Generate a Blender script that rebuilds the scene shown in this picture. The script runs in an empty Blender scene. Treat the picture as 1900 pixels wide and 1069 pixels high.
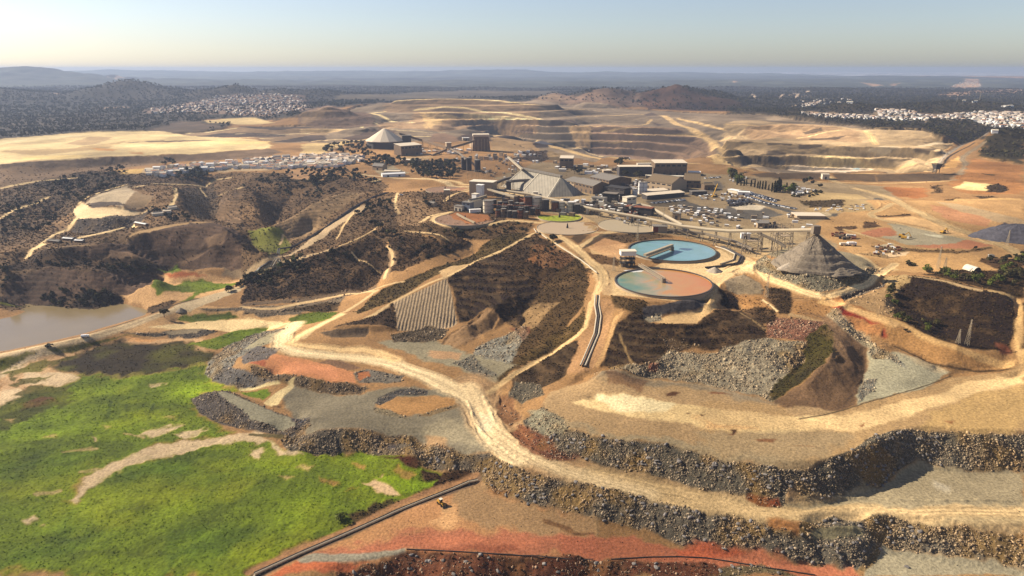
import bpy, math, random
import numpy as np
from mathutils import Vector, Matrix
random.seed(7); RNG = np.random.default_rng(11)
C = bpy.context.scene.collection
SC = bpy.context.scene
# ---------------------------------------------------------------- camera, world, sun
H = 200.0; FPX = 1267.0; PITCH = math.radians(17.79)
cam_d = bpy.data.cameras.new('camera'); cam = bpy.data.objects.new('camera', cam_d); C.objects.link(cam)
cam.location = (0, 0, H); cam.rotation_euler = (math.pi/2-PITCH, 0, 0)
cam_d.sensor_width = 36; cam_d.lens = 36*FPX/1900; cam_d.clip_start = 1; cam_d.clip_end = 200000
SC.camera = cam
SUN_EL = math.radians(33); SUN_TRAVEL = math.radians(-20)      # light travels to the right and a little towards the camera
sd = (math.cos(SUN_EL)*math.cos(SUN_TRAVEL), math.cos(SUN_EL)*math.sin(SUN_TRAVEL), -math.sin(SUN_EL))
sun_l = bpy.data.lights.new('sun', 'SUN'); sun_l.energy = 5.0; sun_l.angle = math.radians(0.5); sun_l.color = (1.0, 0.91, 0.78)
sun = bpy.data.objects.new('sun', sun_l); C.objects.link(sun)
sun.rotation_euler = Vector(sd).to_track_quat('-Z', 'Y').to_euler(); sun.location = (0, 0, 900)
w = bpy.data.worlds.new('World'); SC.world = w; w.use_nodes = True
nt = w.node_tree; bg = nt.nodes['Background']
sky = nt.nodes.new('ShaderNodeTexSky'); sky.sky_type = 'NISHITA'; sky.sun_disc = False
sky.sun_elevation = SUN_EL; sky.sun_rotation = math.atan2(-sd[0], -sd[1]); sky.altitude = 400
sky.air_density = 1.0; sky.dust_density = 1.0; sky.ozone_density = 2.0
hs = nt.nodes.new('ShaderNodeHueSaturation'); hs.inputs['Saturation'].default_value = .85; hs.inputs['Hue'].default_value = .508; nt.links.new(sky.outputs[0], hs.inputs['Color'])
tn = nt.nodes.new('ShaderNodeVectorMath'); tn.operation = 'MULTIPLY'; tn.inputs[1].default_value = (.98, .98, 1.05); nt.links.new(hs.outputs[0], tn.inputs[0]); nt.links.new(tn.outputs[0], bg.inputs[0]); bg.inputs[1].default_value = 0.060
SC.view_settings.view_transform = 'Standard'; SC.view_settings.look = 'None'
SC.view_settings.exposure = 1.10; SC.view_settings.gamma = 1
SC.cycles.use_denoising = True; SC.cycles.max_bounces = 5; SC.cycles.volume_bounces = 1
SC.cycles.diffuse_bounces = 2; SC.cycles.glossy_bounces = 2; SC.cycles.caustics_reflective = False
try:
    SC.cycles.denoising_prefilter = 'ACCURATE'; SC.cycles.denoiser = 'OPENIMAGEDENOISE'
except Exception: pass

# ---------------------------------------------------------------- reading positions: crops of the survey picture -> ground
CROPS = dict(p=(0,0,1), a1=(0,100,2.969), a2=(560,160,4.275), a3=(920,160,3.958), a4=(1350,120,3.449), b1=(0,400,3.393),
  b2=(450,340,3.341), b3=(780,300,4.455), b4=(1100,380,3.341), b5=(1500,350,4.6475), c1=(0,600,2.28), c2=(340,580,3.055),
  c3=(440,800,2.879), c4=(880,560,2.794), c5=(1300,560,3.143), c6=(1100,800,2.375))
def PX(crop, s):
    x0, y0, k = CROPS[crop]
    a = np.array([[float(q) for q in t.split(',')[:2]] for t in s.split()])
    return np.stack([x0+a[:, 0]/k, y0+a[:, 1]/k], 1)
def slopes(px):                      # -> s = x/D and q = drop per unit of forward distance
    xr = (px[:, 0]-950)/FPX; yu = -(px[:, 1]-534.5)/FPX
    fy = math.cos(PITCH)+yu*math.sin(PITCH); fz = -math.sin(PITCH)+yu*math.cos(PITCH)
    return xr/fy, -fz/fy
# ---------------------------------------------------------------- noise
_T = np.random.default_rng(5).random((256, 256)).astype(np.float32)
def vnoise(x, y):
    xi = np.floor(x).astype(np.int32); yi = np.floor(y).astype(np.int32)
    fx = (x-xi).astype(np.float32); fy = (y-yi).astype(np.float32)
    fx = fx*fx*(3-2*fx); fy = fy*fy*(3-2*fy)
    a = _T[xi & 255, yi & 255]; b = _T[(xi+1) & 255, yi & 255]; c = _T[xi & 255, (yi+1) & 255]; d = _T[(xi+1) & 255, (yi+1) & 255]
    return (a+(b-a)*fx)+((c+(d-c)*fx)-(a+(b-a)*fx))*fy
def fbm(x, y, wl, octv=3, gain=0.5, ox=0.0):
    r = 0; amp = 1; tot = 0
    for o in range(octv):
        f = 2.03**o/wl
        r = r+amp*vnoise(x*f+ox+17.3*o, y*f-ox*1.7+9.1*o); tot += amp; amp *= gain
    return r/tot*2-1
def ridged(x, y, wl, octv=3, ox=0.0):
    r = 0; amp = 1; tot = 0
    for o in range(octv):
        f = 2.03**o/wl
        r = r+amp*(1-np.abs(2*vnoise(x*f+ox+7.7*o, y*f+ox+3.3*o)-1)); tot += amp; amp *= 0.5
    return r/tot
# ---------------------------------------------------------------- ground heights: contour lines, relaxed between
QUAL = 1.0
SMAX = 1.06; DS = 0.0013/QUAL; D0, D1 = 235.0, 23800.0
t_ = np.linspace(0, 1, int(1780*QUAL)); LN0, LN1 = math.log(D0), math.log(D1)
gs = np.arange(-SMAX, SMAX+DS/2, DS).astype(np.float64)
gl = LN0+(LN1-LN0)*(0.86*t_+0.14*t_**3)         # rows are denser near the camera
NS, NL = len(gs), len(gl)
CS, CL = 620, 1150                              # relaxation grid
cs = np.linspace(-SMAX, SMAX, CS); cl = np.linspace(LN0, LN1, CL)
LINES = []
def L(crop, z, s, D=None):
    px = PX(crop, s); n = len(px); sl, q = slopes(px)
    if D is None:
        z = np.array(z, float) if np.ndim(z) else np.full(n, float(z))
        if len(z) != n: z = np.interp(np.linspace(0, 1, n), np.linspace(0, 1, len(z)), z)
        Dd = (H-z)/np.maximum(q, 1e-4)
    else:
        Dd = np.interp(np.linspace(0, 1, n), np.linspace(0, 1, np.size(D)), np.atleast_1d(D)).astype(float); z = H-q*Dd
    LINES.append((sl, np.log(Dd), z)); return sl, Dd, z
def LB(line, k, z):                             # a hidden line behind another one, k times as far away
    sl, Dd, _ = line; z = np.full(len(sl), float(z)) if not np.ndim(z) else np.interp(np.linspace(0,1,len(sl)), np.linspace(0,1,len(z)), z)
    LINES.append((sl, np.log(Dd*k), z))
def LS(pts):                                    # (s, D, z)
    a = np.array(pts, float); LINES.append((a[:, 0], np.log(a[:, 1]), a[:, 2]))
# frame of the map
LS([(-1.06,236,-64),(-.5,236,-64),(0,236,-68),(.5,236,-68),(1.06,236,-66)])
LS([(-1.06,23500,110),(0,23500,110),(1.06,23500,80)])
LS([(-1.06,300,-62),(-1.06,520,-60),(-1.06,760,-40),(-1.06,1100,-10),(-1.06,1500,0),(-1.06,2300,10),(-1.06,5000,20)])
LS([(1.06,300,-62),(1.06,420,-44),(1.06,600,-22),(1.06,900,5),(1.06,1500,12),(1.06,2300,25),(1.06,5000,20)])
# red flat, lowest bank
L('c3',-60,"1300,290 1450,350 1580,385 1700,410 1880,470"); L('c6',-60,"0,390 270,430 400,495 550,510 720,525 860,550 1050,585 1180,612 1232,560 1268,515")
L('c3',-60,"60,774 600,560 1290,265"); L('c3',-61.5,"0,740 500,540 1240,250")
L('c3',-60,"200,760 900,640 1400,655 1900,685"); L('c6',-60,"0,570 500,550 900,620"); L('c3',[-66,-64,-67],"560,800 1200,780 1900,790")
L('c3',-60,"500,690 900,500 1300,400 1500,500 1900,560")
L('c6',-60,"1285,505 1450,530 1700,560 1900,605 2200,660"); L('c6',-60,"1300,640 1600,640 2000,700")
L('c2',[-46,-46,-46,-45,-45],"580,700 700,690 900,680 1100,690 1280,690 1330,740 1600,790 1740,790"); L('c3',-45,"1400,160 1500,200 1700,255 1900,290")
L('c6',-45,"0,250 200,290 350,335 500,375 650,395 800,430 905,452")
L('c6',-45,"905,452 912,398 1050,388 1180,384 1230,378"); L('c6',-53,"952,436 1170,420 1200,455 1100,475 960,475"); L('c6',-52,"950,490 1100,500 1215,478")
L('c6',-45,"1240,372 1300,370 1450,395 1700,450 1850,460 1900,470 2200,520")
L('c2',[-60,-60,-60,-60,-59,-59,-60],"600,770 690,790 850,812 960,792 1280,790 1400,870 1620,905 1700,935")
# road terrace and second bank
L('c4',-46,"110,480 150,560 200,660 380,800 540,810 740,860 930,900 1100,940 1230,975 1420,1000 1560,1040"); L('c6',-47,"850,305 1000,300 1130,290 1250,240 1380,140 1450,130 1560,160 1700,160 1900,160 2200,165")
L('c4',[-37,-36,-34,-31,-29,-28],"560,415 500,430 380,480 355,540 400,600 450,640 600,706 740,716 870,735 1010,750 1180,790 1300,826 1440,848 1600,865")
L('c5',-28,"450,965 620,975 780,945 900,880 960,815 1020,780 1150,750 1300,760 1500,765 1750,768 1890,775 2200,780")
L('c6',[-46,-46,-46],"0,200 500,300 900,360 1300,340 1900,360")
L('c4',[-46,-46],"0,560 80,720 300,850 700,940 1400,1055")
# upper bench
L('c4',[-35,-30,-28],"600,500 900,600 1400,700 1800,740"); L('c5',-28,"0,620 600,750 1200,620 1600,500 1900,420"); L('c5',-28,"900,900 1400,700 1900,600")
L('c4',[-33,-30,-29,-28,-28],"600,372 950,390 1250,440 1420,470 1530,525")
L('c5',-28,"390,590 600,680 740,655 900,605 1200,520 1460,430 1600,400 1830,385")
# rubble field and scrub slopes under the tanks
L('c4',[-24,-21,-20,-16,-14,-14],"640,350 900,330 1010,262 1250,250 1400,235 1500,190 1560,180 1690,215"); L('c4',[-26,-26],"1700,330 1540,500")
L('b4',[1.4,1.4,1.4,1.4,1.4],"120,550 240,590 350,602 550,604 700,590 770,540"); L('b4',[1,1,1],"150,520 450,580 720,520"); L('b4',[-8,-8,-8],"320,700 450,690 640,672 715,630")
L('b4',[-8,-8,-8],"335,735 470,742 640,738 790,655"); L('b4',[-1,-4],"160,640 300,680"); L('b4',[-22,-22],"180,990 440,930")
L('b4',[-2,-6,-12],"760,500 790,620 860,665"); L('b4',[-12,-10,-8],"900,650 1060,720 1230,700"); L('b4',[-1,-1,-2],"880,430 1000,450 1240,560 1300,600"); L('b4',-6,"900,560 1040,640")
L('b4',[-24,-22],"20,1030 180,1010")
# tank pads and loop road
L('b4',0,"120,440 120,560 60,560 0,480"); L('b4',1,"200,250 480,220 780,270 960,340 860,450 760,520"); L('b4',1,"0,280 180,380")
L('b4',[1,2,2,1,0,1,2],"760,430 990,340 1050,430 1200,490 1350,545 1440,572 1600,530 1770,450 1870,380")
L('b4',2,"1010,392 1150,455 1300,522 1410,545 1560,512 1740,432"); L('b4',11,"1000,345 1070,330 1130,378 1310,430 1470,430 1640,412 1775,400"); L('b4',8,"1100,290 1600,330 1740,380")
# right: brown spur, ravine, grey wedge, scrub hill
L('c5',[-6,-9,-12,-19,-26],"560,60 700,95 790,190 760,320 640,470 570,560"); L('c5',[-18,-27,-28],"1000,260 975,300 940,450 910,600")
L('c5',[-12,-20,-22],"860,130 960,200 1040,270"); L('c5',-27,"1060,285 1250,330 1450,430"); L('c5',-28,"1000,560 1300,480")
L('c5',[-3,-6,-11,-17,-25],"760,10 1050,100 1300,205 1560,305 1830,370"); L('c5',[-8,-16,-23,-27],"1000,190 1150,240 1350,360 1600,400")
L('b4',[-1,-4,-6],"1440,572 1560,640 1870,745"); L('c5',[-15,-14],"1400,150 1500,270"); L('c5',[-8,-10],"1100,30 1400,50"); L('c5',[-16,-16,-20],"1600,230 1750,290 1800,300")
L('c5',[-5,-12,-26],"1835,0 1860,280 1880,350"); L('b5',[-2,2,6,6,3,-3],"650,1000 700,820 850,770 1200,790 1500,880 1790,960 1790,1060"); L('b5',[1,-1],"1000,900 1500,1000")
L('b5',[1,1,3],"280,990 620,830 760,760"); L('b4',[-7,-5],"1560,610 1800,520")
L('b5',[2,3,4,5],"500,700 900,720 1400,720 1859,740"); L('b5',[4,5,6],"0,400 600,400 1300,380 1859,560"); L('b5',[4,4,5],"400,560 900,560 1600,540"); L('b5',[6,7,8],"0,150 600,180 1000,180 1859,250")
L('b5',[8,10],"1000,150 1859,120"); L('p',[-10,-8],"1900,640 2100,640"); L('p',[4,4],"1900,560 2100,560")
# plant level
L('b3',[0,0,1,2],"0,700 300,640 900,590 1300,700"); L('b3',[1,2,3],"0,520 300,520 900,490 1400,440 1871,560"); L('b3',[6,6,5,4],"0,330 300,320 700,340 1100,420 1500,420")
L('a3',[6,6,6,6],"0,900 600,900 1100,950 1700,950"); L('a3',[7,7,8],"0,700 700,640 1400,720 1900,760"); L('a3',[6,6],"500,800 1300,820")
L('b4',[3,3,4],"0,120 700,170 1200,140 1800,80"); L('b4',[1,1],"1000,290 950,240"); L('b4',[3,4],"500,100 1300,100")
L('b3',[1,0,-1,-2],"1450,1060 1440,940 1250,780 1100,690"); L('b3',[1,1],"1871,700 1350,720")
L('a4',[8,9,9],"0,780 500,830 1000,900")
# railway embankment and right pit
L('a4',[11,12,12,12,12],"0,655 300,692 600,692 1000,700 1300,685"); L('a4',[12,13,14],"1330,650 1450,540 1600,470")
L('a4',[5,4,5,6],"150,735 600,745 950,750 1460,735"); L('a4',[9,10,14],"1480,700 1600,600 1800,560")
L('a4',[10,12],"1550,800 1897,760"); L('a4',[9,9],"1200,950 1850,980")
L('a4',[-22,-24,-22,-4],"100,640 450,668 900,675 1200,650"); LS([(.33,1440,-26),(.5,1440,-26),(.6,1440,-20)])
L('a4',0,"0,530 300,560 600,575 900,600 1200,610",D=[1680,1650,1600]); L('a4',0,"0,470 300,480 700,500 1100,510 1350,540",D=[1850,1750,1600])
L('a4',0,"150,385 450,380 750,405 1250,420 1400,460",D=[2200,2050,1780]); L('a4',[20,24],"1450,440 1650,440"); L('a4',0,"1650,430 1897,420",D=[1750,1750])
# front road of the great pit, pit walls
fr = L('a3',[12,9,8,8,9],"0,350 200,385 380,410 700,490 980,535 1200,550"); LB(fr, 1.07, -38); LB(fr, 1.22, -70); L('a3',[9,9,10],"1200,550 1500,565 1900,600")
L('a3',[6,6],"0,450 500,560 1200,590 1900,640"); L('a3',[-14,-14],"180,540 360,560"); L('a3',[4,4],"120,470 230,450 380,470")
L('a3',0,"0,345 400,400 690,480 980,525",D=[2420,2380,2330]); L('a3',0,"0,225 300,238 590,262",D=[2650,2600]); L('a3',0,"0,100 300,115 450,130",D=[2950,2900])
L('a3',0,"690,290 900,290 1350,320",D=[2640,2450]); L('a3',0,"590,205 900,215 1230,210",D=[2850,2850]); L('a3',0,"690,480 980,510 1250,540 1500,545",D=[2380,2300,2000])
L('a3',0,"1250,215 1600,385 1700,450",D=[2850,2250,2000]); L('a3',0,"1400,235 1860,290",D=[2750,2350]); L('a3',0,"1250,190 1900,210",D=[3000,2700])
L('a2',0,"740,110 1100,95 1600,108 1880,138",D=[2950,2950]); L('a2',0,"640,195 900,195 1300,215 1881,255",D=[2730,2640]); L('a2',0,"700,290 1100,300 1500,370",D=[2500,2450,2380])
L('a2',[14,14,12],"330,400 640,330 850,350 1200,360 1881,430"); L('a2',0,"0,215 200,158 330,175 380,200",D=[2400,2500]); L('a2',0,"0,310 250,330 550,320",D=[2200,2200])
L('a2',[12,10],"0,420 450,450"); L('a2',[9,9],"200,560 900,560 1500,560"); L('a2',[6,5],"600,720 1300,760"); L('a2',[10,8],"1000,450 1500,530"); L('a2',[-2,-4,-4],"300,880 1000,800 1300,800")
# tailings plateau at left, town plain
L('a1',[20,20,18,16,14],"0,610 300,580 700,562 1100,548 1500,520"); L('a1',[4,2,2,6,8],"0,700 300,650 600,620 1000,590 1450,570"); L('a1',[22,20,18],"0,470 500,432 880,425 1400,440")
L('a1',[21,19],"0,530 1200,490"); L('a1',[8,10,12],"0,440 500,400 900,400"); L('a1',[10,10,12],"0,380 700,370 1100,380"); L('a1',[24,26,26],"1100,375 1400,352 1520,378"); L('a1',[14,14],"1000,440 1800,430")
L('a1',[16,30],"800,340 1400,340"); L('a1',0,"1100,270 1400,230 1700,220",D=[3900,4000])
# left hills
L('b1',[-50,-44,-34,-29,-26,-25,-29,-42],"-60,560 9,485 150,375 330,332 600,342 900,362 1000,392 1010,420"); L('b1',[-57,-58,-58,-57,-56,-53],"-60,545 0,550 300,582 600,602 770,535 960,440 1120,360")
L('b1',[-10,-12,-8,-3,0,-8,-28,-38],"260,215 590,190 980,95 1340,45 1500,100 1650,200 1690,240 1700,260")
L('b1',[-27,-30,-37,-38,-39,-40],"500,290 700,300 1000,315 1200,335 1400,335 1690,260"); L('b1',[-20,-27],"760,205 900,270"); L('b1',[-6,-21],"1400,100 1280,220"); L('b1',[-24,-27,-24],"700,208 1000,212 1600,215")
L('b1',[-16,-12,-10],"0,240 300,160 560,130 780,70"); L('b1',[-24,-26],"0,330 180,270")
L('a1',[-10,-8,-6],"430,910 560,905 720,890 840,840"); L('a1',[-24,-26,-20],"385,985 520,1000 680,980 830,880"); L('a1',[-4,-4],"490,830 680,830"); L('a1',[2,2],"520,790 740,740 860,800")
L('a1',[-16,-14,-8],"0,900 150,830 270,790"); L('a1',[-6,-4],"0,760 400,700"); L('a1',[0,1,2],"700,720 950,730 980,800"); L('a1',[-24,-22],"200,900 350,860"); L('a1',[4,5,6],"800,640 1200,610 1880,600")
L('a1',[-28,-34,-38],"1130,740 1180,880 1200,950"); L('a1',[-4,-4,-8],"1200,800 1370,740 1450,860"); L('a1',[-20,-18],"1230,940 1440,940"); L('a1',[-30,-36],"1600,800 1480,960"); L('a1',[-16,-8,-2,0],"1480,960 1620,890 1760,810 1900,765")
L('a1',[-2,0],"1480,680 1880,720"); L('b1',[-44,-40,-38],"1560,150 1720,110 1800,90")
# valley, dam road, ridges in the middle
L('b1',[-58,-58],"930,610 800,560"); L('b1',-59,"-100,700 400,650 850,620"); L('b1',[-59,-58.5],"-60,850 0,852 500,745 900,630")
L('b1',[-51,-51,-50,-49,-48],"-60,890 0,882 500,770 900,640 1170,570 1500,455"); L('b1',[-54,-53,-52],"960,490 1100,430 1500,420"); L('b1',[-53,-52],"1050,350 1320,365")
L('b1',[-59,-59,-57],"0,960 500,850 1000,760 1400,760"); L('b1',[-57,-56,-55],"1100,670 1400,640 1800,680"); L('b1',[-50,-50],"1230,590 1700,610")
L('b2',[-47,-40,-27,-10,-2,0],"60,580 230,450 450,325 680,165 800,100 960,55"); L('b2',[-30,-20,-6],"170,290 400,170 620,60"); L('b2',[-36,-30],"250,370 430,290"); L('b2',[-42,-30],"60,400 160,420")
L('b2',[-44,-40,-30,-20,-12,-5,-3],"0,600 100,560 300,500 500,430 660,380 800,300 930,255"); L('b2',[-49,-48,-46,-44,-43],"0,750 350,715 650,665 850,615 900,560"); L('b2',[-50,-49,-48,-47,-46],"0,775 350,740 560,700 700,682 830,662")
L('b2',[-20,-10,-5],"580,360 720,180 900,110"); L('b2',[-18,-10],"900,520 930,330"); L('b2',[-30,-26],"700,480 850,560")
L('b2',[-42,-34,-24,-14,-8],"880,600 1000,530 1300,430 1430,380 1700,330"); L('b2',[-14,-16],"1000,420 1250,400"); L('b2',[-7,-5,-3],"940,290 1180,330 1420,360 1690,310")
L('b2',[0,-5,-9,-13,-31,-39,-43],"1790,330 1600,425 1430,505 1270,575 930,740 700,825 350,955"); L('b2',[-13,-17,-34,-46],"1440,440 1200,530 860,680 690,800"); L('b2',[-53,-52],"290,850 560,790"); L('b2',[-46,-44],"210,1000 600,810")
L('b2',[-43,-42,-41,-40],"560,950 960,920 1130,905 1290,895 1330,868"); L('b2',[-42,-43],"500,985 900,985 1250,1000"); L('b2',[-37,-36],"560,885 780,880 900,880")
L('b2',[-5,-3,-2],"1600,425 1870,520 1871,420"); L('b2',[-40,-38],"1400,860 1500,940"); L('c2',[-43,-42,-42],"1100,200 1400,225 1540,320 1700,420")
L('b2',[-42,-36,-29,-23,-17],"1240,1000 1340,910 1450,835 1560,775 1700,690"); L('b2',[-42,-40,-37],"1450,960 1560,905 1650,840"); L('p',[-6,-22,-34,-41],"1010,470 1000,545 960,595 935,640")
L('p',[-2,-6,-14,-30,-42],"1075,480 1092,520 1086,560 1045,620 925,712"); L('c4',[-6,-18,-36,-44],"610,0 585,140 400,265 75,470"); L('c4',[-2,-14,-31,-33],"700,0 680,100 570,350 520,380")
L('c4',[-40,-44],"180,460 260,560"); L('c4',[-36,-42],"480,350 200,400"); L('c4',[-8,-22,-30],"730,80 700,250 640,340")
# hairpin, grey platform, tongue
L('c2',[-43,-43,-44,-44,-45],"530,200 700,190 1100,260 1400,400 1600,520 1740,720"); L('c2',[-45,-44,-43,-43],"370,280 540,240 760,270 960,330"); L('c2',[-43,-42.5,-42.5],"370,292 600,352 830,392 980,408")
L('c2',[-49,-50,-49],"385,345 570,405 720,440 860,465 1010,450"); L('c2',[-47,-46,-46],"700,600 1000,560 1300,650 1600,640"); L('c2',[-47,-45],"1100,500 1500,450")
L('c2',[-60,-60,-60,-60,-60],"480,92 250,190 150,270 125,350 180,395 290,420"); L('c2',[-50,-51,-52,-54],"520,120 330,215 225,290 215,340 300,390"); L('c2',[-49,-48],"300,260 520,180"); L('c2',[-58,-56],"320,430 540,400")
L('c2',[-61,-61,-61,-60.5,-59],"40,490 95,565 200,625 400,668 560,700 650,700"); L('c2',[-55,-55,-54,-54,-53,-53,-54],"180,450 250,530 370,600 480,640 570,675 640,645 620,600 440,530 250,452 180,450")
L('c2',-59,"100,440 260,432 420,500 560,560"); L('c2',[-52,-50],"500,530 640,420"); L('c2',[-55,-50],"650,600 720,560")
# green basin
L('c1',-61,"0,560 600,560 1100,540"); L('c1',-62,"0,900 600,900 1100,850"); L('c1',-61,"0,350 400,320 850,250"); L('c1',-60,"0,210 300,150 800,90"); L('c1',[-62,-61],"500,700 1300,700"); L('c1',-60,"1000,480 1250,560")
# far plain, hills and skyline
L('p',12,"-300,235 0,225 400,222"); L('p',[14,14],"-300,200 200,196 560,196")
r = L('a1',0,"-900,190 0,190 480,235",D=[4300,4300]);
r = L('a1',0,"480,225 620,172 700,145 790,160 900,190 1050,200 1130,212",D=4700); LB(r,1.15,20); LB(r,.9,12)
r = L('a1',0,"1130,205 1290,172 1400,195 1500,205 1700,195 1850,212",D=4500); LB(r,1.15,20); LB(r,.9,12)
r = L('a1',0,"-1500,100 -600,80 0,80 100,70 250,90 380,115 500,150 640,195",D=9500); LB(r,1.25,20); LB(r,.84,40)
r = L('p',0,"-700,135 0,136 115,133 200,130 300,131 380,132 430,134 520,131 640,132",D=17000); LB(r,1.12,60); LB(r,.88,60)
r = L('p',0,"640,132 700,131 760,131 860,129 960,130 1050,133 1200,134 1350,136 1500,138",D=18000); LB(r,1.1,60); LB(r,.86,50)
r = L('p',0,"1380,150 1480,146 1530,147 1620,141 1720,143 1850,143 1900,145 2500,142",D=13000); LB(r,1.2,40); LB(r,.88,40)
r = L('p',0,"560,156 640,150 740,153 830,149 930,155 1050,152 1150,156 1300,150 1400,156",D=10000); LB(r,1.15,20); LB(r,.9,30); LB(r,.93,24)
r = L('p',0,"880,181 960,175 1050,178",D=5200); LB(r,1.25,10)
r = L('a3',0,"150,120 280,92 450,52 580,90 640,110",D=4000); LB(r,1.2,15)
r = L('a3',0,"560,95 700,45 830,15 1000,38 1080,60",D=3850); LB(r,1.2,15)
r = L('a3',0,"1080,60 1200,15 1290,-4 1340,-6 1500,22 1650,85 1750,130 1850,150",D=3720); LB(r,1.2,20)
L('p',20,"980,200 1100,195 1400,205 1500,200")
r = L('a4',0,"300,200 500,148 700,155 850,185",D=[5600,5600]); LB(r,1.2,20)
r = L('a4',0,"560,300 680,262 770,250 870,254 960,285",D=[2900,2800]); LB(r,1.12,25)
r = L('a4',0,"980,285 1080,262 1250,250 1400,240 1600,238 1750,262 1850,285 1950,300",D=[3100,2900]); LB(r,1.15,25)
L('a4',[36,34,36],"470,320 900,330 1300,330 1890,330"); L('a4',[30,26],"500,370 1200,390 1890,410"); L('a4',[44,46],"950,290 1180,310")
L('p',[20,15,15],"560,176 900,170 1500,165 2000,160"); L('p',20,"1400,180 2100,178")
# ---------------------------------------------------------------- solve
def relax():
    lv = [(CS, CL)]
    while min(lv[-1]) > 24: lv.append((lv[-1][0]//2, lv[-1][1]//2))
    Z = None
    for (a, b) in lv[::-1]:
        acc = np.zeros((b, a)); cnt = np.zeros((b, a))
        for sl, ll, z in LINES:
            for i in range(len(sl)-1):
                n = int(max(abs(sl[i+1]-sl[i])/(2*SMAX)*a, abs(ll[i+1]-ll[i])/(LN1-LN0)*b)*1.6)+2
                k = np.linspace(0, 1, n)
                D = np.exp(ll[i])*(1-k)+np.exp(ll[i+1])*k
                X = (np.exp(ll[i])*sl[i]*(1-k)+np.exp(ll[i+1])*sl[i+1]*k)/D
                ix = np.rint((X+SMAX)/(2*SMAX)*(a-1)).astype(int); iy = np.rint((np.log(D)-LN0)/(LN1-LN0)*(b-1)).astype(int)
                m = (ix >= 0) & (ix < a) & (iy >= 0) & (iy < b)
                np.add.at(acc, (iy[m], ix[m]), (z[i]*(1-k)+z[i+1]*k)[m]); np.add.at(cnt, (iy[m], ix[m]), 1)
        fix = cnt > 0; val = acc/np.maximum(cnt, 1)
        if Z is None: Z = np.full((b, a), float(val[fix].mean()))
        else:
            yy = np.linspace(0, Z.shape[0]-1, b); xx = np.linspace(0, Z.shape[1]-1, a)
            Z = bil(Z, yy[:, None]+0*xx, xx[None]+0*yy[:, None])
        Z[fix] = val[fix]
        ax = (2*SMAX/a)**-2; ay = ((LN1-LN0)/b)**-2; den = 2*(ax+ay)
        for it in range(260 if a < 300 else 150):
            P = np.pad(Z, 1, mode='edge')
            N = (ax*(P[1:-1, :-2]+P[1:-1, 2:])+ay*(P[:-2, 1:-1]+P[2:, 1:-1]))/den
            Z = Z+1.0*(N-Z) if a < 60 else Z+1.0*(N-Z); Z[fix] = val[fix]
    dsc = 2*SMAX/(CS-1); dlc = (LN1-LN0)/(CL-1); De = np.exp(cl)[:, None]; near = De < 1500
    for k in range(45):                         # no face steeper than loose rock lies
        sl_ = np.hypot(np.gradient(Z, axis=1)/(dsc*De), np.gradient(Z, axis=0)/(dlc*De)); P = np.pad((sl_ > .78).astype(float), 2, mode='edge'); m = np.clip((P[:-4, 2:-2]+P[4:, 2:-2]+P[2:-2, :-4]+P[2:-2, 4:]+P[2:-2, 2:-2]*2)/3, 0, 1)*near
        P = np.pad(Z, 2, mode='edge'); B = (P[:-4, 2:-2]+P[4:, 2:-2]+P[2:-2, :-4]+P[2:-2, 4:]+P[1:-3, 2:-2]+P[3:-1, 2:-2]+P[2:-2, 1:-3]+P[2:-2, 3:-1])/8; Z = Z+(B-Z)*m*.7
    P = np.pad(Z, 1, mode='edge')              # soften the creases a little
    return Z*0.5+0.125*(P[1:-1, :-2]+P[1:-1, 2:]+P[:-2, 1:-1]+P[2:, 1:-1])
def bil(Z, y, x):
    y = np.clip(y, 0, Z.shape[0]-1.001); x = np.clip(x, 0, Z.shape[1]-1.001)
    yi = y.astype(int); xi = x.astype(int); fy = y-yi; fx = x-xi
    return (Z[yi, xi]*(1-fx)+Z[yi, xi+1]*fx)*(1-fy)+(Z[yi+1, xi]*(1-fx)+Z[yi+1, xi+1]*fx)*fy
ZC = relax()
GL, GS = np.meshgrid(gl, gs, indexing='ij')
GD = np.exp(GL); GX = GS*GD; GY = GD
ZG = bil(ZC, (GL-LN0)/(LN1-LN0)*(CL-1), (GS+SMAX)/(2*SMAX)*(CS-1)).astype(np.float32)
GX = GX.astype(np.float32); GY = GY.astype(np.float32); GDf = GD.astype(np.float32)
for hx, hy, hD, hs in ((238,149,4700,330),(310,161,4800,260),(195,158,4700,250),(436,156,4500,230),(380,163,4600,210),(520,165,4500,260),(600,167,4600,260),(1130,164,3850,230),(1256,157,3720,205),(1305,168,3800,220),(1195,172,3750,150),(1030,174,4000,180),(1345,184,3700,200),(40,124,9500,800),(90,131,9300,650),(160,142,9000,650),(-80,130,9500,900),(640,149,9600,520),(760,150,9300,420),(830,147,9800,500),(980,151,9500,600),(1120,152,9600,420),(1290,149,9500,600),(1420,150,9700,500),(1560,147,10500,600),(1740,146,10500,700),(330,146,9800,600),(470,148,9500,500)):
    s_, q_ = slopes(np.array([[hx, hy]], float)); zc_ = H-q_[0]*hD; rr_ = np.hypot(GX-s_[0]*hD, (GY-hD)*.8)*(1+.18*np.sin(GX/97)+.12*np.sin(GY/71)); ZG = np.maximum(ZG, (12+(zc_-12)*np.exp(-(rr_/hs)**1.5)).astype(np.float32)*(rr_ < hs*3)+(ZG-50)*(rr_ >= hs*3)).astype(np.float32)
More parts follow.
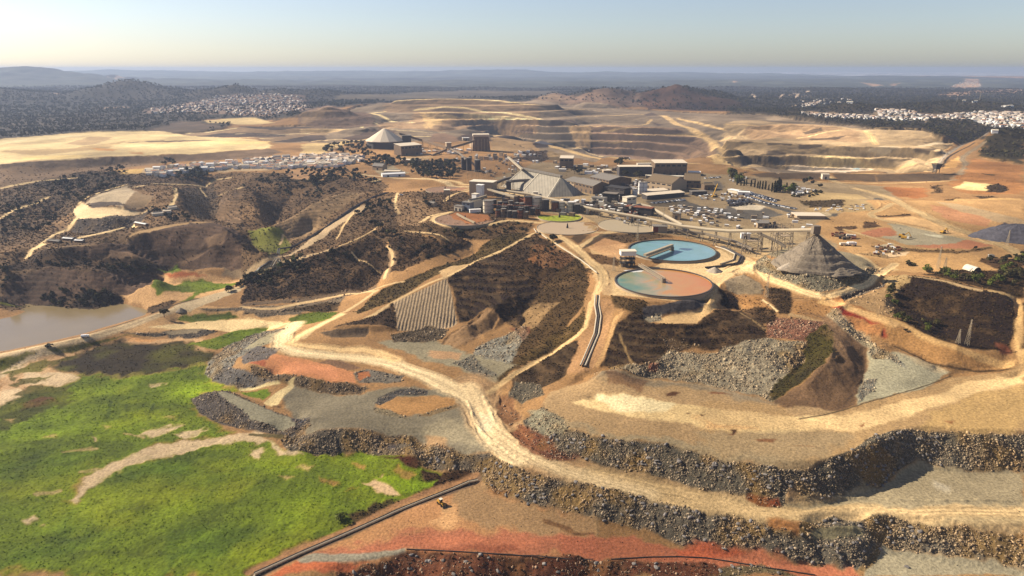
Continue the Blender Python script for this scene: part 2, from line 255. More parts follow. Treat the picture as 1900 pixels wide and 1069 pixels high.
# index lookups
def gidx(s, l):
    return np.interp(l, gl, np.arange(NL)), (s-gs[0])/DS
def ground_z(x, y):
    x = np.atleast_1d(x).astype(float); y = np.atleast_1d(y).astype(float)
    a, b = gidx(x/y, np.log(y)); return bil(ZG, a, b)
def hit(px, off=0.0):                            # picture position -> (x, y, z) on the ground
    sl, q = slopes(np.atleast_2d(px)); out = np.zeros((len(sl), 3))
    D = np.exp(gl)
    for i in range(len(sl)):
        b = (np.clip(sl[i], -SMAX+.002, SMAX-.002)-gs[0])/DS; bi = int(b); f = b-bi
        col = ZG[:, bi]*(1-f)+ZG[:, bi+1]*f+off
        ray = H-q[i]*D; w_ = np.nonzero(ray <= col)[0]
        k = w_[0] if len(w_) and w_[0] > 0 else NL-2
        d0 = ray[k-1]-col[k-1]; d1 = ray[k]-col[k]; t = d0/(d0-d1+1e-9); t = min(max(t, 0), 1)
        Dk = D[k-1]*(1-t)+D[k]*t
        out[i] = (sl[i]*Dk, Dk, col[k-1]*(1-t)+col[k]*t)
    return out
# ---------------------------------------------------------------- ground cover: colour of the soil and what grows or lies where
def lin(c):
    c = np.array(c, float)/255.0
    return np.where(c <= 0.04045, c/12.92, ((c+0.055)/1.055)**2.4)
ALB = 0.60
COL = np.empty((NL, NS, 3), np.float32); COL[:] = lin((168, 130, 88))*ALB
BERM = np.zeros((NL, NS), np.float32)
MSK = {k: np.zeros((NL, NS), np.float32) for k in ('grass', 'scrub', 'rub', 'wild', 'forest', 'terr', 'soft', 'furrow')}
N1 = fbm(GX, GY, 26, 3); N2 = fbm(GX, GY, 26, 3, ox=91.0); N3 = fbm(GX, GY, 6, 2, ox=33.0); N4 = fbm(GX, GY, 6, 2, ox=133); NB = fbm(GX, GY, 160, 4, ox=55)
def region(pts, closed, reach, warp):            # pts (s, l); -> slices and distance in metres (inside negative when closed)
    m = reach
    Dm = np.exp(pts[:, 1]); ms = m/Dm.min()
    r0, r1 = np.searchsorted(gl, [pts[:, 1].min()-ms, pts[:, 1].max()+ms]); c0, c1 = np.searchsorted(gs, [pts[:, 0].min()-ms, pts[:, 0].max()+ms])
    if r1 <= r0 or c1 <= c0: return None
    sl = (slice(r0, r1), slice(c0, c1)); D = GDf[sl]
    X = GS[sl].astype(np.float32); Y = GL[sl].astype(np.float32)
    if warp: X = X+warp*N1[sl]/D; Y = Y+warp*N2[sl]/D; X = X+0.5*warp*N3[sl]/D; Y = Y+.5*warp*N4[sl]/D
    d2 = np.full(X.shape, 1e9, np.float32); ins = np.zeros(X.shape, bool); n = len(pts)
    for i in range(n if closed else n-1):
        ax, ay = pts[i]; bx, by = pts[(i+1) % n]; ex, ey = bx-ax, by-ay
        t = np.clip(((X-ax)*ex+(Y-ay)*ey)/(ex*ex+ey*ey+1e-12), 0, 1)
        dx = X-ax-t*ex; dy = Y-ay-t*ey; np.minimum(d2, dx*dx+dy*dy, out=d2)
        if closed and abs(ey) > 1e-12: ins ^= ((ay > Y) != (by > Y)) & (X < ex*(Y-ay)/ey+ax)
    d = np.sqrt(d2)*D
    if closed: d[ins] *= -1
    return sl, d
def spread(p, n=3):                              # rounds a polyline
    for _ in range(1):
        q = [p[0]]
        for i in range(len(p)-1): q += [p[i]*.75+p[i+1]*.25, p[i]*.25+p[i+1]*.75]
        q.append(p[-1]); p = np.array(q)
    return p
def put(sl, w_, rgb, tags):
    if rgb is not None:
        c = (lin(rgb)*ALB).astype(np.float32); COL[sl] += (c-COL[sl])*w_[..., None]
    for k, v in tags.items():
        MSK[k][sl] += (v-MSK[k][sl])*w_
CLR = dict(grass=0, scrub=0, rub=0, wild=0, forest=0, soft=0, furrow=0)
def P(crop, s, rgb, f=3, warp=4, a=1.0, **tags):
    h = hit(PX(crop, s)); pts = np.stack([h[:, 0]/h[:, 1], np.log(h[:, 1])], 1)
    r = region(pts, True, f+warp*1.5, warp)
    if r is None: return
    sl, d = r; w_ = np.clip(0.5-d/f, 0, 1); w_ = w_*w_*(3-2*w_)*a
    t = dict(CLR) if a >= .8 else {}; t.update(tags); put(sl, w_, rgb, t)
def S(crop, s, wd, rgb, f=None, warp=1.0, a=1.0, **tags):
    h = hit(PX(crop, s)); pts = spread(np.stack([h[:, 0]/h[:, 1], np.log(h[:, 1])], 1))
    f = f or max(wd*0.35, 1.0); r = region(pts, False, wd/2+f+warp*1.5, warp)
    if r is None: return
    sl, d = r; w_ = np.clip(0.5-(d-wd/2)/f, 0, 1)*a
    trk = (sl, w_, (1+(.5*vnoise(d*.75+3, GX[sl]*.012)-.25)+(.2*vnoise(d*2.3, GY[sl]*.02)-.1)).astype(np.float32)) if wd > 8 else None
    t = dict(CLR) if a >= .6 else {}; t.update(tags); put(sl, w_, rgb, t)
    if trk and wd > 9:
        ed = np.minimum(*[np.hypot(GS[sl]-pts[e_, 0], GL[sl]-pts[e_, 1])*GDf[sl] for e_ in (0, -1)]); BERM[sl] = np.maximum(BERM[sl], .9*np.exp(-((d-wd/2-.6)/1.1)**2)*a*np.clip((ed-wd*1.2)/8, 0, 1))
    if trk: COL[sl] *= (1+(trk[2]-1)*w_)[..., None]
TAN = (190, 152, 108); PALE = (240, 206, 156); ROAD = (212, 176, 130); GREY = (150, 136, 112); DGREY = (122, 114, 106)
BRN = (116, 92, 70); SCR = (74, 56, 36); RED = (196, 100, 62); GRN = (112, 124, 12); ORG = (204, 146, 92)
# far country
P('p', "-400,20 2300,20 2300,142 1500,142 -400,134", (168, 166, 170), 60, 10)  # pale colour of the farthest ground stands in for haze over the horizon
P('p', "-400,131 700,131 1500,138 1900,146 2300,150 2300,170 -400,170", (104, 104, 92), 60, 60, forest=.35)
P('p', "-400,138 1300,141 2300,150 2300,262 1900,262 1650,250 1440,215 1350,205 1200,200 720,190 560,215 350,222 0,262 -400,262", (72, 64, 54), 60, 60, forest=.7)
P('p', "-400,136 0,130 1300,141 2300,152 2300,166 1500,163 900,162 400,158 170,160 -400,170", (92, 92, 80), 80, 80, forest=.35)  # ground behind the cone hills painted paler, in place of thicker haze
P('p', "560,182 900,168 1040,172 1000,180 720,188", (110, 96, 78), 60, 60, forest=.3)
for a_ in ("520,300 700,292 720,300 540,306", "250,215 330,212 330,220", "640,345 710,342 700,352", "590,128 700,132 640,142"): P('a1', a_, (176, 148, 124), 20, 20)
P('a1', "1100,255 1300,222 1500,220 1680,235 1700,310 1500,345 1300,340 1080,330 800,330 780,310", (136, 112, 96), 30, 40, forest=.45)
P('a3', "280,92 450,52 580,90 700,45 830,15 1000,38 1080,60 1060,150 800,160 500,140 280,130", (122, 98, 80), 20, 30, forest=.45, wild=1); P('a3', "300,80 450,60 540,110 420,125 290,110", (150, 124, 98), 30, 30, a=.7)
P('a3', "1080,60 1290,-6 1340,-8 1650,85 1850,160 1700,185 1400,180 1130,170 1050,120", (92, 66, 48), 20, 20, forest=.5, wild=1)
for a_ in ("1420,140 1500,125 1530,95 1600,95 1620,140 1500,150", "860,118 950,125 1000,135 930,140", "1040,130 1105,122 1060,138", "0,105 90,112 40,122", "1340,200 1650,165 1890,160 1897,190 1600,190 1400,210"): P('a4', a_, (200, 160, 128), 40, 40, a=.75)
for a_ in ("330,220 355,195", "430,220 450,190", "400,205 430,185", "470,210 520,205", "490,190 515,168", "420,265 640,228", "150,190 190,225"): S('a4', a_, 22, (205, 178, 150), warp=8)
P('a4', "470,305 900,330 960,290 1100,290 1230,330 1890,300 1897,420 1690,400 1500,390 1250,375 1200,355 700,345 500,330", (140, 120, 96), 20, 25, forest=.45)
P('a4', "970,285 1250,225 1640,235 1800,290 1600,320 1250,320 1100,290", (84, 72, 52), 15, 20, forest=.9); P('a4', "560,290 700,245 900,255 940,290 700,320", (84, 72, 52), 15, 20, forest=.9)
P('a4', "0,270 300,280 480,320 700,345 1100,380 1240,400 1300,360 1560,370 1640,440 1480,490 1330,470 1240,415 900,415 500,370 150,345 0,330", (78, 66, 46), 15, 22, forest=1)
P('a4', "1690,440 1780,400 1897,400 1897,640 1620,600 1640,490", (84, 72, 46), 14, 18, forest=1)
P('p', "-200,222 0,225 130,212 330,215 440,228 400,245 300,245 0,270 -200,275", (84, 72, 60), 25, 20, forest=.8)
P('a1', "1100,372 1400,352 1520,378 1400,390 1150,385", (204, 176, 128), 12, 10); P('a1', "800,420 1000,375 1130,385 1250,400 1000,440 880,440", (112, 92, 74), 14, 20)
P('a1', "900,440 1300,405 1500,395 1880,400 1880,490 1500,490 1400,460 1000,450", (150, 124, 96), 10, 14, terr=.7)
for a_ in ("1040,455 1300,430 1600,435 1560,450 1200,460", "1500,480 1650,450 1800,450 1800,470 1600,485", "1300,400 1600,395 1780,400 1500,420"): P('a1', a_, (92, 76, 66), 6, 8)
for a_ in ("940,440 1300,408", "1300,440 1700,432", "1050,465 1500,462"): S('a1', a_, 9, (222, 196, 150))
P('a1', "470,245 620,172 700,145 790,160 900,190 1050,200 1130,205 1290,172 1400,195 1700,195 1850,212 1850,245 1680,232 1500,218 1300,222 1100,240 800,255 470,262", (74, 64, 52), 20, 20, forest=.7)
# tailings plateau
P('a1', "-200,500 0,470 500,432 880,425 1100,455 1400,470 1500,500 1480,520 1100,548 700,562 300,582 0,610 -200,640", (218, 190, 142), 10, 12)
for a_, c_ in (("0,540 400,520 700,480 600,520 200,560", (186, 156, 112)), ("350,500 520,500 640,460 500,455", (180, 150, 112)), ("500,520 650,525 620,535 520,535", (206, 150, 84)), ("780,480 1180,475 1000,486 820,488", (120, 98, 78)), ("690,490 780,482 720,492", (120, 98, 78)), ("1100,480 1480,480 1480,495 1250,500", (234, 200, 140)), ("0,480 300,450 500,445 300,470 0,500", (234, 208, 160)), ("700,540 800,540 780,552 700,552", (196, 146, 90)), ("100,570 500,555 450,570 100,590", (240, 206, 142))): P('a1', a_, c_, 8, 14, a=.85)
P('a1', "-200,640 0,612 300,584 700,564 1100,550 1480,522 1560,540 1450,575 1000,592 600,622 300,652 0,705 -200,730", (128, 104, 82), 6, 6, wild=.6)
P('a1', "-200,700 0,640 300,630 650,600 900,600 600,640 300,690 0,740 -200,760", (146, 118, 90), 8, 10, scrub=.1)
# great pit
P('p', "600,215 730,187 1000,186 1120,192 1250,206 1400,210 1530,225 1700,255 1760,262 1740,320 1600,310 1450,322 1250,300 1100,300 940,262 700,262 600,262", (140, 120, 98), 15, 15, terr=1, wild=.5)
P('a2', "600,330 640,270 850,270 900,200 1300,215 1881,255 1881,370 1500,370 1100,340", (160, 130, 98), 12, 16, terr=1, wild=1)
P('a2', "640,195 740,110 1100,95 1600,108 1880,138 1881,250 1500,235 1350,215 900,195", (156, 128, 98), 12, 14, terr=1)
for a_, w_ in (("740,115 1100,97 1600,110 1880,140", 16), ("900,175 1100,160 1300,165 1500,200 1880,240", 22), ("930,195 1180,195 1300,215", 14), ("1130,230 1300,225 1881,252", 30), ("540,210 640,240 730,270", 24), ("540,205 660,185", 16), ("470,320 500,295 600,282", 12), ("760,290 900,288", 8), ("640,335 850,350 1200,362 1500,385 1881,425", 12), ("850,388 1080,386", 8)): S('a2', a_, w_, (232, 202, 150), warp=5)
P('a2', "950,200 1200,200 1400,250 1350,270 1150,250 1050,320 980,330", (196, 162, 112), 14, 20, a=.7, terr=1); P('a2', "1080,215 1180,200 1300,215 1260,232", (128, 102, 84), 8, 8)
P('a2', "-20,300 0,210 200,155 330,175 400,200 500,200 590,260 580,320 250,330", (132, 106, 86), 10, 14, wild=1, terr=.5); P('a2', "0,230 170,165 250,190 130,260 0,300", (168, 138, 104), 10, 16, a=.7)
P('a2', "0,335 380,335 300,355 0,360", (210, 176, 130), 8, 8); P('a2', "0,460 240,440 450,430 330,465 180,540 0,550", (198, 168, 120), 6, 8); P('a2', "310,400 640,330 760,345 700,420 470,430 330,410", (104, 84, 70), 8, 8); P('a2', "0,380 180,380 200,405 0,410", (104, 86, 74), 6, 6)
for a_ in ("0,432 200,410 330,405 420,415 540,395", "0,372 200,370"): S('a2', a_, 9, (214, 182, 136))
P('a2', "1000,430 1040,370 1120,360 1250,400 1240,440 1100,450", (140, 112, 90), 6, 8); P('a2', "1240,390 1500,385 1780,400 1500,420 1240,415", (96, 78, 66), 8, 8); P('a2', "1500,390 1881,420 1881,520 1500,520", (164, 134, 98), 8, 8)
P('a3', "690,280 900,280 1350,310 1500,380 1600,430 1600,540 1250,545 980,520 700,480", (146, 118, 94), 12, 12, terr=1, wild=.6)
P('a3', "540,300 620,280 690,290 700,480 600,440 560,360", (176, 144, 104), 8, 12, wild=1, terr=.5)
for a_, w_ in (("1230,215 1400,300 1580,380 1620,450 1700,520 1830,580", 26), ("1340,235 1500,262 1880,290", 14), ("1030,345 1250,350 1380,340 1480,352", 16), ("690,290 1000,285 1100,270 1140,240", 12), ("780,320 1000,305 1250,300", 9), ("600,212 900,215 1000,200 1270,208", 14), ("320,175 450,170 800,172", 12), ("1480,360 1600,385 1800,380", 9), ("690,400 1000,405", 7)): S('a3', a_, w_, (206, 172, 124), warp=4)
P('a3', "1860,320 1900,300 1900,400 1780,385", (176, 112, 66), 8, 8); P('a3', "1530,500 1700,520 1780,590 1600,570", (206, 172, 122), 8, 10, wild=1)
for a_ in ("1270,370 1480,360 1450,400 1300,390", "560,245 600,262 400,300 380,270", "100,320 280,310 280,345 120,340", "1150,250 1240,270 1190,285", "1300,300 1350,325 1330,330", "1080,205 1150,185 1200,210 1110,215"): P('a3', a_, (92, 74, 66), 6, 8, a=.8)
S('a3', "-20,348 200,380 380,415 550,460 700,495 850,520 1020,545 1250,555 1500,568 1900,605", 20, (204, 170, 122), warp=3); S('a3', "380,410 620,450 780,500", 12, (220, 188, 140)); 
P('a3', "180,480 380,455 380,540 330,560 200,545", (84, 68, 56), 5, 6, scrub=.2); P('a3', "380,460 470,480 530,530 480,550 380,545", (140, 116, 84), 5, 6, wild=.8); P('a3', "270,405 380,400 390,430 300,435", (78, 64, 58), 4, 4)
P('a3', "1050,545 1330,560 1160,590 1050,580", (180, 150, 108), 6, 8)
# right pit
P('a4', "-20,370 150,345 500,370 850,410 1250,415 1350,470 1450,500 1400,560 1330,650 950,680 400,660 0,630", (180, 152, 116), 10, 14, terr=1, wild=.8)
P('a4', "130,390 600,385 850,420 850,480 450,470 200,470 100,440", (160, 128, 96), 10, 16, a=.75, terr=1)
P('a4', "380,645 700,640 780,580 860,600 960,670 700,685 400,668", (226, 200, 172), 8, 10); P('a4', "520,580 600,560 800,570 930,600 920,640 600,640 500,630", (214, 184, 134), 8, 12, wild=1); P('a4', "900,545 1000,505 1160,520 1320,470 1400,480 1250,520 1000,550", (220, 192, 156), 8, 12)
P('a4', "250,600 320,580 400,605 340,630 260,625", (116, 104, 96), 5, 6, wild=1); P('a4', "800,655 850,650 850,672 800,672", (160, 190, 196), 4, 4)
for a_ in ("80,485 160,485 180,500 90,500", "240,495 420,505 410,515 250,510", "450,510 610,505 610,525 460,530", "255,535 370,540 370,560 260,555", "480,420 600,400 610,415 500,435", "520,460 760,440 700,460 540,470", "150,700 600,695 600,735 380,735 200,728", "660,700 950,702 950,750 700,740", "950,704 1370,700 1370,745 960,750", "1370,705 1480,690 1450,735 1370,740", "1200,530 1380,545 1300,560 1180,550", "950,560 1000,570 990,580 940,578"): P('a4', a_, (98, 82, 66), 5, 6, a=.85)
for a_, w_ in (("0,375 500,385 900,405 1240,415", 12), ("880,415 920,440 950,500", 18), ("450,460 620,420 750,410", 9), ("640,525 800,505", 7), ("1000,510 1400,535", 8), ("850,600 1200,640", 8), ("0,590 60,610 110,660", 20), ("0,655 300,692 600,692 950,692 1300,665", 9), ("160,745 500,745 900,760 1200,755 1440,742", 8)): S('a4', a_, w_, (214, 178, 128), warp=2)
S('a4', "1340,650 1370,600 1440,550 1560,490 1650,445", 14, (150, 134, 118), warp=1); S('a4', "1380,655 1400,600 1470,555 1580,500", 6, (76, 66, 58), warp=1)
P('a4', "1390,640 1440,600 1480,585 1500,620 1450,660 1390,665", (206, 160, 102), 6, 8, wild=1); S('a4', "1440,740 1500,690 1530,640 1490,600 1560,550 1640,500", 14, (160, 138, 110), warp=3)
P('a4', "1400,760 1520,680 1560,600 1897,650 1897,830 1500,830", (170, 122, 76), 10, 16, wild=.6); P('a4', "1440,790 1520,750 1650,760 1760,790 1700,810 1500,800", (222, 190, 136), 6, 8, wild=1); P('a4', "1650,780 1730,760 1790,800 1760,820 1650,815", (76, 60, 44), 5, 6, scrub=.5)
for a_ in ("1300,780 1370,770 1360,820 1320,830", "1620,700 1720,700 1700,715", "1580,840 1720,850 1660,865", "1380,870 1480,850 1480,880 1400,895", "1560,870 1640,880 1600,905"): P('a4', a_, (96, 74, 50), 5, 8, scrub=.4)
P('a4', "940,775 1150,790 1250,790 1300,840 1200,860 1000,830", (160, 108, 66), 8, 12, wild=.5); P('a4', "1900,900 1700,920 1500,900 1400,880 1450,860 1897,860", (206, 166, 112), 8, 12)
for a_, w_ in (("650,720 800,790 1000,870 1200,950 1450,1040 1600,1080", 13), ("950,880 1300,930 1600,1000", 8), ("1500,910 1897,980", 12)): S('a4', a_, w_, (196, 166, 124), warp=1)
# plant ground
P('p', "920,330 1000,300 1350,325 1640,345 1700,420 1500,470 1380,480 1340,440 1160,432 1050,400 920,380", (166, 142, 110), 8, 10)
P('a4', "0,740 150,760 500,830 1000,920 960,950 560,960 400,1069 0,1069", (172, 146, 112), 6, 6)
for a_, w_ in (("140,870 330,920 450,955 700,965 950,945 1030,900 960,860", 13), ("330,960 180,990 0,960", 12), ("200,1000 360,1069", 14)): S('a4', a_, w_, (112, 104, 96), warp=1)
P('a4', "0,890 130,880 330,950 250,990 0,960", (118, 108, 98), 5, 6); P('a4', "30,910 150,890 240,910 200,930 60,930", (214, 194, 168), 4, 4)
P('a4', "450,870 600,890 720,860 760,870 680,910 480,900", (94, 80, 56), 4, 6, scrub=.5); P('a4', "520,900 900,880 970,930 700,945 500,940", (186, 156, 112), 4, 6)
P('a4', "480,950 640,945 660,965 500,980", (206, 182, 146), 3, 3); P('a4', "680,1030 820,1035 800,1055 700,1060", (90, 72, 54), 3, 4)
P('a3', "1100,840 1360,820 1420,860 1340,890 1130,880", (120, 104, 84), 4, 4); P('a3', "1330,820 1500,880 1700,900 1800,960 1700,980 1500,940 1340,880", (112, 102, 92), 4, 4)
P('a3', "800,720 960,700 1000,760 850,780", (110, 92, 76), 4, 4); S('a3', "1620,700 1660,760 1500,790 1380,800", 12, (120, 108, 96))
P('a2', "560,650 700,620 850,690 640,720", (170, 150, 120), 4, 6); P('a2', "770,560 1050,560 900,610 790,600", (176, 146, 108), 5, 6)
for a_, w_ in (("480,700 700,730 960,735 1100,745 1330,800", 9), ("0,980 200,920 350,850 600,740", 12), ("700,930 760,960 740,1069", 10), ("1330,830 1210,850 1190,890 1260,915 1400,920", 7), ("1060,900 1200,840 1330,815", 7)): S('a2', a_, w_, (212, 184, 142), warp=2)
# left hills, village slope
P('p', "-100,360 0,345 150,330 300,318 480,318 640,330 720,345 690,370 600,440 480,470 300,520 100,570 -100,575", (124, 98, 70), 10, 12, wild=1, scrub=.45)
P('a1', "0,760 450,650 700,640 760,720 600,760 450,830 350,900 100,990 0,1040", (96, 76, 54), 8, 10, wild=1, scrub=.7, forest=.25)
P('a1', "700,640 950,660 1150,700 1200,720 1000,720 760,720", (104, 82, 60), 6, 8, scrub=.5)
P('a1', "760,640 1000,610 1300,600 1500,580 1880,560 1880,600 1500,640 1100,650 800,660", (186, 158, 124), 5, 8); P('a1', "640,640 800,630 780,660 660,665", (200, 164, 104), 5, 6)
P('a1', "470,830 530,780 700,725 760,770 700,860 520,830", (166, 146, 120), 5, 5, wild=.3); P('a1', "490,825 660,815 690,840 500,850", (92, 78, 68), 3, 3)
P('a1', "400,860 450,820 500,850 620,850 700,865 840,835 830,850 700,890 560,905 430,912", (206, 178, 138), 4, 5); P('a1', "740,760 860,790 700,860 680,850", (128, 106, 80), 4, 4)
P('a1', "430,912 560,906 720,892 840,845 820,880 700,960 560,990 390,980", (92, 80, 72), 4, 4, rub=.35)
P('a1', "1180,820 1250,780 1400,770 1480,860 1500,940 1300,950 1180,880", (128, 102, 76), 6, 8, scrub=.18, furrow=.8, wild=.5); P('a1', "1000,740 1180,720 1200,860 1130,920 1020,850", (92, 74, 54), 5, 8, scrub=.6)
P('a1', "1400,720 1700,660 1880,680 1700,800 1540,920 1470,850", (84, 68, 48), 6, 8, scrub=.8, forest=.15); P('a1', "1560,640 1800,640 1780,700 1600,690", (180, 142, 104), 4, 5)
for a_, w_ in (("0,905 100,850 270,790", 7), ("210,1069 330,980 420,910", 6), ("440,1005 640,975 780,930", 5), ("730,735 960,735 980,790 930,860", 6), ("700,720 560,760 430,830", 5), ("1480,960 1620,890 1800,810 1880,775", 10), ("840,715 1150,710 1280,680", 5), ("0,740 300,690 450,680", 7), ("1200,780 1350,730", 4), ("1100,740 1140,790", 4)): S('a1', a_, w_, (214, 184, 138), warp=2)
P('b1', "0,540 30,480 150,380 330,335 600,345 900,365 1000,395 960,430 780,500 600,560 300,560 0,530", (108, 84, 66), 4, 5, scrub=.12, wild=.6, furrow=.6)
P('b1', "230,225 590,190 980,95 1340,45 1640,200 1680,250 1400,335 1000,310 560,270", (108, 84, 66), 4, 5, scrub=.12, wild=.6, furrow=.6)
for a_ in ("690,210 960,290 760,290 690,280", "1100,300 1280,220 1460,110 1400,190 1280,250 1160,320", "1290,140 1400,110 1300,220"): P('b1', a_, (150, 120, 92), 4, 4, a=.8)
P('b1', "820,110 1240,40 1340,45 980,98 800,150", (172, 140, 98), 3, 4); S('b1', "500,140 700,95 860,50", 7, PALE); S('b1', "170,270 190,230 280,180", 6, PALE); S('b1', "230,240 560,185", 3, (176, 146, 106))
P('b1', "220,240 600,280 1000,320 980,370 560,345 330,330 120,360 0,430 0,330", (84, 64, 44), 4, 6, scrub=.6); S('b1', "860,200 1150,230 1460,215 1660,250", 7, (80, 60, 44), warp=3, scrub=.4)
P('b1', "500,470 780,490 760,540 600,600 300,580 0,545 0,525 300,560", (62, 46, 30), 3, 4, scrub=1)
P('b1', "1560,110 1700,60 1800,110 1760,220 1680,240 1600,160", (120, 112, 44), 6, 8, scrub=.3); P('b1', "1480,60 1600,150 1690,240 1700,275 1560,300 1640,220", (70, 56, 40), 5, 6, scrub=.6)
P('b1', "1400,330 1700,260 1900,220 1900,310 1600,370 1480,400 1400,380", (150, 126, 98), 5, 6)
# valley flats and lake shore
P('b1', "760,500 960,440 1040,370 1300,360 1560,380 1520,440 1250,520 950,610 900,580", (206, 164, 116), 3, 5); P('b1', "1020,370 1200,350 1300,375 1100,395", (176, 108, 66), 4, 5)
P('b1', "980,340 1110,308 1140,345 1040,365", (104, 118, 30), 3, 4, grass=.8); P('b1', "950,445 1130,420 1270,395 1520,420 1400,460 1240,500 1200,530 1130,545 1240,480 1000,505", (112, 122, 32), 3, 5, grass=.8); P('b1', "920,590 1120,530 1050,590 940,620", (92, 70, 46), 3, 4, scrub=.5)
P('b1', "0,540 300,575 420,585 200,578 0,555", (130, 128, 36), 2, 2, grass=.4)
P('b1', "900,660 1230,560 1700,600 1900,600 1900,700 1300,720 800,760", (200, 160, 112), 3, 5); P('b1', "1110,655 1240,620 1440,612 1500,650 1380,665 1240,680", (88, 96, 30), 3, 4, grass=.6); P('b1', "950,710 1240,670 1560,650 1840,670 1760,700 1480,745 1340,720", (234, 202, 152), 3, 4)
P('b1', "1240,590 1560,580 1900,560 1900,620 1640,645 1560,600 1300,600", (112, 98, 82), 3, 3, rub=.3); P('b1', "760,750 1060,725 1300,715 1360,735 1200,795 1060,790 1050,750", (88, 78, 68), 3, 3, rub=.7); P('b1', "1040,728 1280,712 1240,740 1070,755", (150, 132, 106), 3, 3)
P('b1', "560,800 800,770 1030,770 1000,800 800,830 620,820", (212, 160, 106), 3, 4)
P('c1', "0,160 250,90 700,60 870,70 880,170 700,220 340,250 0,350", (196, 158, 116), 4, 8); P('c1', "0,135 260,85 380,75 600,55 330,110 150,150 0,230", (98, 92, 34), 3, 5, grass=.7)
P('c1', "240,185 330,105 500,90 700,85 790,80 910,130 880,165 700,190 520,215 350,228 290,210", (66, 56, 34), 12, 12, grass=.6, scrub=.03)
P('c1', "0,250 120,190 200,170 260,250 160,300 90,330 0,345", (196, 160, 122), 4, 9, a=.9, grass=.15)
P('c1', "0,330 120,290 350,228 520,215 700,190 880,165 900,250 980,270 850,290 830,340 930,430 960,470 700,500 600,560 400,610 290,740 500,620 620,580 840,500 1100,490 1200,540 1459,575 1459,860 1030,1080 -300,1080 -300,330", GRN, 12, 12, grass=1)
P('c3', "-10,40 160,60 400,132 560,142 700,112 850,112 1000,170 1090,200 1060,260 1000,330 860,400 600,500 545,510 80,755 -10,774", GRN, 4, 6, grass=1)
P('c1', "790,90 910,110 1110,45 1140,20 1000,30 880,75", (106, 118, 28), 3, 4, grass=.8); P('c1', "0,320 120,290 300,280 280,340 60,430 0,430", (84, 86, 26), 6, 12, grass=.8)
P('c1', "100,330 220,310 250,335 120,350", (104, 66, 52), 5, 9, a=.7)
for a_ in ("120,210 250,205 340,232 240,262 110,255", "0,275 90,268 110,305 0,345", "600,540 700,505 850,490 1000,460 1110,455 1140,495 1000,505 860,530 700,560 620,580 500,620 400,610", "400,605 600,560 620,575 500,640 420,690 310,750 290,735 350,690", "1130,500 1250,520 1290,560 1180,545", "560,470 700,435 790,420 720,460 640,475", "740,465 880,440 800,490", "1060,525 1120,530 1110,570 1070,555", "100,840 160,818 165,840 120,855", "630,268 710,262 640,276", "385,480 410,495 400,510", "0,190 180,120 260,110 120,180 0,235"):
    P('c1', a_, (210, 182, 146), 4, 7, a=.95)
for a_ in ("150,725 250,700", "260,550 400,530", "530,465 600,480", "350,620 430,605"): S('c1', a_, 3, (196, 168, 124), warp=4, a=.7)
P('c3', "670,290 740,255 790,230 760,260 850,310 880,335 780,330", (214, 180, 140), 3, 5); P('c3', "790,130 950,110 1000,150 940,170 860,150", (92, 54, 30), 3, 6, scrub=.6)
P('c3', "1000,200 1230,200 1280,250 1000,330 960,290", (78, 56, 36), 4, 6, scrub=.9); P('c3', "560,470 700,400 1000,330 840,420 640,500", (70, 56, 28), 5, 8, scrub=.8, grass=.3)
for a_ in ("860,170 960,220 900,260 840,200", "620,180 700,180 690,215", "440,250 560,290 520,310", "560,330 640,310"): P('c3', a_, (170, 128, 84), 3, 6, a=.7, grass=.3)
P('c3', "730,250 860,230 960,260 1060,250 1000,300 880,320 790,280", (132, 150, 24), 3, 6, grass=.7)
for a_ in ("440,450 470,330", "525,430 535,350", "630,410 655,340", "390,480 385,440"): S('c1', a_, 2.5, (78, 92, 14), warp=3, a=.6, grass=1)
for a_, c_ in (("300,420 560,400 600,440 400,470", (132, 146, 24)), ("500,740 900,640 1000,700 700,860 520,800", (124, 136, 24)), ("0,440 300,400 380,460 0,520", (122, 138, 22)), ("650,580 900,590 1100,650 900,680 600,700 500,660", (86, 104, 18)), ("0,960 300,850 500,900 300,1000 0,1069", (90, 108, 20)), ("800,250 960,260 820,330 760,300", (140, 156, 26)), ("760,850 1010,870 1000,1000 760,1069", (82, 100, 20)), ("0,640 300,600 420,560 280,560 0,600", (86, 104, 18))): P('c1', a_, c_, 22, 16, a=.7, grass=1)
# dam road
S('b1', "-150,915 0,882 300,815 560,765 800,700 950,640 1100,590 1250,545 1400,490 1520,450", 9, (206, 178, 140), warp=.5); P('b1', "1060,600 1100,570 1490,452 1520,470 1300,560 1200,610", (196, 172, 138), 2, 2)
S('b1', "-150,895 0,862 300,797 560,745 800,680 950,618 1100,565 1250,520", 1.8, (90, 76, 60), warp=.5)
# hills in the middle
P('b2', "0,0 600,0 960,60 1300,30 1700,300 1600,330 1000,330 600,560 0,600", (112, 88, 62), 6, 8, scrub=.5, wild=1)
P('b2', "160,290 500,100 760,60 640,150 440,300 200,400", (140, 114, 84), 5, 6, scrub=.2, wild=.6, furrow=.5); P('b2', "40,290 240,280 300,400 160,440", (120, 116, 48), 5, 7, scrub=.3)
P('b2', "60,580 230,450 450,325 680,165 760,130 800,150 600,260 500,340 230,470 120,560", (176, 150, 118), 3, 4); P('b2', "0,560 200,460 560,400 600,440 300,500 100,570", (170, 144, 110), 4, 5)
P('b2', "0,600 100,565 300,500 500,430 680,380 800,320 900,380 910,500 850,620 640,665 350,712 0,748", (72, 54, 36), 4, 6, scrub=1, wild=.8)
P('b2', "860,600 930,350 1000,320 1200,340 1420,380 1300,440 1000,540", (78, 59, 40), 4, 6, scrub=.9, wild=.8); P('b2', "900,430 960,420 900,600 860,600", (150, 122, 92), 3, 5)
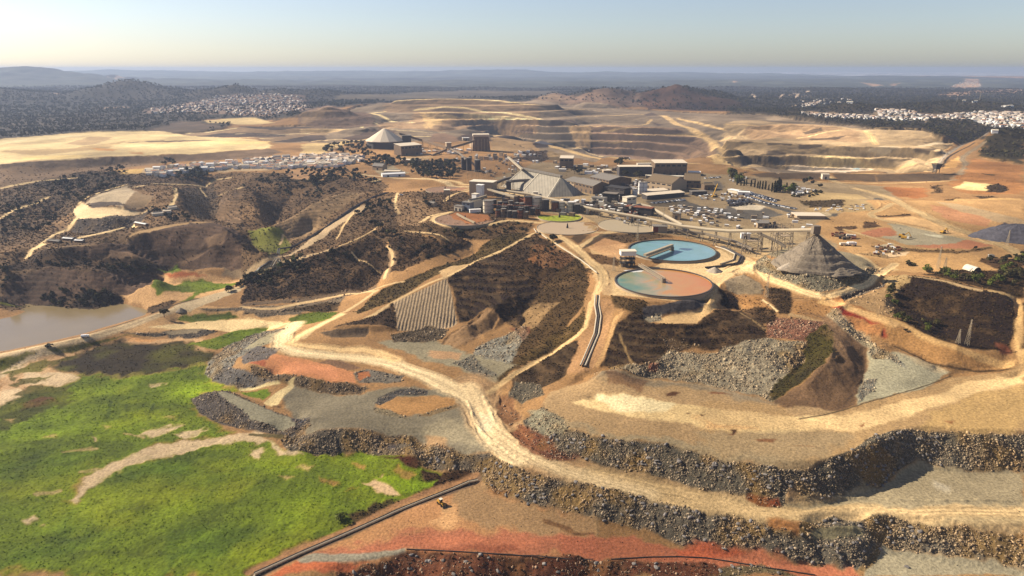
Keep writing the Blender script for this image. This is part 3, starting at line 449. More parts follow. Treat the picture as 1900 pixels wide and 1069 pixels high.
P('b2', "940,290 1180,250 1700,230 1780,300 1700,330 1420,360 1180,330", (100, 78, 52), 4, 6, scrub=.5, wild=.6); P('b2', "880,90 1160,100 1260,200 1100,260 950,260 960,120", (150, 120, 88), 4, 7, scrub=.35)
P('b2', "0,750 350,712 650,665 850,622 830,665 700,690 350,735 0,770", (120, 98, 76), 3, 4, rub=.2); P('b2', "0,775 350,745 640,700 600,740 350,800 0,830", (126, 108, 88), 3, 4, rub=.4)
P('b2', "290,830 480,780 600,800 520,850 300,890", (100, 110, 32), 3, 5, grass=.8); P('b2', "240,790 480,740 600,740 590,790 480,790", (84, 66, 44), 3, 5, scrub=.6)
P('b2', "680,800 860,660 1200,530 1440,440 1690,310 1790,330 1600,425 1430,500 1200,570 930,735 720,810", (92, 74, 38), 3, 4, scrub=.7)
for a_, w_ in (("0,768 150,785 350,745 560,705 700,680 830,668", 5.5), ("830,665 760,720 640,790 560,840 450,900 380,960", 5), ("700,690 1000,610", 3), ("600,390 800,305 870,240", 3), ("1000,300 1250,330 1430,350 1690,315", 3.5), ("580,350 640,240 720,150", 4), ("250,320 230,380", 3), ("760,840 930,740 1150,620 1270,580", 5.5), ("1430,500 1600,425 1700,360 1790,325", 4), ("960,60 940,130 970,190", 5), ("680,430 850,560", 2.5), ("900,390 940,460 880,590", 4)): S('b2', a_, w_, (204, 172, 128), warp=1)
P('b2', "1220,550 1300,515 1430,495 1420,530 1330,575 1250,580", (190, 158, 116), 2, 3); S('b2', "1270,580 1380,560 1430,500", 3.5, ROAD)
# striped field and dark slope
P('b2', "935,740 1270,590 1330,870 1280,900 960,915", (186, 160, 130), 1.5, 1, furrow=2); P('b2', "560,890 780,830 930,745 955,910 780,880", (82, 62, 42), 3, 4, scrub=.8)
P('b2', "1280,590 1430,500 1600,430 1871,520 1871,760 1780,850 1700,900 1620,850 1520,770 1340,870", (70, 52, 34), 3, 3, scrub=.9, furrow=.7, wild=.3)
P('b2', "1200,1010 1230,980 1420,850 1520,775 1600,820 1560,900 1450,960 1300,1040", (164, 130, 94), 2.5, 4, wild=.7)
P('b3', "650,740 930,600 1090,690 1250,790 1440,940 1420,1069 1000,1069 700,850", (92, 70, 46), 4, 7, scrub=.7, wild=.6); P('b3', "880,830 940,700 1100,700 1250,800 1330,880 1100,880", (150, 108, 70), 4, 8, a=.75, scrub=.5); P('b3', "1340,900 1440,940 1450,1069 1380,1069", (186, 142, 96), 3, 5)
P('p', "935,640 1000,545 1080,475 1092,520 1085,560 1020,640 925,712 900,700", (98, 76, 46), 3, 4, scrub=.75); P('c4', "560,0 580,140 400,260 230,340 110,430 210,300 330,210 560,60", (94, 74, 38), 2.5, 3, scrub=.7)
P('c4', "270,0 450,0 300,150 250,140", (164, 132, 92), 3, 5, wild=.8, scrub=.2)
P('c4', "60,210 260,120 270,190 180,320 120,390 0,340 0,240", (150, 142, 128), 2.5, 4, rub=.9); P('c4', "180,140 290,130 260,210", (140, 88, 66), 2, 4, a=.6)
P('c2', "1100,170 1400,150 1560,210 1900,300 1750,400 1600,330 1350,260", (158, 144, 118), 4, 6); P('c2', "1400,220 1600,230 1560,270 1400,260", (196, 150, 108), 4, 6, a=.7)
P('c2', "1180,130 1400,80 1500,100 1460,150 1200,170", (100, 84, 64), 2, 3, rub=.8, scrub=.3); P('c2', "780,110 1060,90 1040,140 850,145", (112, 92, 72), 2, 3, wild=.5)
P('c2', "1530,290 1640,240 1720,320 1790,360 1700,370", (128, 120, 106), 2, 3, rub=.9)
# pipe corridor and scrub below the tanks
P('c4', "600,0 730,0 700,130 640,340 540,370 480,380 540,200 590,140", (178, 138, 98), 2, 3); P('c4', "480,380 540,200 400,260 200,380 180,460 340,450", (78, 60, 40), 2, 3, scrub=.8, furrow=.6)
P('c4', "650,340 720,130 800,60 860,50 1010,260 940,340", (72, 54, 36), 2.5, 3, scrub=.9, furrow=.8); S('c4', "750,170 820,340", 2, (150, 122, 84)); S('c4', "735,80 700,200 635,330", 4, (196, 156, 108)); S('c4', "760,60 730,100", 4, (196, 156, 108))
P('b4', "125,560 350,610 300,680 180,650 120,640", (92, 72, 44), 3, 4, scrub=.8); P('b4', "310,640 450,625 700,598 712,620 620,665 430,690 320,700", (88, 80, 78), 2, 2, wild=.5)
P('b4', "330,705 440,700 700,640 750,590 790,640 640,740 440,740", (206, 170, 122), 2, 3); P('b4', "300,690 430,680 430,720 350,730", (160, 146, 124), 2, 2, rub=.6)
P('b4', "340,740 640,740 790,660 900,650 1060,720 1060,840 900,900 600,880 470,930 420,830", (72, 54, 36), 3, 4, scrub=.9, furrow=.4, wild=.5); P('b4', "400,800 520,840 650,880 560,890 470,920 440,860", (110, 88, 64), 3, 4, a=.8, rub=.4)
P('b4', "790,520 900,560 900,650 800,620", (54, 42, 30), 2, 3, scrub=.7); P('b4', "850,540 1040,570 1140,680 920,640", (176, 132, 84), 3, 5, wild=.6, scrub=.3); P('b4', "920,650 1130,660 1140,740 1050,740", (74, 56, 38), 3, 3, scrub=.9)  # the first patch paints the ravine's shadow into the ground colour
P('b4', "1060,510 1200,520 1250,600 1230,680 1160,680 1080,590", (78, 60, 40), 3, 4, scrub=.9); P('b4', "820,480 920,435 1050,490 1040,550 850,540", (150, 130, 104), 3, 4, wild=.8)
S('b4', "1050,590 1140,660", 2.5, PALE); S('b4', "910,670 1060,770", 1.5, (170, 140, 100)); S('b4', "1230,680 1350,710 1440,740 1500,800 1470,930", 5, (184, 152, 112))
P('b4', "1240,600 1440,580 1500,640 1420,700 1250,680", (172, 130, 84), 4, 5, scrub=.15)
# rubble field
P('c4', "620,380 720,345 930,345 1010,262 1250,252 1500,185 1680,220 1710,320 1600,380 1530,525 1420,480 1250,440 950,385", (152, 138, 116), 3, 6, rub=1.25)
P('c4', "1500,180 1510,140 1570,80 1700,95 1830,110 1690,210 1600,185", (142, 98, 76), 3, 4, rub=.9); P('c4', "890,350 910,320 960,330 940,360", (150, 84, 60), 2, 2, rub=.9)
P('c4', "1700,190 1830,110 1870,180 1860,260 1780,340 1660,440 1530,520 1510,480 1600,380 1700,320", (84, 74, 30), 3, 4, scrub=.8)
# road terraces, benches and pads
P('c5', "590,60 700,95 770,180 780,290 740,330 560,500 390,590 600,680 740,650 900,600 940,450 975,300 1000,250 860,130", (138, 108, 80), 3, 4, wild=.6); P('c5', "700,100 850,130 900,200 850,330 760,420 700,380 790,260", (156, 124, 92), 4, 6, a=.6); P('c5', "760,330 800,310 835,350 790,360", (92, 72, 50), 2, 3)
P('b4', "1440,560 1560,540 1860,740 1860,850 1700,830 1480,650", (176, 126, 80), 3, 5, wild=.5); P('b4', "1480,630 1560,650 1790,740 1740,740 1570,690 1500,680", (154, 62, 42), 2, 4); P('b4', "1480,640 1700,830 1780,890 1700,880 1540,760 1440,690", (180, 160, 130), 3, 4, a=.8, rub=.5)
P('c5', "1050,170 1160,200 1130,240 1050,215", (170, 82, 56), 2, 4); P('c5', "870,130 1050,270 1000,290 850,160", (160, 146, 120), 2, 3, rub=.6)
P('c5', "980,300 1060,280 1160,300 1450,420 1300,500 1150,540 910,600 940,460", (182, 170, 142), 3, 4); P('c5', "980,290 1080,275 1150,320 1200,390 1100,340 1000,340", (150, 142, 126), 2, 3, rub=.8); P('c5', "945,460 1030,450 1010,520 920,590", (140, 132, 118), 2, 3, rub=.9)
P('c5', "1130,300 1350,350 1450,420 1350,410", (200, 178, 144), 4, 5, a=.8); P('c5', "1050,110 1300,205 1830,360 1840,380 1560,400 1300,340 1100,250", (184, 140, 90), 3, 4, wild=.3); S('c5', "1130,260 1300,340 1450,390 1600,405 1820,385", 2, (96, 74, 50), warp=2)
P('b5', "500,100 1859,100 1859,560 1600,720 700,720 600,640 500,640 0,340", (192, 152, 104), 5, 6)
P('b5', "640,260 900,240 1300,360 1600,480 1580,500 1000,330 700,280", (224, 182, 130), 4, 4); P('b5', "440,390 580,340 700,335 780,400 560,420", (186, 128, 94), 4, 6); P('b5', "700,300 1000,340 1200,400 1400,430 1200,490 900,490 600,420 780,400", (180, 164, 136), 4, 6)
P('b5', "900,490 1200,480 1400,440 1580,490 1400,520 1000,510", (196, 136, 100), 4, 6); P('b5', "1000,390 1150,400 1130,430 1010,400", (220, 206, 176), 4, 6); P('b5', "1050,140 1200,160 1600,280 1520,330 1200,270 1080,190", (196, 144, 104), 4, 6, wild=.4)
P('b5', "1100,110 1400,150 1859,280 1859,310 1600,280 1200,160", (190, 160, 122), 4, 5); P('b5', "0,110 300,95 480,100 470,130 300,160 0,165", (92, 76, 54), 3, 4, scrub=.3)
P('b5', "0,20 400,50 520,90 300,95 0,100", (196, 166, 120), 4, 5); P('b5', "300,90 480,100 600,180 420,200 300,200", (180, 152, 110), 3, 5)
for a_ in ("540,230 880,218 890,235 600,245", "200,335 410,322 420,350 250,365", "480,290 590,290 620,325 470,345", "1480,610 1859,600 1859,760 1750,720 1600,690 1500,640"): P('b5', a_, (104, 78, 52), 2, 4, scrub=.2)
P('b5', "760,540 1000,510 1400,560 1500,600 1480,640 1640,700 1400,730 1050,700 860,640", (202, 160, 108), 4, 5)
for a_, w_ in (("400,0 650,60 870,170 1100,290 1400,390 1640,470 1859,600", 14), ("560,235 700,290 1000,350 1350,430 1600,480", 6), ("560,245 520,210 640,180 720,130", 9), ("1640,480 1859,580", 7), ("300,350 700,470 900,530", 4), ("420,570 600,700 760,700", 6)): S('b5', a_, w_, (206, 174, 128), warp=1.5)
P('b5', "630,480 730,470 720,500 600,500", (200, 180, 150), 2, 4); P('b5', "420,560 700,540 860,540 880,570 700,600 550,590", (150, 122, 86), 3, 5, scrub=.2); P('b5', "660,560 880,550 860,580 700,585", (224, 190, 150), 2, 4)
for a_ in ("540,500 780,500 900,515 1300,540 1580,500 1600,520 1300,560 900,545 560,530",): P('b5', a_, (132, 104, 70), 3, 5, scrub=.35)
P('b5', "1530,370 1700,290 1859,340 1859,470 1700,440", (96, 88, 92), 3, 3)
# scrub hill on the right
P('b5', "640,900 700,800 850,750 1100,770 1500,870 1780,960 1770,1069 640,1069", (66, 50, 32), 3, 5, scrub=.8); P('b5', "640,830 700,760 860,740 900,780 780,860 690,940", (180, 150, 106), 3, 6, scrub=.25)
P('c5', "1060,0 1100,60 1250,180 1500,250 1820,300 1840,0", (66, 50, 32), 3, 5, scrub=.8); P('c5', "1730,240 1800,260 1820,310 1750,300", (130, 80, 56), 3, 4)
P('b5', "1000,740 1300,700 1700,720 1859,640 1859,940 1780,930 1500,860 1100,760", (84, 64, 40), 4, 6, scrub=.5, forest=.1)
P('c5', "1860,0 1900,0 1900,340 1880,300", (84, 64, 42), 3, 4, scrub=.6)
S('b5', "860,760 1150,790 1350,850 1500,880", 4, (186, 156, 116)); S('b5', "1580,885 1760,940 1800,980 1800,1069", 7, (212, 176, 124)); S('c5', "1845,0 1850,120 1855,250 1890,340", 7, (214, 174, 120), warp=1)
S('c5', "700,0 900,50 1190,130 1300,205 1560,300 1820,365", 6, (216, 174, 118), warp=1)
# upper bench
P('c4', "355,545 380,480 500,430 600,405 900,380 1250,440 1530,530 1560,560 1700,540 1900,560 1900,860 1600,865 1440,848 1300,826 1180,790 1010,750 740,716 600,706 450,640", (184, 152, 112), 4, 5, soft=1)
P('c5', "0,590 400,600 600,690 900,610 1300,500 1500,440 1840,385 1900,350 1900,765 1150,748 1000,800 900,880 620,970 0,900", (188, 154, 110), 4, 5, soft=1)
P('c4', "600,400 900,390 1250,440 1520,530 1400,520 1000,430 700,410", (158, 140, 116), 6, 8, a=.8); P('c4', "700,380 900,400 880,460 720,430", (132, 92, 64), 4, 8, a=.6); P('c4', "440,600 600,680 1000,700 1300,780 1600,800 1500,860 1180,790 740,716", (166, 150, 122), 6, 8, a=.7)
P('c4', "530,520 700,480 900,500 1250,560 1500,620 1700,600 1900,580 1900,660 1600,690 1300,665 900,600 560,560", (240, 206, 152), 5, 6, a=.95); P('c4', "640,490 850,495 1050,530 1000,570 700,560", (252, 228, 182), 5, 6, a=.9); P('c4', "1150,600 1400,610 1500,660 1250,650", (232, 176, 118), 6, 8, a=.6)
P('c5', "0,620 250,640 600,690 900,640 1300,560 1550,470 1900,400 1900,470 1600,540 1300,640 900,760 500,750 0,700", (232, 196, 144), 6, 5, a=.95)
P('c5', "1350,650 1600,540 1900,480 1900,740 1500,760 1280,740", (204, 168, 112), 6, 8, a=.7); P('c5', "0,760 300,750 900,780 700,920 400,940 0,880", (176, 152, 118), 8, 9, a=.7)
for a_ in ("320,810 470,795 440,825 340,825", "165,775 200,750 190,780", "620,845 690,855 640,855", "905,710 955,705 930,725", "1410,700 1480,695 1440,715", "20,535 120,530 170,545 60,545", "560,840 620,850 600,845", "1180,640 1210,650 1190,645"): P('c5', a_, (150, 100, 64), 2, 5, a=.8)
P('c4', "1000,475 1060,470 1050,490 1010,488", (120, 84, 56), 2, 3); S('c5', "580,685 740,658 900,608 1200,525 1465,435", 1.6, (110, 92, 68), warp=1)
P('c4', "1330,660 1360,660 1340,690", (110, 78, 52), 1.5, 2); P('c4', "1100,575 1130,580 1110,585", (120, 86, 56), 1.5, 2); P('c4', "1170,585 1200,590 1180,597", (120, 86, 56), 1.5, 2)
P('c6', "700,290 850,308 1000,302 1130,292 1255,242 1385,142 1340,60 1200,50 1100,100 950,160 850,170 740,150 660,200", (116, 106, 90), 2, 2.5, rub=1.2)
# grey platform, hairpin, brown pad, tongue
P('c2', "560,470 620,420 860,470 1000,460 1200,420 1500,440 1640,520 1680,640 1760,780 1600,788 1330,738 1280,690 900,680 700,690 640,620", (140, 127, 106), 4, 4); P('c2', "1300,650 1500,600 1660,620 1700,760 1500,720", (166, 150, 122), 6, 8, a=.8)
P('c2', "1100,530 1200,480 1400,470 1540,490 1560,530 1380,580 1240,600 1120,560", (176, 134, 86), 3, 4); P('c2', "1085,520 1110,480 1220,430 1390,440 1380,465 1220,470 1120,530", (92, 86, 82), 1.5, 2, rub=1); P('c2', "1090,545 1180,560 1270,605 1220,600 1100,575", (140, 124, 98), 1.5, 2, rub=.8); P('c2', "1320,590 1460,545 1560,520 1540,545 1400,590", (140, 116, 84), 1.5, 2, rub=.4)
P('c2', "520,95 640,80 640,120 420,200 300,260 260,350 180,390 125,350 150,270 250,190 400,120", (136, 128, 116), 2.5, 3, rub=.75); P('c2', "350,210 480,120 620,90 600,140 440,190", (166, 152, 122), 3, 4, a=.9)
P('c2', "160,390 250,300 330,330 560,400 540,395 300,430 290,415", (112, 104, 98), 2.5, 3, rub=.5); P('c2', "330,250 420,190 550,200 520,240 480,280 340,300", (116, 106, 100), 2, 3, rub=.4)
P('c2', "375,285 480,270 520,235 760,280 960,335 980,395 1050,405 830,392 600,352", (200, 140, 96), 3, 3); P('c2', "520,270 700,290 900,350 860,380 600,340", (212, 146, 104), 5, 6, a=.7); P('c2', "370,292 470,270 460,310", (180, 110, 76), 2, 3)
P('c2', "385,300 600,356 830,394 980,408 1060,425 1000,460 860,468 720,442 570,405 385,345", (112, 92, 70), 1.5, 2, rub=.7); P('c2', "620,370 640,365 620,420 590,400", (200, 176, 130), 1.5, 1)
P('c2', "960,340 1040,320 1250,360 1230,395 1000,395", (120, 110, 98), 2, 2, rub=.7); P('c2', "980,340 1050,330 1060,360 1000,385", (170, 112, 72), 2, 2); P('c2', "860,260 1000,310 940,330 760,285", (138, 106, 80), 2, 3)
P('c2', "40,490 180,445 250,445 440,528 620,598 650,650 700,700 560,705 400,670 200,627 95,567", (98, 88, 82), 2, 2.5, rub=.8); P('c2', "180,450 260,455 440,532 615,600 632,645 570,674 480,636 370,596 290,530", (150, 140, 118), 2, 2.5); P('c2', "620,600 720,590 720,640 660,680 640,640", (80, 76, 80), 2, 3, rub=1)
P('c2', "310,425 540,388 555,405 320,445", (206, 184, 138), 1.2, .6); P('c2', "605,405 632,415 500,535 455,512", (206, 182, 138), 1.2, .6); P('c2', "310,450 480,440 500,470 450,500", (104, 120, 28), 2, 3, grass=.8)
S('c2', "380,690 560,705", 4, (110, 96, 60), warp=2)
# main haul road
S('c4', "-20,420 60,560 180,720 420,850 700,930 1100,1000 1560,1080", 34, (186, 150, 110), f=9, warp=4); S('c6', "0,200 200,250 500,320 800,370 1100,350 1500,355 1900,360 2100,360", 22, (212, 180, 134), f=6, warp=2); S('c6', "800,400 850,420 910,440", 10, (176, 126, 78), warp=3)
P('c6', "820,305 1000,305 1250,245 1420,140 1900,165 1900,335 1500,325 1000,330", (170, 152, 122), 4, 5); P('c6', "1480,220 1560,240 1570,270 1500,250", (196, 180, 156), 4, 5, a=.8); P('c6', "900,385 1240,375 1500,390 1900,385 1900,470 1700,450 1450,395", (164, 146, 114), 4, 4, a=.6)
S('c2', "640,60 560,150 560,190 640,225 860,245 1100,270 1300,330 1500,420 1640,490 1720,600 1760,720 1894,830", 19, (226, 198, 156), f=6, warp=2.5); S('c2', "600,180 700,190 900,210 1060,210 1200,270", 12, (222, 186, 136), f=6, warp=3)
S('c4', "-30,440 40,560 60,640 180,740 380,850 640,930 900,1000", 13, (236, 205, 160), f=8, warp=2); P('c2', "1690,560 1760,600 1760,680 1700,670", (250, 226, 186), 4, 4, a=.7)
S('c4', "75,470 250,350 420,255 570,150 590,80 605,0", 5, (220, 184, 134), warp=.6); S('c2', "600,175 700,110 780,70 900,10", 9, (224, 190, 140), warp=2)
# banks of blasted rock
BK = (118, 108, 92)
P('c4', "355,545 450,640 600,706 740,716 870,735 1010,750 1180,790 1300,826 1440,848 1640,866 1600,1040 1420,1005 1230,978 930,905 740,865 540,812 380,805 300,700 250,620", BK, 2, 2.5, rub=1)
P('c5', "350,950 450,965 620,975 780,945 900,880 960,815 1020,780 1150,748 1300,758 1500,765 1750,768 1900,775 1900,960 1760,975 1500,960 1380,950 1250,930 1180,960 1020,1069 350,1069", (116, 106, 90), 2, 2.5, rub=1.1)
P('c4', "240,640 330,650 480,780 540,815 400,820 300,780 180,690", (130, 74, 46), 3, 4, a=.8, rub=.6, scrub=.2); P('c4', "280,560 440,590 500,650 420,700 300,660", (158, 148, 124), 3, 4, a=.8, rub=.9); P('c4', "130,480 200,480 240,600 190,660 130,600", (142, 104, 72), 3, 4, wild=.6, rub=.2)
P('c4', "200,420 340,430 360,480 250,530 180,490", (110, 100, 84), 2, 3, rub=.9)
P('c6', "0,250 200,288 350,333 500,373 650,393 900,450 912,398 1050,388 1230,378 1300,370 1450,395 1700,450 1900,470 1900,605 1700,562 1450,532 1280,508 1180,612 1050,588 860,555 720,528 550,512 400,500 270,435 0,392", (116, 106, 92), 2, 2.5, rub=1)
P('c6', "950,435 1170,420 1200,455 1100,475 960,475", (158, 144, 112), 2, 2); P('c6', "1860,450 1900,455 1900,540", (140, 100, 54), 2, 3, a=.8, rub=.8); P('c6', "680,270 800,265 815,320 720,325 670,300", (146, 80, 46), 2, 4, rub=.5); P('c6', "1250,505 1280,515 1230,620 1180,610", (136, 112, 78), 1.5, 2, rub=.7)
P('c3', "1290,265 1330,170 1400,160 1500,200 1700,255 1900,290 1900,475 1700,412 1580,388 1450,352 1320,310", (124, 114, 100), 2, 2.5, rub=1); P('c3', "1330,290 1450,310 1500,340 1420,345 1330,320", (132, 70, 44), 2, 3, a=.8, rub=.6)
P('c2', "560,720 580,690 700,690 900,680 1100,690 1280,690 1330,740 1600,790 1740,790 1800,840 1760,930 1690,930 1620,905 1400,872 1280,792 960,794 850,815 690,792 600,770", (112, 100, 86), 2, 3, rub=.95)
P('c2', "1050,700 1220,690 1200,770 1080,760", (78, 74, 84), 3, 4, a=.7); P('c2', "1370,690 1500,700 1520,750 1400,760", (182, 140, 96), 4, 5, a=.6, soft=0)
# tank pads, loop road
P('b4', "0,150 180,240 210,330 200,450 130,560 60,560 0,430", (206, 170, 126), 3, 4); P('b4', "0,180 130,180 210,240 180,310 0,290", (206, 156, 110), 4, 6, a=.8); P('b4', "0,310 170,340 160,380 60,350", (150, 118, 76), 3, 4, scrub=.2)
P('b4', "330,400 780,270 940,320 1000,350 1000,430 900,430 800,500 740,570 500,600 130,560 100,460", (210, 178, 134), 3, 3); P('b4', "40,190 180,180 380,170 500,200 360,215 200,240", (112, 88, 60), 3, 4, scrub=.4); P('b4', "780,270 860,270 930,330 900,370 860,320", (180, 152, 112), 2, 3)
P('b4', "560,200 700,190 900,240 1100,300 1010,340 900,290 780,250", (186, 156, 116), 3, 3); P('b4', "400,80 1200,150 1340,190 1100,270 900,230 560,180", (178, 154, 120), 4, 5)
S('b4', "760,430 860,400 960,340 1050,440 1200,500 1340,555 1440,575 1600,535 1750,450 1870,370", 10, (224, 190, 142), warp=1); S('b4', "780,560 740,620 640,700 440,725", 7, (206, 170, 122), warp=2); S('b4', "1440,575 1560,630 1700,680 1870,740", 7, (220, 178, 124), warp=1)
S('b4', "0,280 60,420 30,540 0,620", 7, (214, 176, 128)); S('b4', "1160,270 1300,300 1500,330 1700,370", 5, (190, 160, 118), warp=2)
P('b4', "1010,350 1070,310 1130,378 1310,428 1470,428 1640,410 1775,400 1740,440 1560,512 1410,545 1300,522 1150,455 1015,395", (130, 120, 100), 2, 2.5, rub=.8); P('b4', "1080,310 1400,430 1640,410 1760,395 1600,300 1200,260", (150, 134, 108), 3, 3)
P('b4', "1545,580 1560,560 1830,470 1800,510 1560,605", (74, 68, 66), 1.5, 2, rub=.9); P('b4', "1560,610 1800,520 1870,520 1860,700 1750,680", (190, 154, 110), 3, 5, rub=.15)
# round pads and loops above the tanks
for a_, c_ in (("150,470 300,420 560,440 580,480 420,515 220,510", (176, 120, 76)), ("50,225 200,205 380,215 350,240 80,250", (176, 132, 100)), ("1050,540 1200,515 1480,530 1440,570 1150,590", (198, 166, 124)), ("1560,510 1700,490 1871,500 1871,560 1650,560", (206, 180, 140)), ("1300,600 1400,610 1300,680 1240,640", (110, 86, 60)), ("640,250 1000,330 820,370 600,330", (136, 112, 84)), ("940,450 1330,440 1440,500 1000,500", (204, 170, 124)), ("880,800 960,780 930,850", (190, 132, 80))): P('b3', a_, c_, 2.5, 3)
for a_, w_ in (("0,500 100,440 250,415", 6), ("250,415 80,470 150,520 350,545 600,520 700,480 1000,505", 8), ("200,330 260,270 400,240", 7), ("600,235 1000,320 1400,400", 7), ("1050,520 1000,550 1150,620 1290,720 1500,900 1520,1000 1470,1069", 10), ("1871,575 1600,575 1450,620 1310,720", 8), ("970,560 1030,620 1150,690 1300,800 1440,900", 3.5), ("1050,590 1300,600 1560,580", 6), ("20,135 200,150 400,190", 7), ("660,740 880,620 980,580", 4), ("240,945 400,860 440,830 650,740", 4)): S('b3', a_, w_, (222, 188, 140), warp=1.2)
P('b3', "1360,760 1600,780 1640,860 1480,850", (120, 90, 58), 3, 5, scrub=.3); P('b3', "1350,700 1700,680 1700,800 1560,790", (220, 174, 126), 4, 5, a=.8); P('b3', "1340,720 1480,600 1650,590 1500,640 1380,710", (70, 56, 42), 2, 3, a=.8)
P('b3', "480,530 700,510 930,500 900,570 700,590 480,580", (120, 92, 60), 3, 5, scrub=.55, wild=.7)
for a_, w_ in (("0,520 200,500 380,470", 5), ("60,620 200,600 330,590", 3), ("420,820 520,800 600,780", 3), ("0,700 120,690", 4), ("680,690 900,700 1050,680", 3), ("820,600 980,620 1120,610", 3), ("300,1000 500,960 700,970", 4), ("350,880 520,860", 3)): S('c1', a_, w_, (84, 92, 16), f=4, warp=5, a=.5, grass=1)
for a_ in ("0,215 120,185 260,150 330,120 300,160 180,200 60,240", "20,250 140,235 240,215 200,235 80,262", "60,290 150,262 300,262 340,240 300,285 160,300", "0,170 90,150 160,135 90,175 0,200"): P('c1', a_, (92, 88, 34), 3, 9, a=.85, grass=.7)
for a_ in ("20,400 70,395 60,410", "180,480 240,470 220,486", "440,430 470,440 455,452", "700,400 760,396 740,410", "1180,640 1240,650 1200,664", "1260,600 1330,606 1300,622"): P('c1', a_, (190, 160, 118), 4, 6, a=.7)
# red flat and the slope at the foot of the picture
P('c3', "60,774 600,560 1290,265 1330,310 1450,352 1580,388 1700,412 1900,475 1900,690 900,650 560,774", (190, 142, 98), 3, 4, soft=1); P('c3', "1160,300 1330,300 1500,360 1900,470 1900,560 1600,560 1300,480 1150,400", (160, 134, 100), 8, 10, a=.7)
P('c3', "420,660 700,570 1000,520 1400,540 1900,570 1900,670 1500,660 900,625 640,650", (186, 120, 90), 6, 8, a=.9); P('c3', "560,650 900,560 1300,560 1900,590 1900,620 1300,600 900,610", (196, 126, 92), 5, 7, a=.9)
P('c6', "-150,470 200,460 400,500 860,560 1050,590 1100,640 700,640 300,560 -150,560", (192, 120, 88), 4, 6, a=.9); P('c6', "370,510 560,515 680,540 640,555 400,545", (194, 108, 72), 3, 5, a=.9); P('c6', "550,560 900,620 1200,639 1150,600 860,560", (196, 126, 92), 3, 4)
P('c3', "100,774 340,700 620,680 700,680 500,774", (200, 116, 76), 3, 5, a=.9); P('c3', "320,690 420,655 600,650 900,625 905,655 700,680 500,700 350,705", (164, 152, 132), 2, 2)
P('c3', "560,774 620,720 760,680 900,650 1000,650 1400,665 1900,690 1900,800 560,800", (126, 80, 56), 4, 6, rub=.25, scrub=.3, wild=1); P('c6', "-100,575 400,560 500,570 570,600 560,639 -100,639", (126, 80, 56), 3, 5, rub=.3, scrub=.4, wild=1); P('c6', "560,590 700,600 1000,639 560,639", (120, 104, 76), 2, 4, rub=.6, scrub=.2)
P('c3', "1000,620 1500,600 1560,640 1400,655 1000,645", (150, 84, 58), 5, 8, a=.5); P('c3', "1040,480 1160,400 1240,480 1160,510", (222, 176, 126), 5, 8, a=.6); P('c6', "1280,510 1450,534 1700,565 1900,610 1900,639 1210,639", (168, 154, 128), 2, 3, soft=1)
S('c3', "60,755 300,650 600,520 850,400 1100,290 1280,240", 5.5, (164, 124, 88), warp=1); S('c3', "95,774 330,665 600,550 900,415 1290,262", 4.5, (128, 104, 84), warp=.6)
for a_ in ("1630,460 1680,480 1760,510 1800,540 1900,550 1800,560 1640,490",): P('c3', a_, (150, 112, 76), 2, 3, wild=1)
# ---------------------------------------------------------------- small relief
hD = np.clip(GDf/500, .6, 6)
wild = MSK['wild']; rub = MSK['rub']; grass = MSK['grass']; scrub = MSK['scrub']; soft = MSK['soft']
slx = np.gradient(ZG, axis=1)/(DS*GDf); sly = np.gradient(ZG, axis=0)/(np.gradient(gl)[:, None]*GDf); SLOPE = np.sqrt(slx**2+sly**2).astype(np.float32)
def terrace(z, step, off):
    f = (z+off)/step; k = np.floor(f); r = f-k; return step*(k+np.clip((r-.46)/.54, 0, 1)**.9)-off
tm = MSK['terr']; Zt = terrace(ZG+4*NB+1*N1, 20.0, 40)-4*NB*.6-.5*N1; ZG = ZG+(Zt-ZG)*np.clip(tm, 0, 1)*.98
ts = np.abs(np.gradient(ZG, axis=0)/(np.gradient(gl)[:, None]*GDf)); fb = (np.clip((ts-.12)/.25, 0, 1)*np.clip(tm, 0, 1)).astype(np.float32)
ZB = ZG.copy(); gul = ridged(GX, GY, 70, 4); g2 = ridged(GX+.5*GY, GY-.3*GX, 42, 4, ox=12)
ZG += (wild*(8*(gul-.62)+2.4*fbm(GX, GY, 16, 4, .6))*np.clip(.35+SLOPE*2, 0, 1.2)).astype(np.float32)
fm_ = MSK['furrow']*(MSK['furrow'] <= 1); ZG += (fm_*5*(g2-.62)*np.clip(SLOPE*2.5, 0, 1)).astype(np.float32)
bank = np.clip((SLOPE-.18)/.2, 0, 1)*rub
ribs = np.abs(fbm(GX+.3*GY, GY*.45, 13, 3, ox=4)); rk = fbm(GX, GY, 2.6, 2, ox=8)
ZG += (bank*(2.2*(ribs-.3)+.9*fbm(GX, GY, 7, 3))+np.clip(rub, 0, 1)*(.55*rk+.8*fbm(GX, GY, 9, 2))).astype(np.float32)
ZG += (grass*(.7*fbm(GX, GY, 9, 3, ox=3)+.35*np.abs(fbm(GX, GY, 3.2, 2, ox=5))+1.0*fbm(GX, GY, 40, 2, ox=6))+scrub*(.7*np.abs(fbm(GX, GY, 5, 3, ox=6)))).astype(np.float32)
ZG += BERM*np.clip(.6+N3, 0, 1.2)*(GDf < 1300)+(.12*N3*(1+.5*soft)+.35*N1).astype(np.float32)
fm = MSK['forest']; ZG += (fm*(3.5*fbm(GX, GY, 22*hD.clip(1, 4), 2, ox=2)+2)*np.clip(GDf/1500, .3, 1.6)).astype(np.float32)
far = np.clip((GDf-3600)/1500, 0, 1); ZM = ZG.copy(); ZG += (far*(55*(ridged(GX, GY, 1500, 5, ox=1)-.62)+10*fbm(GX, GY, 300, 3))*np.clip(GDf/9000, .25, 1)*np.clip((23000-GDf)/4000, .1, 1)).astype(np.float32)
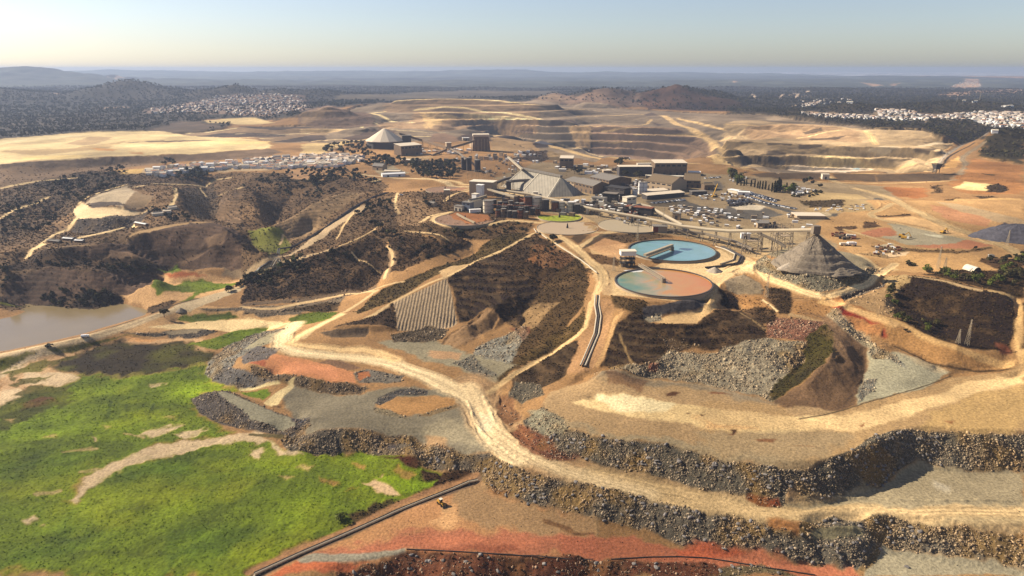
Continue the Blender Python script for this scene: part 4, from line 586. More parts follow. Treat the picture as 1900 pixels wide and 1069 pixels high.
ZG = np.where(GDf > 3600, np.minimum(ZG, 236), ZG).astype(np.float32); fu = MSK['furrow']; ph = GX*.95+GY*.1
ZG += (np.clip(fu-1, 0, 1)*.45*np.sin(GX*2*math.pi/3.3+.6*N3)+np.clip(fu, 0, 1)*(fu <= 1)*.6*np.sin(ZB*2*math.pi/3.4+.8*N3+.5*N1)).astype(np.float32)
# colour that belongs to the soil: bare patches, stones, wheel streaks
cs_ = np.ones((NL, NS), np.float32)
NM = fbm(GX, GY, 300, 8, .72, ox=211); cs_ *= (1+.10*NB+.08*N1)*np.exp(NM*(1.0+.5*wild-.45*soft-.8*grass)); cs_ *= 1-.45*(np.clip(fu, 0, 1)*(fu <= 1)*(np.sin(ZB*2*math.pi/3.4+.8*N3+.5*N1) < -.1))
cs_ *= 1+rub.clip(0, 1)*(.35*rk)
cs_ *= 1+grass*(.12*fbm(GX, GY, 3, 2, ox=9)+.45*fbm(GX, GY*1.8, 26, 4, ox=19))
cs_ *= 1+scrub.clip(0, 1)*(.35*fbm(GX, GY, 4, 2, ox=29))
cs_ *= 1-np.clip(fu-1, 0, 1)*.22*(np.sin(GX*2*math.pi/3.3+.6*N3) < -.2)
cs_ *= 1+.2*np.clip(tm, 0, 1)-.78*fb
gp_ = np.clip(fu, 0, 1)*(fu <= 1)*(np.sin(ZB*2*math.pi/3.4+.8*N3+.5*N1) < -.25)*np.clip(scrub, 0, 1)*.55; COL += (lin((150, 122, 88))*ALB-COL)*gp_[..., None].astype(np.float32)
COL *= cs_.clip(.3, 1.9)[..., None]
bp = np.clip(fbm(GX, GY, 12, 3, ox=71)*2.2-.35, 0, 1)*scrub.clip(0, 1)*.55; COL += (lin((150, 118, 84))*ALB-COL)*bp[..., None].astype(np.float32)
yb = np.clip(fbm(GX, GY, 30, 3, ox=44)*2-.1, 0, 1)*grass.clip(0, 1)*.4; COL += (lin((148, 150, 26))*ALB-COL)*yb[..., None].astype(np.float32)
bc = bank*np.clip(fbm(GX, GY, 16, 2, ox=61)*2.8, 0, 1)*.7; COL += (lin((150, 118, 66))*ALB-COL)*bc[..., None].astype(np.float32)
lum = COL.mean(-1, keepdims=True); kk = np.where(MSK['grass'] > .3, 1, .95)[..., None]; COL = (lum+(COL-lum)*kk)*np.where(MSK['grass'][..., None] > .3, 1, np.array([.97, 1.0, .96])); COL = (.30*(np.maximum(COL, 1e-4)/.30)**1.22*np.where(MSK['grass'] > .3, 1.12, 1.06)[..., None]).astype(np.float32).clip(.006, .78)
# ---------------------------------------------------------------- materials
def mat(name, rgb, rough=.85, var=.12, scale=1.5, bump=0.0, seam=0, attr=False, spec=.25, metal=0):
    m = bpy.data.materials.new(name); m.use_nodes = True; t = m.node_tree; b = t.nodes['Principled BSDF']
    b.inputs['Roughness'].default_value = rough; b.inputs['Specular IOR Level'].default_value = spec; b.inputs['Metallic'].default_value = metal
    geo = t.nodes.new('ShaderNodeNewGeometry'); n = t.nodes.new('ShaderNodeTexNoise'); n.inputs['Scale'].default_value = scale; n.inputs['Detail'].default_value = 4
    t.links.new(geo.outputs['Position'], n.inputs['Vector'])
    mr = t.nodes.new('ShaderNodeMapRange'); mr.inputs[1].default_value = .3; mr.inputs[2].default_value = .7; mr.inputs[3].default_value = 1-var; mr.inputs[4].default_value = 1+var
    t.links.new(n.outputs['Fac'], mr.inputs[0]); mx = t.nodes.new('ShaderNodeVectorMath'); mx.operation = 'SCALE'
    if attr:
        at = t.nodes.new('ShaderNodeAttribute'); at.attribute_name = 'Col'; t.links.new(at.outputs['Color'], mx.inputs[0])
    else: mx.inputs[0].default_value = rgb
    if seam:
        tc = t.nodes.new('ShaderNodeTexCoord'); wv = t.nodes.new('ShaderNodeTexWave'); wv.inputs['Scale'].default_value = seam; wv.inputs['Distortion'].default_value = .6; t.links.new(tc.outputs['Object'], wv.inputs['Vector'])
        m2 = t.nodes.new('ShaderNodeMapRange'); m2.inputs[1].default_value = 0; m2.inputs[2].default_value = .25; m2.inputs[3].default_value = .72; m2.inputs[4].default_value = 1; t.links.new(wv.outputs['Fac'], m2.inputs[0])
        m3 = t.nodes.new('ShaderNodeMath'); m3.operation = 'MULTIPLY'; t.links.new(m2.outputs[0], m3.inputs[0]); t.links.new(mr.outputs[0], m3.inputs[1]); t.links.new(m3.outputs[0], mx.inputs['Scale'])
    else: t.links.new(mr.outputs[0], mx.inputs['Scale'])
    t.links.new(mx.outputs[0], b.inputs['Base Color'])
    if bump:
        bp_ = t.nodes.new('ShaderNodeBump'); bp_.inputs['Strength'].default_value = 1; bp_.inputs['Distance'].default_value = bump
        n2 = t.nodes.new('ShaderNodeTexNoise'); n2.inputs['Scale'].default_value = scale*.8; n2.inputs['Detail'].default_value = 6; n2.inputs['Roughness'].default_value = .65
        t.links.new(geo.outputs['Position'], n2.inputs['Vector']); t.links.new(n2.outputs['Fac'], bp_.inputs['Height']); t.links.new(bp_.outputs[0], b.inputs['Normal'])
    return m
def smat(name, c, **k): return mat(name, tuple(lin(c)*.62), **k)
M_GROUND = mat('soil', None, rough=.95, var=.3, scale=.6, bump=.5, attr=True, spec=.08)
M_ROCK = mat('rock', None, rough=.9, var=.18, scale=1.6, bump=.1, attr=True, spec=.1)
M_LEAF = mat('leaves', None, rough=.8, var=.25, scale=.8, attr=True, spec=.1)
# ---------------------------------------------------------------- meshes from arrays
def mesh_np(name, V, F, material, cols=None, smooth=False):
    me = bpy.data.meshes.new(name); V = np.asarray(V, np.float32); F = np.asarray(F, np.int32); k = F.shape[1]
    me.vertices.add(len(V)); me.vertices.foreach_set('co', V.ravel()); me.loops.add(F.size); me.loops.foreach_set('vertex_index', F.ravel())
    me.polygons.add(len(F)); me.polygons.foreach_set('loop_start', np.arange(0, F.size, k, dtype=np.int32))
    if smooth: me.polygons.foreach_set('use_smooth', np.ones(len(F), bool))
    if cols is not None:
        a = me.attributes.new('Col', 'FLOAT_COLOR', 'POINT'); c4 = np.ones((len(V), 4), np.float32); c4[:, :3] = cols; a.data.foreach_set('color', c4.ravel())
    me.update(calc_edges=True); me.materials.append(material); return me
def link(name, me, parent=None, loc=None, **props):
    o = bpy.data.objects.new(name, me); C.objects.link(o)
    if parent is not None: o.parent = parent
    if loc is not None: o.location = loc
    for k, v in props.items(): o[k] = v
    return o
idx = np.arange(NL*NS, dtype=np.int32).reshape(NL, NS)
F = np.stack([idx[:-1, :-1], idx[:-1, 1:], idx[1:, 1:], idx[1:, :-1]], -1).reshape(-1, 4)
V = np.stack([GX, GY, ZG], -1).reshape(-1, 3)
V, Cc = V, COL.reshape(-1, 3)
# skirt behind and beside the survey point, so the ground is one sheet
ex = []; b0 = len(V)
ring = [(-27000, 24000), (-27000, -3000), (27000, -3000), (27000, 24000)]
ex = np.array([[x, y, -64 if y < 0 else 0] for x, y in ring], np.float32)
V = np.concatenate([V, ex]); Cc = np.concatenate([Cc, np.tile(lin((150, 120, 84))*ALB, (4, 1))])
a0, a1, z0_, z1_ = idx[0, 0], idx[0, -1], idx[-1, 0], idx[-1, -1]
F = np.concatenate([F, np.array([[b0, b0+1, a0, z0_], [b0+1, b0+2, a1, a0], [b0+2, b0+3, z1_, a1]], np.int32)])
ground = link('ground', mesh_np('ground', V, F, M_GROUND, Cc, smooth=True), kind='structure')
# lake
lk = hit(PX('b1', "900,640 760,560")); 
M_WATER = smat('lake_water', (146, 126, 88), rough=.14, var=.08, scale=.02, spec=.3)
lv = [(-900, 470), (-60, 380), (0, 900), (-900, 900)]
lme = bpy.data.meshes.new('lake'); q = hit(PX('b1', "-900,1000 -300,905 0,868 300,803 560,750 800,690 950,625 940,560 800,480 600,520 300,540 0,510 -300,500 -900,500"))
lme.from_pydata([(x, y, -56.6) for x, y, z in q], [], [tuple(range(len(q)))]); lme.materials.append(M_WATER); link('lake_water', lme, kind='structure')
# ---------------------------------------------------------------- templates and scattering
def ico(sub=0):
    import bmesh
    bm = bmesh.new(); bmesh.ops.create_icosphere(bm, subdivisions=sub+1, radius=1)
    v = np.array([x.co[:] for x in bm.verts]); f = np.array([[x.index for x in p.verts] for p in bm.faces]); bm.free(); return v, f
def rock_t(seed, sub=0, flat=.75):
    v, f = ico(sub); r = np.random.default_rng(seed)
    for _ in range(11):                                   # cut flat facets
        n = r.normal(size=3); n /= np.linalg.norm(n); d = r.uniform(.38, .8); k = v@n-d; k[k < 0] = 0; v = v-k[:, None]*n
    v = v*r.uniform(.65, 1.25, 3)*[1, 1, flat]; return v, f
def quads(cent, nrm, size, r):                            # leaf-sized faces about the given centres
    n = len(cent); a = np.cross(nrm, r.normal(size=(n, 3))); a /= np.linalg.norm(a, axis=1)[:, None]+1e-9; b = np.cross(nrm, a); b /= np.linalg.norm(b, axis=1)[:, None]+1e-9
    s = size*r.uniform(.6, 1.3, n)[:, None]; v = np.stack([cent-a*s-b*s*.6, cent+a*s-b*s*.6, cent+a*s*.8+b*s*.7, cent-a*s*.8+b*s*.7], 1).reshape(-1, 3)
    return v, np.arange(4*n).reshape(n, 4)
def crown_t(seed, n, leaf, clumps=7, rx=1, rz=.7, z0=1.0, shape='round'):
    r = np.random.default_rng(seed); cc = []; rr = []
    for i in range(clumps):
        a = r.uniform(0, 2*math.pi); q = r.uniform(0, .62)*rx; h = r.uniform(-.4, .5)*rz
        cc.append([q*math.cos(a), q*math.sin(a), z0+h]); rr.append(r.uniform(.34, .58)*rx)
    if shape == 'cyp':
        k = r.uniform(0, 1, n); a = r.uniform(0, 6.28, n); rad = rx*np.sin(np.clip(k, .04, 1)*math.pi)**.6*(1-.45*k)*r.uniform(.75, 1.05, n); P_ = np.stack([rad*np.cos(a), rad*np.sin(a), k*z0], 1); N_ = np.stack([np.cos(a), np.sin(a), .3+0*a], 1)+r.normal(0, .4, (n, 3)); t = r.uniform(.7, 1.3, n)
    else:
        cc = np.array(cc); rr = np.array(rr); k = r.integers(0, clumps, n); d = r.normal(size=(n, 3)); d /= np.linalg.norm(d, axis=1)[:, None]; d[:, 2] = np.where(d[:, 2] < -.3, -d[:, 2], d[:, 2])
        P_ = cc[k]+d*rr[k][:, None]*r.uniform(.75, 1.08, n)[:, None]*[1, 1, rz]; N_ = d+r.normal(0, .45, (n, 3)); t = (r.uniform(.65, 1.35, clumps)[k])*r.uniform(.8, 1.2, n)
    v, f = quads(P_, N_, leaf, r); return v, f, np.repeat(t, 4)
def pile_up(tmpl, pos, scale, rot, tint, squash=None):    # many copies joined into one mesh
    Vs, Fs, Cs = [], [], []; off = 0; k = np.random.default_rng(3).integers(0, len(tmpl), len(pos))
    for i, tp in enumerate(tmpl):
        m = k == i
        if not m.any(): continue
        v, f = tp[0], tp[1]; tc = tp[2] if len(tp) > 2 else np.ones(len(v)); p, s, a, c = pos[m], scale[m], rot[m], tint[m]; n = len(p)
        ca, sa = np.cos(a)[:, None], np.sin(a)[:, None]; s = s if s.ndim == 2 else np.repeat(s[:, None], 3, 1)
        x, y, z = v[:, 0]*s[:, :1], v[:, 1]*s[:, 1:2], v[:, 2]*s[:, 2:]
        W = np.stack([x*ca-y*sa+p[:, :1], x*sa+y*ca+p[:, 1:2], z+p[:, 2:]], -1)
        Vs.append(W.reshape(-1, 3)); Fs.append((f[None]+(np.arange(n)*len(v))[:, None, None]+off).reshape(-1, f.shape[1])); Cs.append((c[:, None, :]*tc[None, :, None]).reshape(-1, 3)); off += n*len(v)
    return np.concatenate(Vs), np.concatenate(Fs), np.concatenate(Cs).clip(.004, .8)
AREA = (DS*GDf[:-1, :-1]**2*np.diff(gl)[:, None]).astype(np.float32)
VIS = (np.abs(GS[:-1, :-1]) < .97)
def sprinkle(wt, dens, nmax, seed, lod=None):             # -> positions, mask weights
    r = np.random.default_rng(seed); p = AREA*wt[:-1, :-1]*dens*VIS
    if lod: p = p/np.maximum(1, (GDf[:-1, :-1]/lod))**1.6
    tot = float(p.sum(dtype=np.float64)); n = int(min(tot, nmax))
    if n < 1: return np.zeros((0, 3)), np.zeros((0, 3))
    cdf = np.cumsum(p.ravel(), dtype=np.float64); k = np.searchsorted(cdf, r.random(n)*cdf[-1]); i, j = np.unravel_index(np.minimum(k, p.size-1), p.shape)
    a, b = i+r.random(n), j+r.random(n); D = np.exp(np.interp(a, np.arange(NL), gl)); s = gs[0]+b*DS; x = s*D; z = bil(ZG, a, b)
    return np.stack([x, D, z], 1), COL[i, j]
def jit(c, r, lo, hi): return c*r.uniform(lo, hi, len(c))[:, None]
r_ = np.random.default_rng(21)
# boulders: the largest in view are things, the rest is rubble
pos, col = sprinkle(np.clip(MSK['rub'], 0, 1.3)*np.clip(fbm(GX, GY, 9, 2, ox=301)*1.8+1.05, .45, 1.5)*(1+3.5*np.clip(SLOPE, 0, 1))*(GDf < 1200), .8, 130000, 31, lod=480)
sz = np.clip(r_.lognormal(-.9, .62, len(pos)), .22, 1.9)*np.clip(pos[:, 1]/520, .9, 1.7)
tint = jit(col*.6+np.array([.25, .2, .145])*.5, r_, .35, 1.65)*[1.08, 1, .86]
app = sz/np.hypot(pos[:, 1], H-pos[:, 2])*(np.abs(pos[:, 0]/pos[:, 1]) < .72); top = np.argsort(-app)[:295]; rest = np.ones(len(pos), bool); rest[top] = False
rt = [(rock_t(i, 0, .5+.06*(i % 7))) for i in range(24)]
for i in range(24): v_, f_ = rt[i]; c_, s__ = math.cos(.5*(i % 5)-1), math.sin(.5*(i % 5)-1); rt[i] = (np.stack([v_[:, 0]*c_+v_[:, 2]*s__, v_[:, 1], -v_[:, 0]*s__+v_[:, 2]*c_], 1), f_)
V, F, Cc = pile_up(rt, pos[rest], sz[rest], r_.uniform(0, 6.28, rest.sum()), tint[rest]); link('loose_rubble', mesh_np('loose_rubble', V, F, M_ROCK, Cc), kind='stuff')
bmeshes = []
for i in range(10):
    v, f = rock_t(50+i, 1, .6); c = np.tile(np.array([.15, .13, .11])*[1, .8, 1.2, .7, 1.1, .9, 1.3, .75, 1, .85][i], (len(v), 1)); bmeshes.append(mesh_np('boulder', v, f, M_ROCK, c))
for k in top:
    b = link('boulder', bmeshes[k % 10], loc=pos[k]+[0, 0, .02*sz[k]], label='loose grey boulder lying on a steep bank of blasted rock beside the haul road', category='boulder', group='large boulders on the rock banks'); b.scale = (sz[k],)*3; b.rotation_euler = (0, 0, r_.uniform(0, 6.28))
# scrub on the slopes
def shrub_t(seed, n=12):
    v, f, t = crown_t(seed, n, .42, clumps=3, rz=.6, z0=.12); return v, f, t
st = [shrub_t(i) for i in range(8)]
pos, col = sprinkle(np.clip(MSK['scrub'], 0, 1)*np.where((MSK['furrow'] > .3) & (MSK['furrow'] <= 1) & (np.sin(ZB*2*math.pi/3.4+.8*N3+.5*N1) < 0), .15, 1), .26, 90000, 32, lod=560)
sz = r_.uniform(.45, 1.15, len(pos))*np.clip(pos[:, 1]/600, .85, 1.7)
base = np.array([lin((72, 56, 34)), lin((60, 46, 28)), lin((96, 80, 40)), lin((84, 62, 42))])*.6
V, F, Cc = pile_up(st, pos, sz, r_.uniform(0, 6.28, len(pos)), jit(col*.75+base[r_.integers(0, 4, len(pos))]*.55, r_, .7, 1.5)); link('scrub', mesh_np('scrub', V, F, M_LEAF, Cc), kind='stuff')
# reeds of the green basin
def tuft_t(seed):
    r = np.random.default_rng(seed); n = 7; c = np.stack([r.normal(0, .5, n), r.normal(0, .5, n), r.uniform(.15, .5, n)], 1); nn = np.stack([r.normal(0, 1, n), r.normal(0, 1, n), r.uniform(.2, .9, n)], 1); v, f = quads(c, nn, .5, r); return v, f, np.repeat(r.uniform(.7, 1.3, n), 4)
tt = [tuft_t(i) for i in range(6)]
gcl = np.clip(fbm(GX, GY, 14, 3, ox=81)*2+.9, .35, 1)
pos, col = sprinkle(np.clip(MSK['grass'], 0, 1)*gcl, .16, 26000, 33, lod=420)
sz = r_.uniform(.22, .55, len(pos))*np.clip(pos[:, 1]/450, .9, 2)
V, F, Cc = pile_up(tt, pos, sz, r_.uniform(0, 6.28, len(pos)), jit(col*[1.9, 1.9, 1.4], r_, .85, 1.2)); link('reeds', mesh_np('reeds', V, F, M_LEAF, Cc), kind='stuff')
# small stones and dry tufts over the bare ground
pos, col = sprinkle(np.clip(.25+.5*MSK['wild']-MSK['grass']-.0*MSK['soft'], 0, 1)*(GDf < 1500)*np.clip(N1+.55, 0, 1)*(1-.75*np.clip((COL[..., 0]-.3)*5, 0, 1)), .035, 24000, 34, lod=500)
sz = r_.uniform(.25, .75, len(pos))*np.clip(pos[:, 1]/500, .9, 2)
V, F, Cc = pile_up(rt, pos, sz, r_.uniform(0, 6.28, len(pos)), jit(col, r_, .35, 1.2)); link('stones', mesh_np('stones', V, F, M_ROCK, Cc), kind='stuff')
# ---------------------------------------------------------------- trees
TG = [lin(c)*.6 for c in ((70, 66, 36), (58, 54, 30), (86, 78, 42), (66, 58, 38), (92, 98, 36))]
M_BARK = smat('bark', (92, 72, 54), scale=3)
def tree_meshes(tag_, n, leaf, cols, **k):
    out = []
    for i in range(6):
        v, f, t = crown_t(100+i+len(tag_)*10, n, leaf, **k); c = (cols[i % len(cols)]*t[:, None]).clip(.005, .5); out.append(mesh_np('crown', v, f, M_LEAF, c))
    return out
def trunk_mesh(h, r0, limbs=4, seed=0):
    r = np.random.default_rng(seed); V, F = [], []
    def tube(p, q, a, b):
        p, q = np.array(p, float), np.array(q, float); d = q-p; d /= np.linalg.norm(d); u = np.cross(d, [.3, .9, .1]); u /= np.linalg.norm(u); w = np.cross(d, u); o = len(V)
        for c, rad in ((p, a), (q, b)):
            for k in range(6): V.append(c+rad*(u*math.cos(k*1.047)+w*math.sin(k*1.047)))
        for k in range(6): F.append([o+k, o+(k+1) % 6, o+6+(k+1) % 6, o+6+k])
    tube((0, 0, -.06), (.02, .01, h*.6), r0, r0*.7)
    for i in range(limbs):
        a = i*6.28/limbs+r.uniform(-.4, .4); tube((.02, .01, h*.55), (.42*math.cos(a), .42*math.sin(a), h*r.uniform(.95, 1.25)), r0*.6, r0*.2)
    return mesh_np('trunk', np.array(V), np.array(F), M_BARK)
PINE = tree_meshes('pine', 230, .16, [TG[0], TG[1], TG[2], TG[3], TG[1], TG[0]], clumps=9, rx=1, rz=.62, z0=1.05)
GRTR = tree_meshes('green', 230, .15, [TG[4], TG[2], lin((104, 110, 40))*.6], clumps=9, rx=1, rz=.85, z0=.8)
BUSH = tree_meshes('bush', 130, .18, [TG[1], TG[3], TG[2]], clumps=6, rx=1, rz=.8, z0=.38)
CYP = tree_meshes('cyp', 150, .13, [TG[1], lin((46, 50, 28))*.6], shape='cyp', rx=.2, z0=1.7)
TRK = [trunk_mesh(.85, .075, 4, i) for i in range(3)]; TRS = [trunk_mesh(.4, .07, 3, 9)]
TREES = []                                                # (x, y, z, size, kind, label, group)
def in_poly(crop, s, n, seed):
    px = PX(crop, s); r = np.random.default_rng(seed); lo, hi = px.min(0), px.max(0); out = []
    while len(out) < n:
        p = r.uniform(lo, hi, (n*4, 2)); ins = np.zeros(len(p), bool)
        for i in range(len(px)):
            (ax, ay), (bx, by) = px[i], px[(i+1) % len(px)]
            ins ^= ((ay > p[:, 1]) != (by > p[:, 1])) & (p[:, 0] < (bx-ax)*(p[:, 1]-ay)/(by-ay+1e-9)+ax)
        out += list(p[ins])
    return np.array(out[:n])
def grove(crop, s, n, r0, r1, kind, label, group, seed=1, line=False):
    if line:
        q = PX(crop, s); t = np.linspace(0, len(q)-1, n); px = np.stack([np.interp(t, np.arange(len(q)), q[:, 0]), np.interp(t, np.arange(len(q)), q[:, 1])], 1)+np.random.default_rng(seed).normal(0, 1.2, (n, 2))
    else: px = in_poly(crop, s, n, seed)
    h = hit(px); r = np.random.default_rng(seed+7)
    for p in h: TREES.append((p[0], p[1], p[2], r.uniform(r0, r1), kind, label, group))
g = grove
g('b5', "1000,700 1130,700 1240,740 1560,760 1700,690 1859,560 1859,860 1700,850 1500,840 1300,790 1050,760", 50, 2.4, 4.6, 'green', 'green round-crowned tree in the belt between the arched hangar and the dark scrub hill', 'trees in the belt by the arched hangar', 3)
g('b5', "1500,620 1700,600 1859,570 1859,680 1600,660", 16, 2.6, 4, 'pine', 'dark bush-like tree on the verge of the haul road above the arched hangar', 'trees above the arched hangar', 4)
g('b5', "640,900 720,860 760,1000 680,1040", 5, 3, 5, 'green', 'leafy tree on the near left foot of the dark scrub hill', 'trees at the foot of the scrub hill', 5)
g('c5', "1060,30 1240,100 1380,120 1370,170 1200,190 1080,60", 11, 2, 3.6, 'green', 'small yellowish green tree beside the track curling round the scrub hill', 'small trees beside the curling track', 6)
g('b5', "770,610 820,630 1000,680 900,690", 6, 2, 3.4, 'bush', 'dark thicket bush beside the bare field left of the lattice mast', 'bushes beside the bare field', 8)
g('b1', "1440,480 1520,440 1600,380 1700,360 1850,300 1900,260", 20, 3.2, 5.2, 'green', 'sunlit tree on the crest of the dark ridge above the dam road', 'trees on the crest above the dam road', 9, True)
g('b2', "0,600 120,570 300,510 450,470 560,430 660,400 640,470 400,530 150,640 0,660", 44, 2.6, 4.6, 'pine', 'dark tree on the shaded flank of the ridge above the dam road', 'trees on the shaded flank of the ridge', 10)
g('b2', "690,200 760,130 900,100 930,140 900,200 740,210", 26, 3, 5, 'pine', 'dark tree in the clump between the two diverging dirt tracks', 'trees between the diverging tracks', 11)
g('b2', "780,250 900,240 920,290 960,330 820,330", 12, 3, 5.2, 'pine', 'dark round tree at the head of the scrubby gully', 'trees at the head of the gully', 12)
g('b3', "30,540 70,570 100,600 340,570 360,620 250,610 230,600 80,590", 9, 3.4, 4.8, 'pine', 'stout dark tree standing alone on the brown slope below the dry round basin', 'lone trees below the dry round basin', 13)
g('b3', "1060,640 1110,650 1090,680", 2, 4.4, 5.5, 'pine', 'broad dark tree at the bend of the white pipe', 'trees at the bend of the white pipe', 14)
g('b3', "0,200 60,260 140,340 60,380 0,340", 12, 3, 4.5, 'pine', 'dark tree on the bank left of the concrete hopper tower', 'trees left of the hopper tower', 15)
g('a2', "150,480 300,450 500,450 640,500 560,560 400,545 180,520", 80, 4.5, 7, 'pine', 'dark round pine in the wood in front of the conical store', 'pines before the conical store', 16)
g('a2', "470,620 620,560 820,600 1240,600 1260,730 1100,740 900,720 830,640 560,640", 190, 4.5, 7, 'pine', 'dark spreading pine in the wood between the village and the black silos', 'pines between the village and the black silos', 17)
g('a2', "0,660 300,660 520,700 640,760 560,800 480,740 300,760 100,800 0,780", 110, 3.6, 6, 'pine', 'dark pine on the wooded slope just below the white village', 'pines below the white village', 18)
g('a2', "0,900 40,780 250,760 300,800 120,900", 22, 3, 5, 'pine', 'dark tree in the valley head below the village wood', 'trees in the valley head', 19)
g('a1', "250,720 450,660 640,620 700,650 650,760 560,760 450,820 300,800", 90, 3.6, 6, 'pine', 'dark pine in the wood left of the terraced grey tip', 'pines left of the grey tip', 20)
g('a1', "940,660 1140,640 1150,690 980,710", 22, 4.5, 7, 'pine', 'tall dark pine standing against the white houses', 'tall pines against the white houses', 21)
g('a1', "880,590 960,580 970,610 900,615", 8, 5, 7, 'pine', 'dark pine behind the left end of the village', 'pines behind the village', 22)
g('a1', "780,860 880,830 980,880 1080,900 1040,935 900,920", 24, 3, 4.6, 'pine', 'dark tree around the farm sheds on the left hill', 'trees around the farm sheds', 23)
g('a1', "1300,720 1500,660 1640,640 1700,760 1500,800", 50, 3, 5, 'pine', 'dark tree in the shaded valley right of the terraced brown hill', 'trees in the shaded valley', 24)
g('a1', "0,830 200,800 400,860 380,900 200,990 0,1000", 70, 2.8, 4.6, 'pine', 'dark tree in the thin wood at the far left below the grey tip', 'trees below the grey tip', 25)
g('b1', "0,330 60,370 0,480 60,420", 12, 2.8, 4.4, 'pine', 'dark tree in the gully behind the lakeside hill', 'trees in the lakeside gully', 26)
g('b1', "440,455 520,470 600,480 700,450 740,520 640,570 400,570 150,530 200,520", 36, 2.4, 4, 'bush', 'dark shrub on the shady foot of the hill above the lake', 'shrubs above the lake shore', 27)
g('b1', "150,300 330,290 520,300 700,310 850,300 960,350 700,340 400,320", 34, 2.4, 3.8, 'bush', 'dark shrub in the fold between the two bare brown hills', 'shrubs in the fold of the hills', 28)
g('b1', "300,830 305,835 310,832", 1, 4, 4.4, 'bush', 'single dark bush on the green verge of the dam road beside the lake', 'dam bush', 29)
g('b1', "1030,640 1035,635 1050,645", 1, 5, 5.4, 'pine', 'single dark tree below the dam road by the sand flat', 'flat tree', 30)
g('c3', "545,478 550,480 552,482", 1, 4.2, 4.4, 'green', 'single yellow green bush at the dark edge of the basin beside the pipeline', 'basin bush', 31)
g('a4', "10,700 60,690 100,720 90,760 30,760", 12, 6, 8.5, 'green', 'tall loose eucalyptus at the left end of the cypress row', 'eucalyptus by the cypresses', 32)
g('a4', "340,800 420,790 440,830 380,850", 6, 5, 7, 'green', 'round green tree at the near corner of the walled cemetery', 'trees at the cemetery corner', 33)
g('a4', "420,850 480,835 560,820 600,820 520,845", 14, 3, 4, 'bush', 'dark hedge bush along the near side of the cemetery', 'hedge bushes by the cemetery', 34, True)
g('a4', "430,750 520,740 600,790 500,770", 7, 4.4, 6, 'green', 'tree behind the white cemetery blocks', 'trees behind the cemetery', 35)
g('a3', "570,640 620,630 620,660 580,665", 3, 6, 8, 'pine', 'dark round tree beside the grey workshop roofs', 'trees beside the workshops', 36)
g('a3', "900,655 1080,650 1080,675 920,680", 5, 6, 7.5, 'pine', 'dark round tree between the long office block and the brown halls', 'trees before the office block', 37)
g('a3', "860,570 930,560 930,600 870,600", 5, 6, 8, 'pine', 'bare greyish tree left of the long office block', 'trees left of the office block', 38)
for i, (q, s_) in enumerate((("60,770", 9), ("85,775", 8), ("105,775", 9.5), ("120,770", 8), ("150,780", 9), ("172,785", 10.5), ("192,790", 10), ("205,795", 9.5), ("222,798", 11), ("240,800", 10), ("262,805", 9), ("282,815", 12), ("298,818", 13), ("312,815", 15), ("322,812", 16), ("334,812", 16), ("376,800", 9), ("418,805", 11), ("412,800", 8), ("70,760", 9))):
    p = hit(PX('a4', q))[0]; TREES.append((p[0], p[1], p[2], s_*.72, 'cyp', 'dark pointed cypress in the row beside the parked cars and cemetery', 'cypresses in the row'))
g('b2', "860,350 1000,330 1200,345 1380,400 1200,470 1000,520 880,500", 16, 2, 3.6, 'bush', 'dark bush on the brown slope between the sandy gully and the long ridge', 'bushes between gully and long ridge', 51)
g('b3', "780,640 1000,600 1200,720 1300,840 1100,900 860,820", 20, 1.8, 3.2, 'bush', 'low bush on the reddish crown of the dark hill above the striped slope', 'bushes on the reddish hill crown', 52)
g('b3', "480,530 700,510 920,510 880,580 500,590", 16, 2, 3.4, 'bush', 'bush on the broken bank just below the tank farm track', 'bushes below the tank farm track', 53)
# woods far off are one mass
def wood(wt, dens, nmax, seed, r0, r1, lod=None):
    pos, col = sprinkle(wt, dens, nmax, seed, lod); return pos, r_.uniform(r0, r1, len(pos))
TREES.sort(key=lambda t: -t[3]*(1.6 if t[4] == 'cyp' else 1)/t[1]*(abs(t[0]/t[1]) < .78))
KN = dict(pine='pine_tree', green='leafy_tree', bush='bush', cyp='cypress_tree'); MS = dict(pine=PINE, green=GRTR, bush=BUSH, cyp=CYP)
NT = 0; rest = []; cat = dict(pine='tree', green='tree', bush='bush', cyp='cypress')
lim = dict(pine=225, green=70, bush=140, cyp=60); cnt_ = dict(pine=0, green=0, bush=0, cyp=0)
for t in TREES:
    if cnt_[t[4]] >= lim[t[4]]: rest.append(t); continue
    cnt_[t[4]] += 1; x, y, z, s_, k, lb, gp = t
    e = link(KN[k], None, loc=(x, y, z-.1), label=lb, category=cat[k]); e['group'] = gp; e.rotation_euler = (0, 0, r_.uniform(0, 6.28))
    sx = s_*(1 if k != 'cyp' else 1)
    e.scale = (sx*r_.uniform(.85, 1.15), sx*r_.uniform(.85, 1.15), sx*r_.uniform(.85, 1.2))
    link('crown', MS[k][r_.integers(0, 6)], parent=e); link('trunk', (TRS[0] if k in ('bush', 'cyp') else TRK[r_.integers(0, 3)]), parent=e)
ct = [crown_t(300+i, 34, .3, clumps=5, rz=.7, z0=.8) for i in range(6)]
f1, s1 = wood(np.clip(MSK['forest']-.3, 0, 1)*(GDf > 1500)*(GDf < 7000), .009, 34000, 41, 3.5, 6, lod=2600)
f2, s2 = wood(np.clip(MSK['scrub']-.3, 0, 1)*(GDf > 700)*(GDf < 1700)*np.clip(N1*2, 0, 1), .005, 1300, 42, 1.6, 3)
R = np.array([(t[0], t[1], t[2]) for t in rest]).reshape(-1, 3); RS = np.array([t[3] for t in rest])
pos = np.concatenate([f1, f2, R]); sz = np.concatenate([s1*np.clip(f1[:, 1]/2600, 1, 1.5), s2, RS])
TGa = np.array(TG)
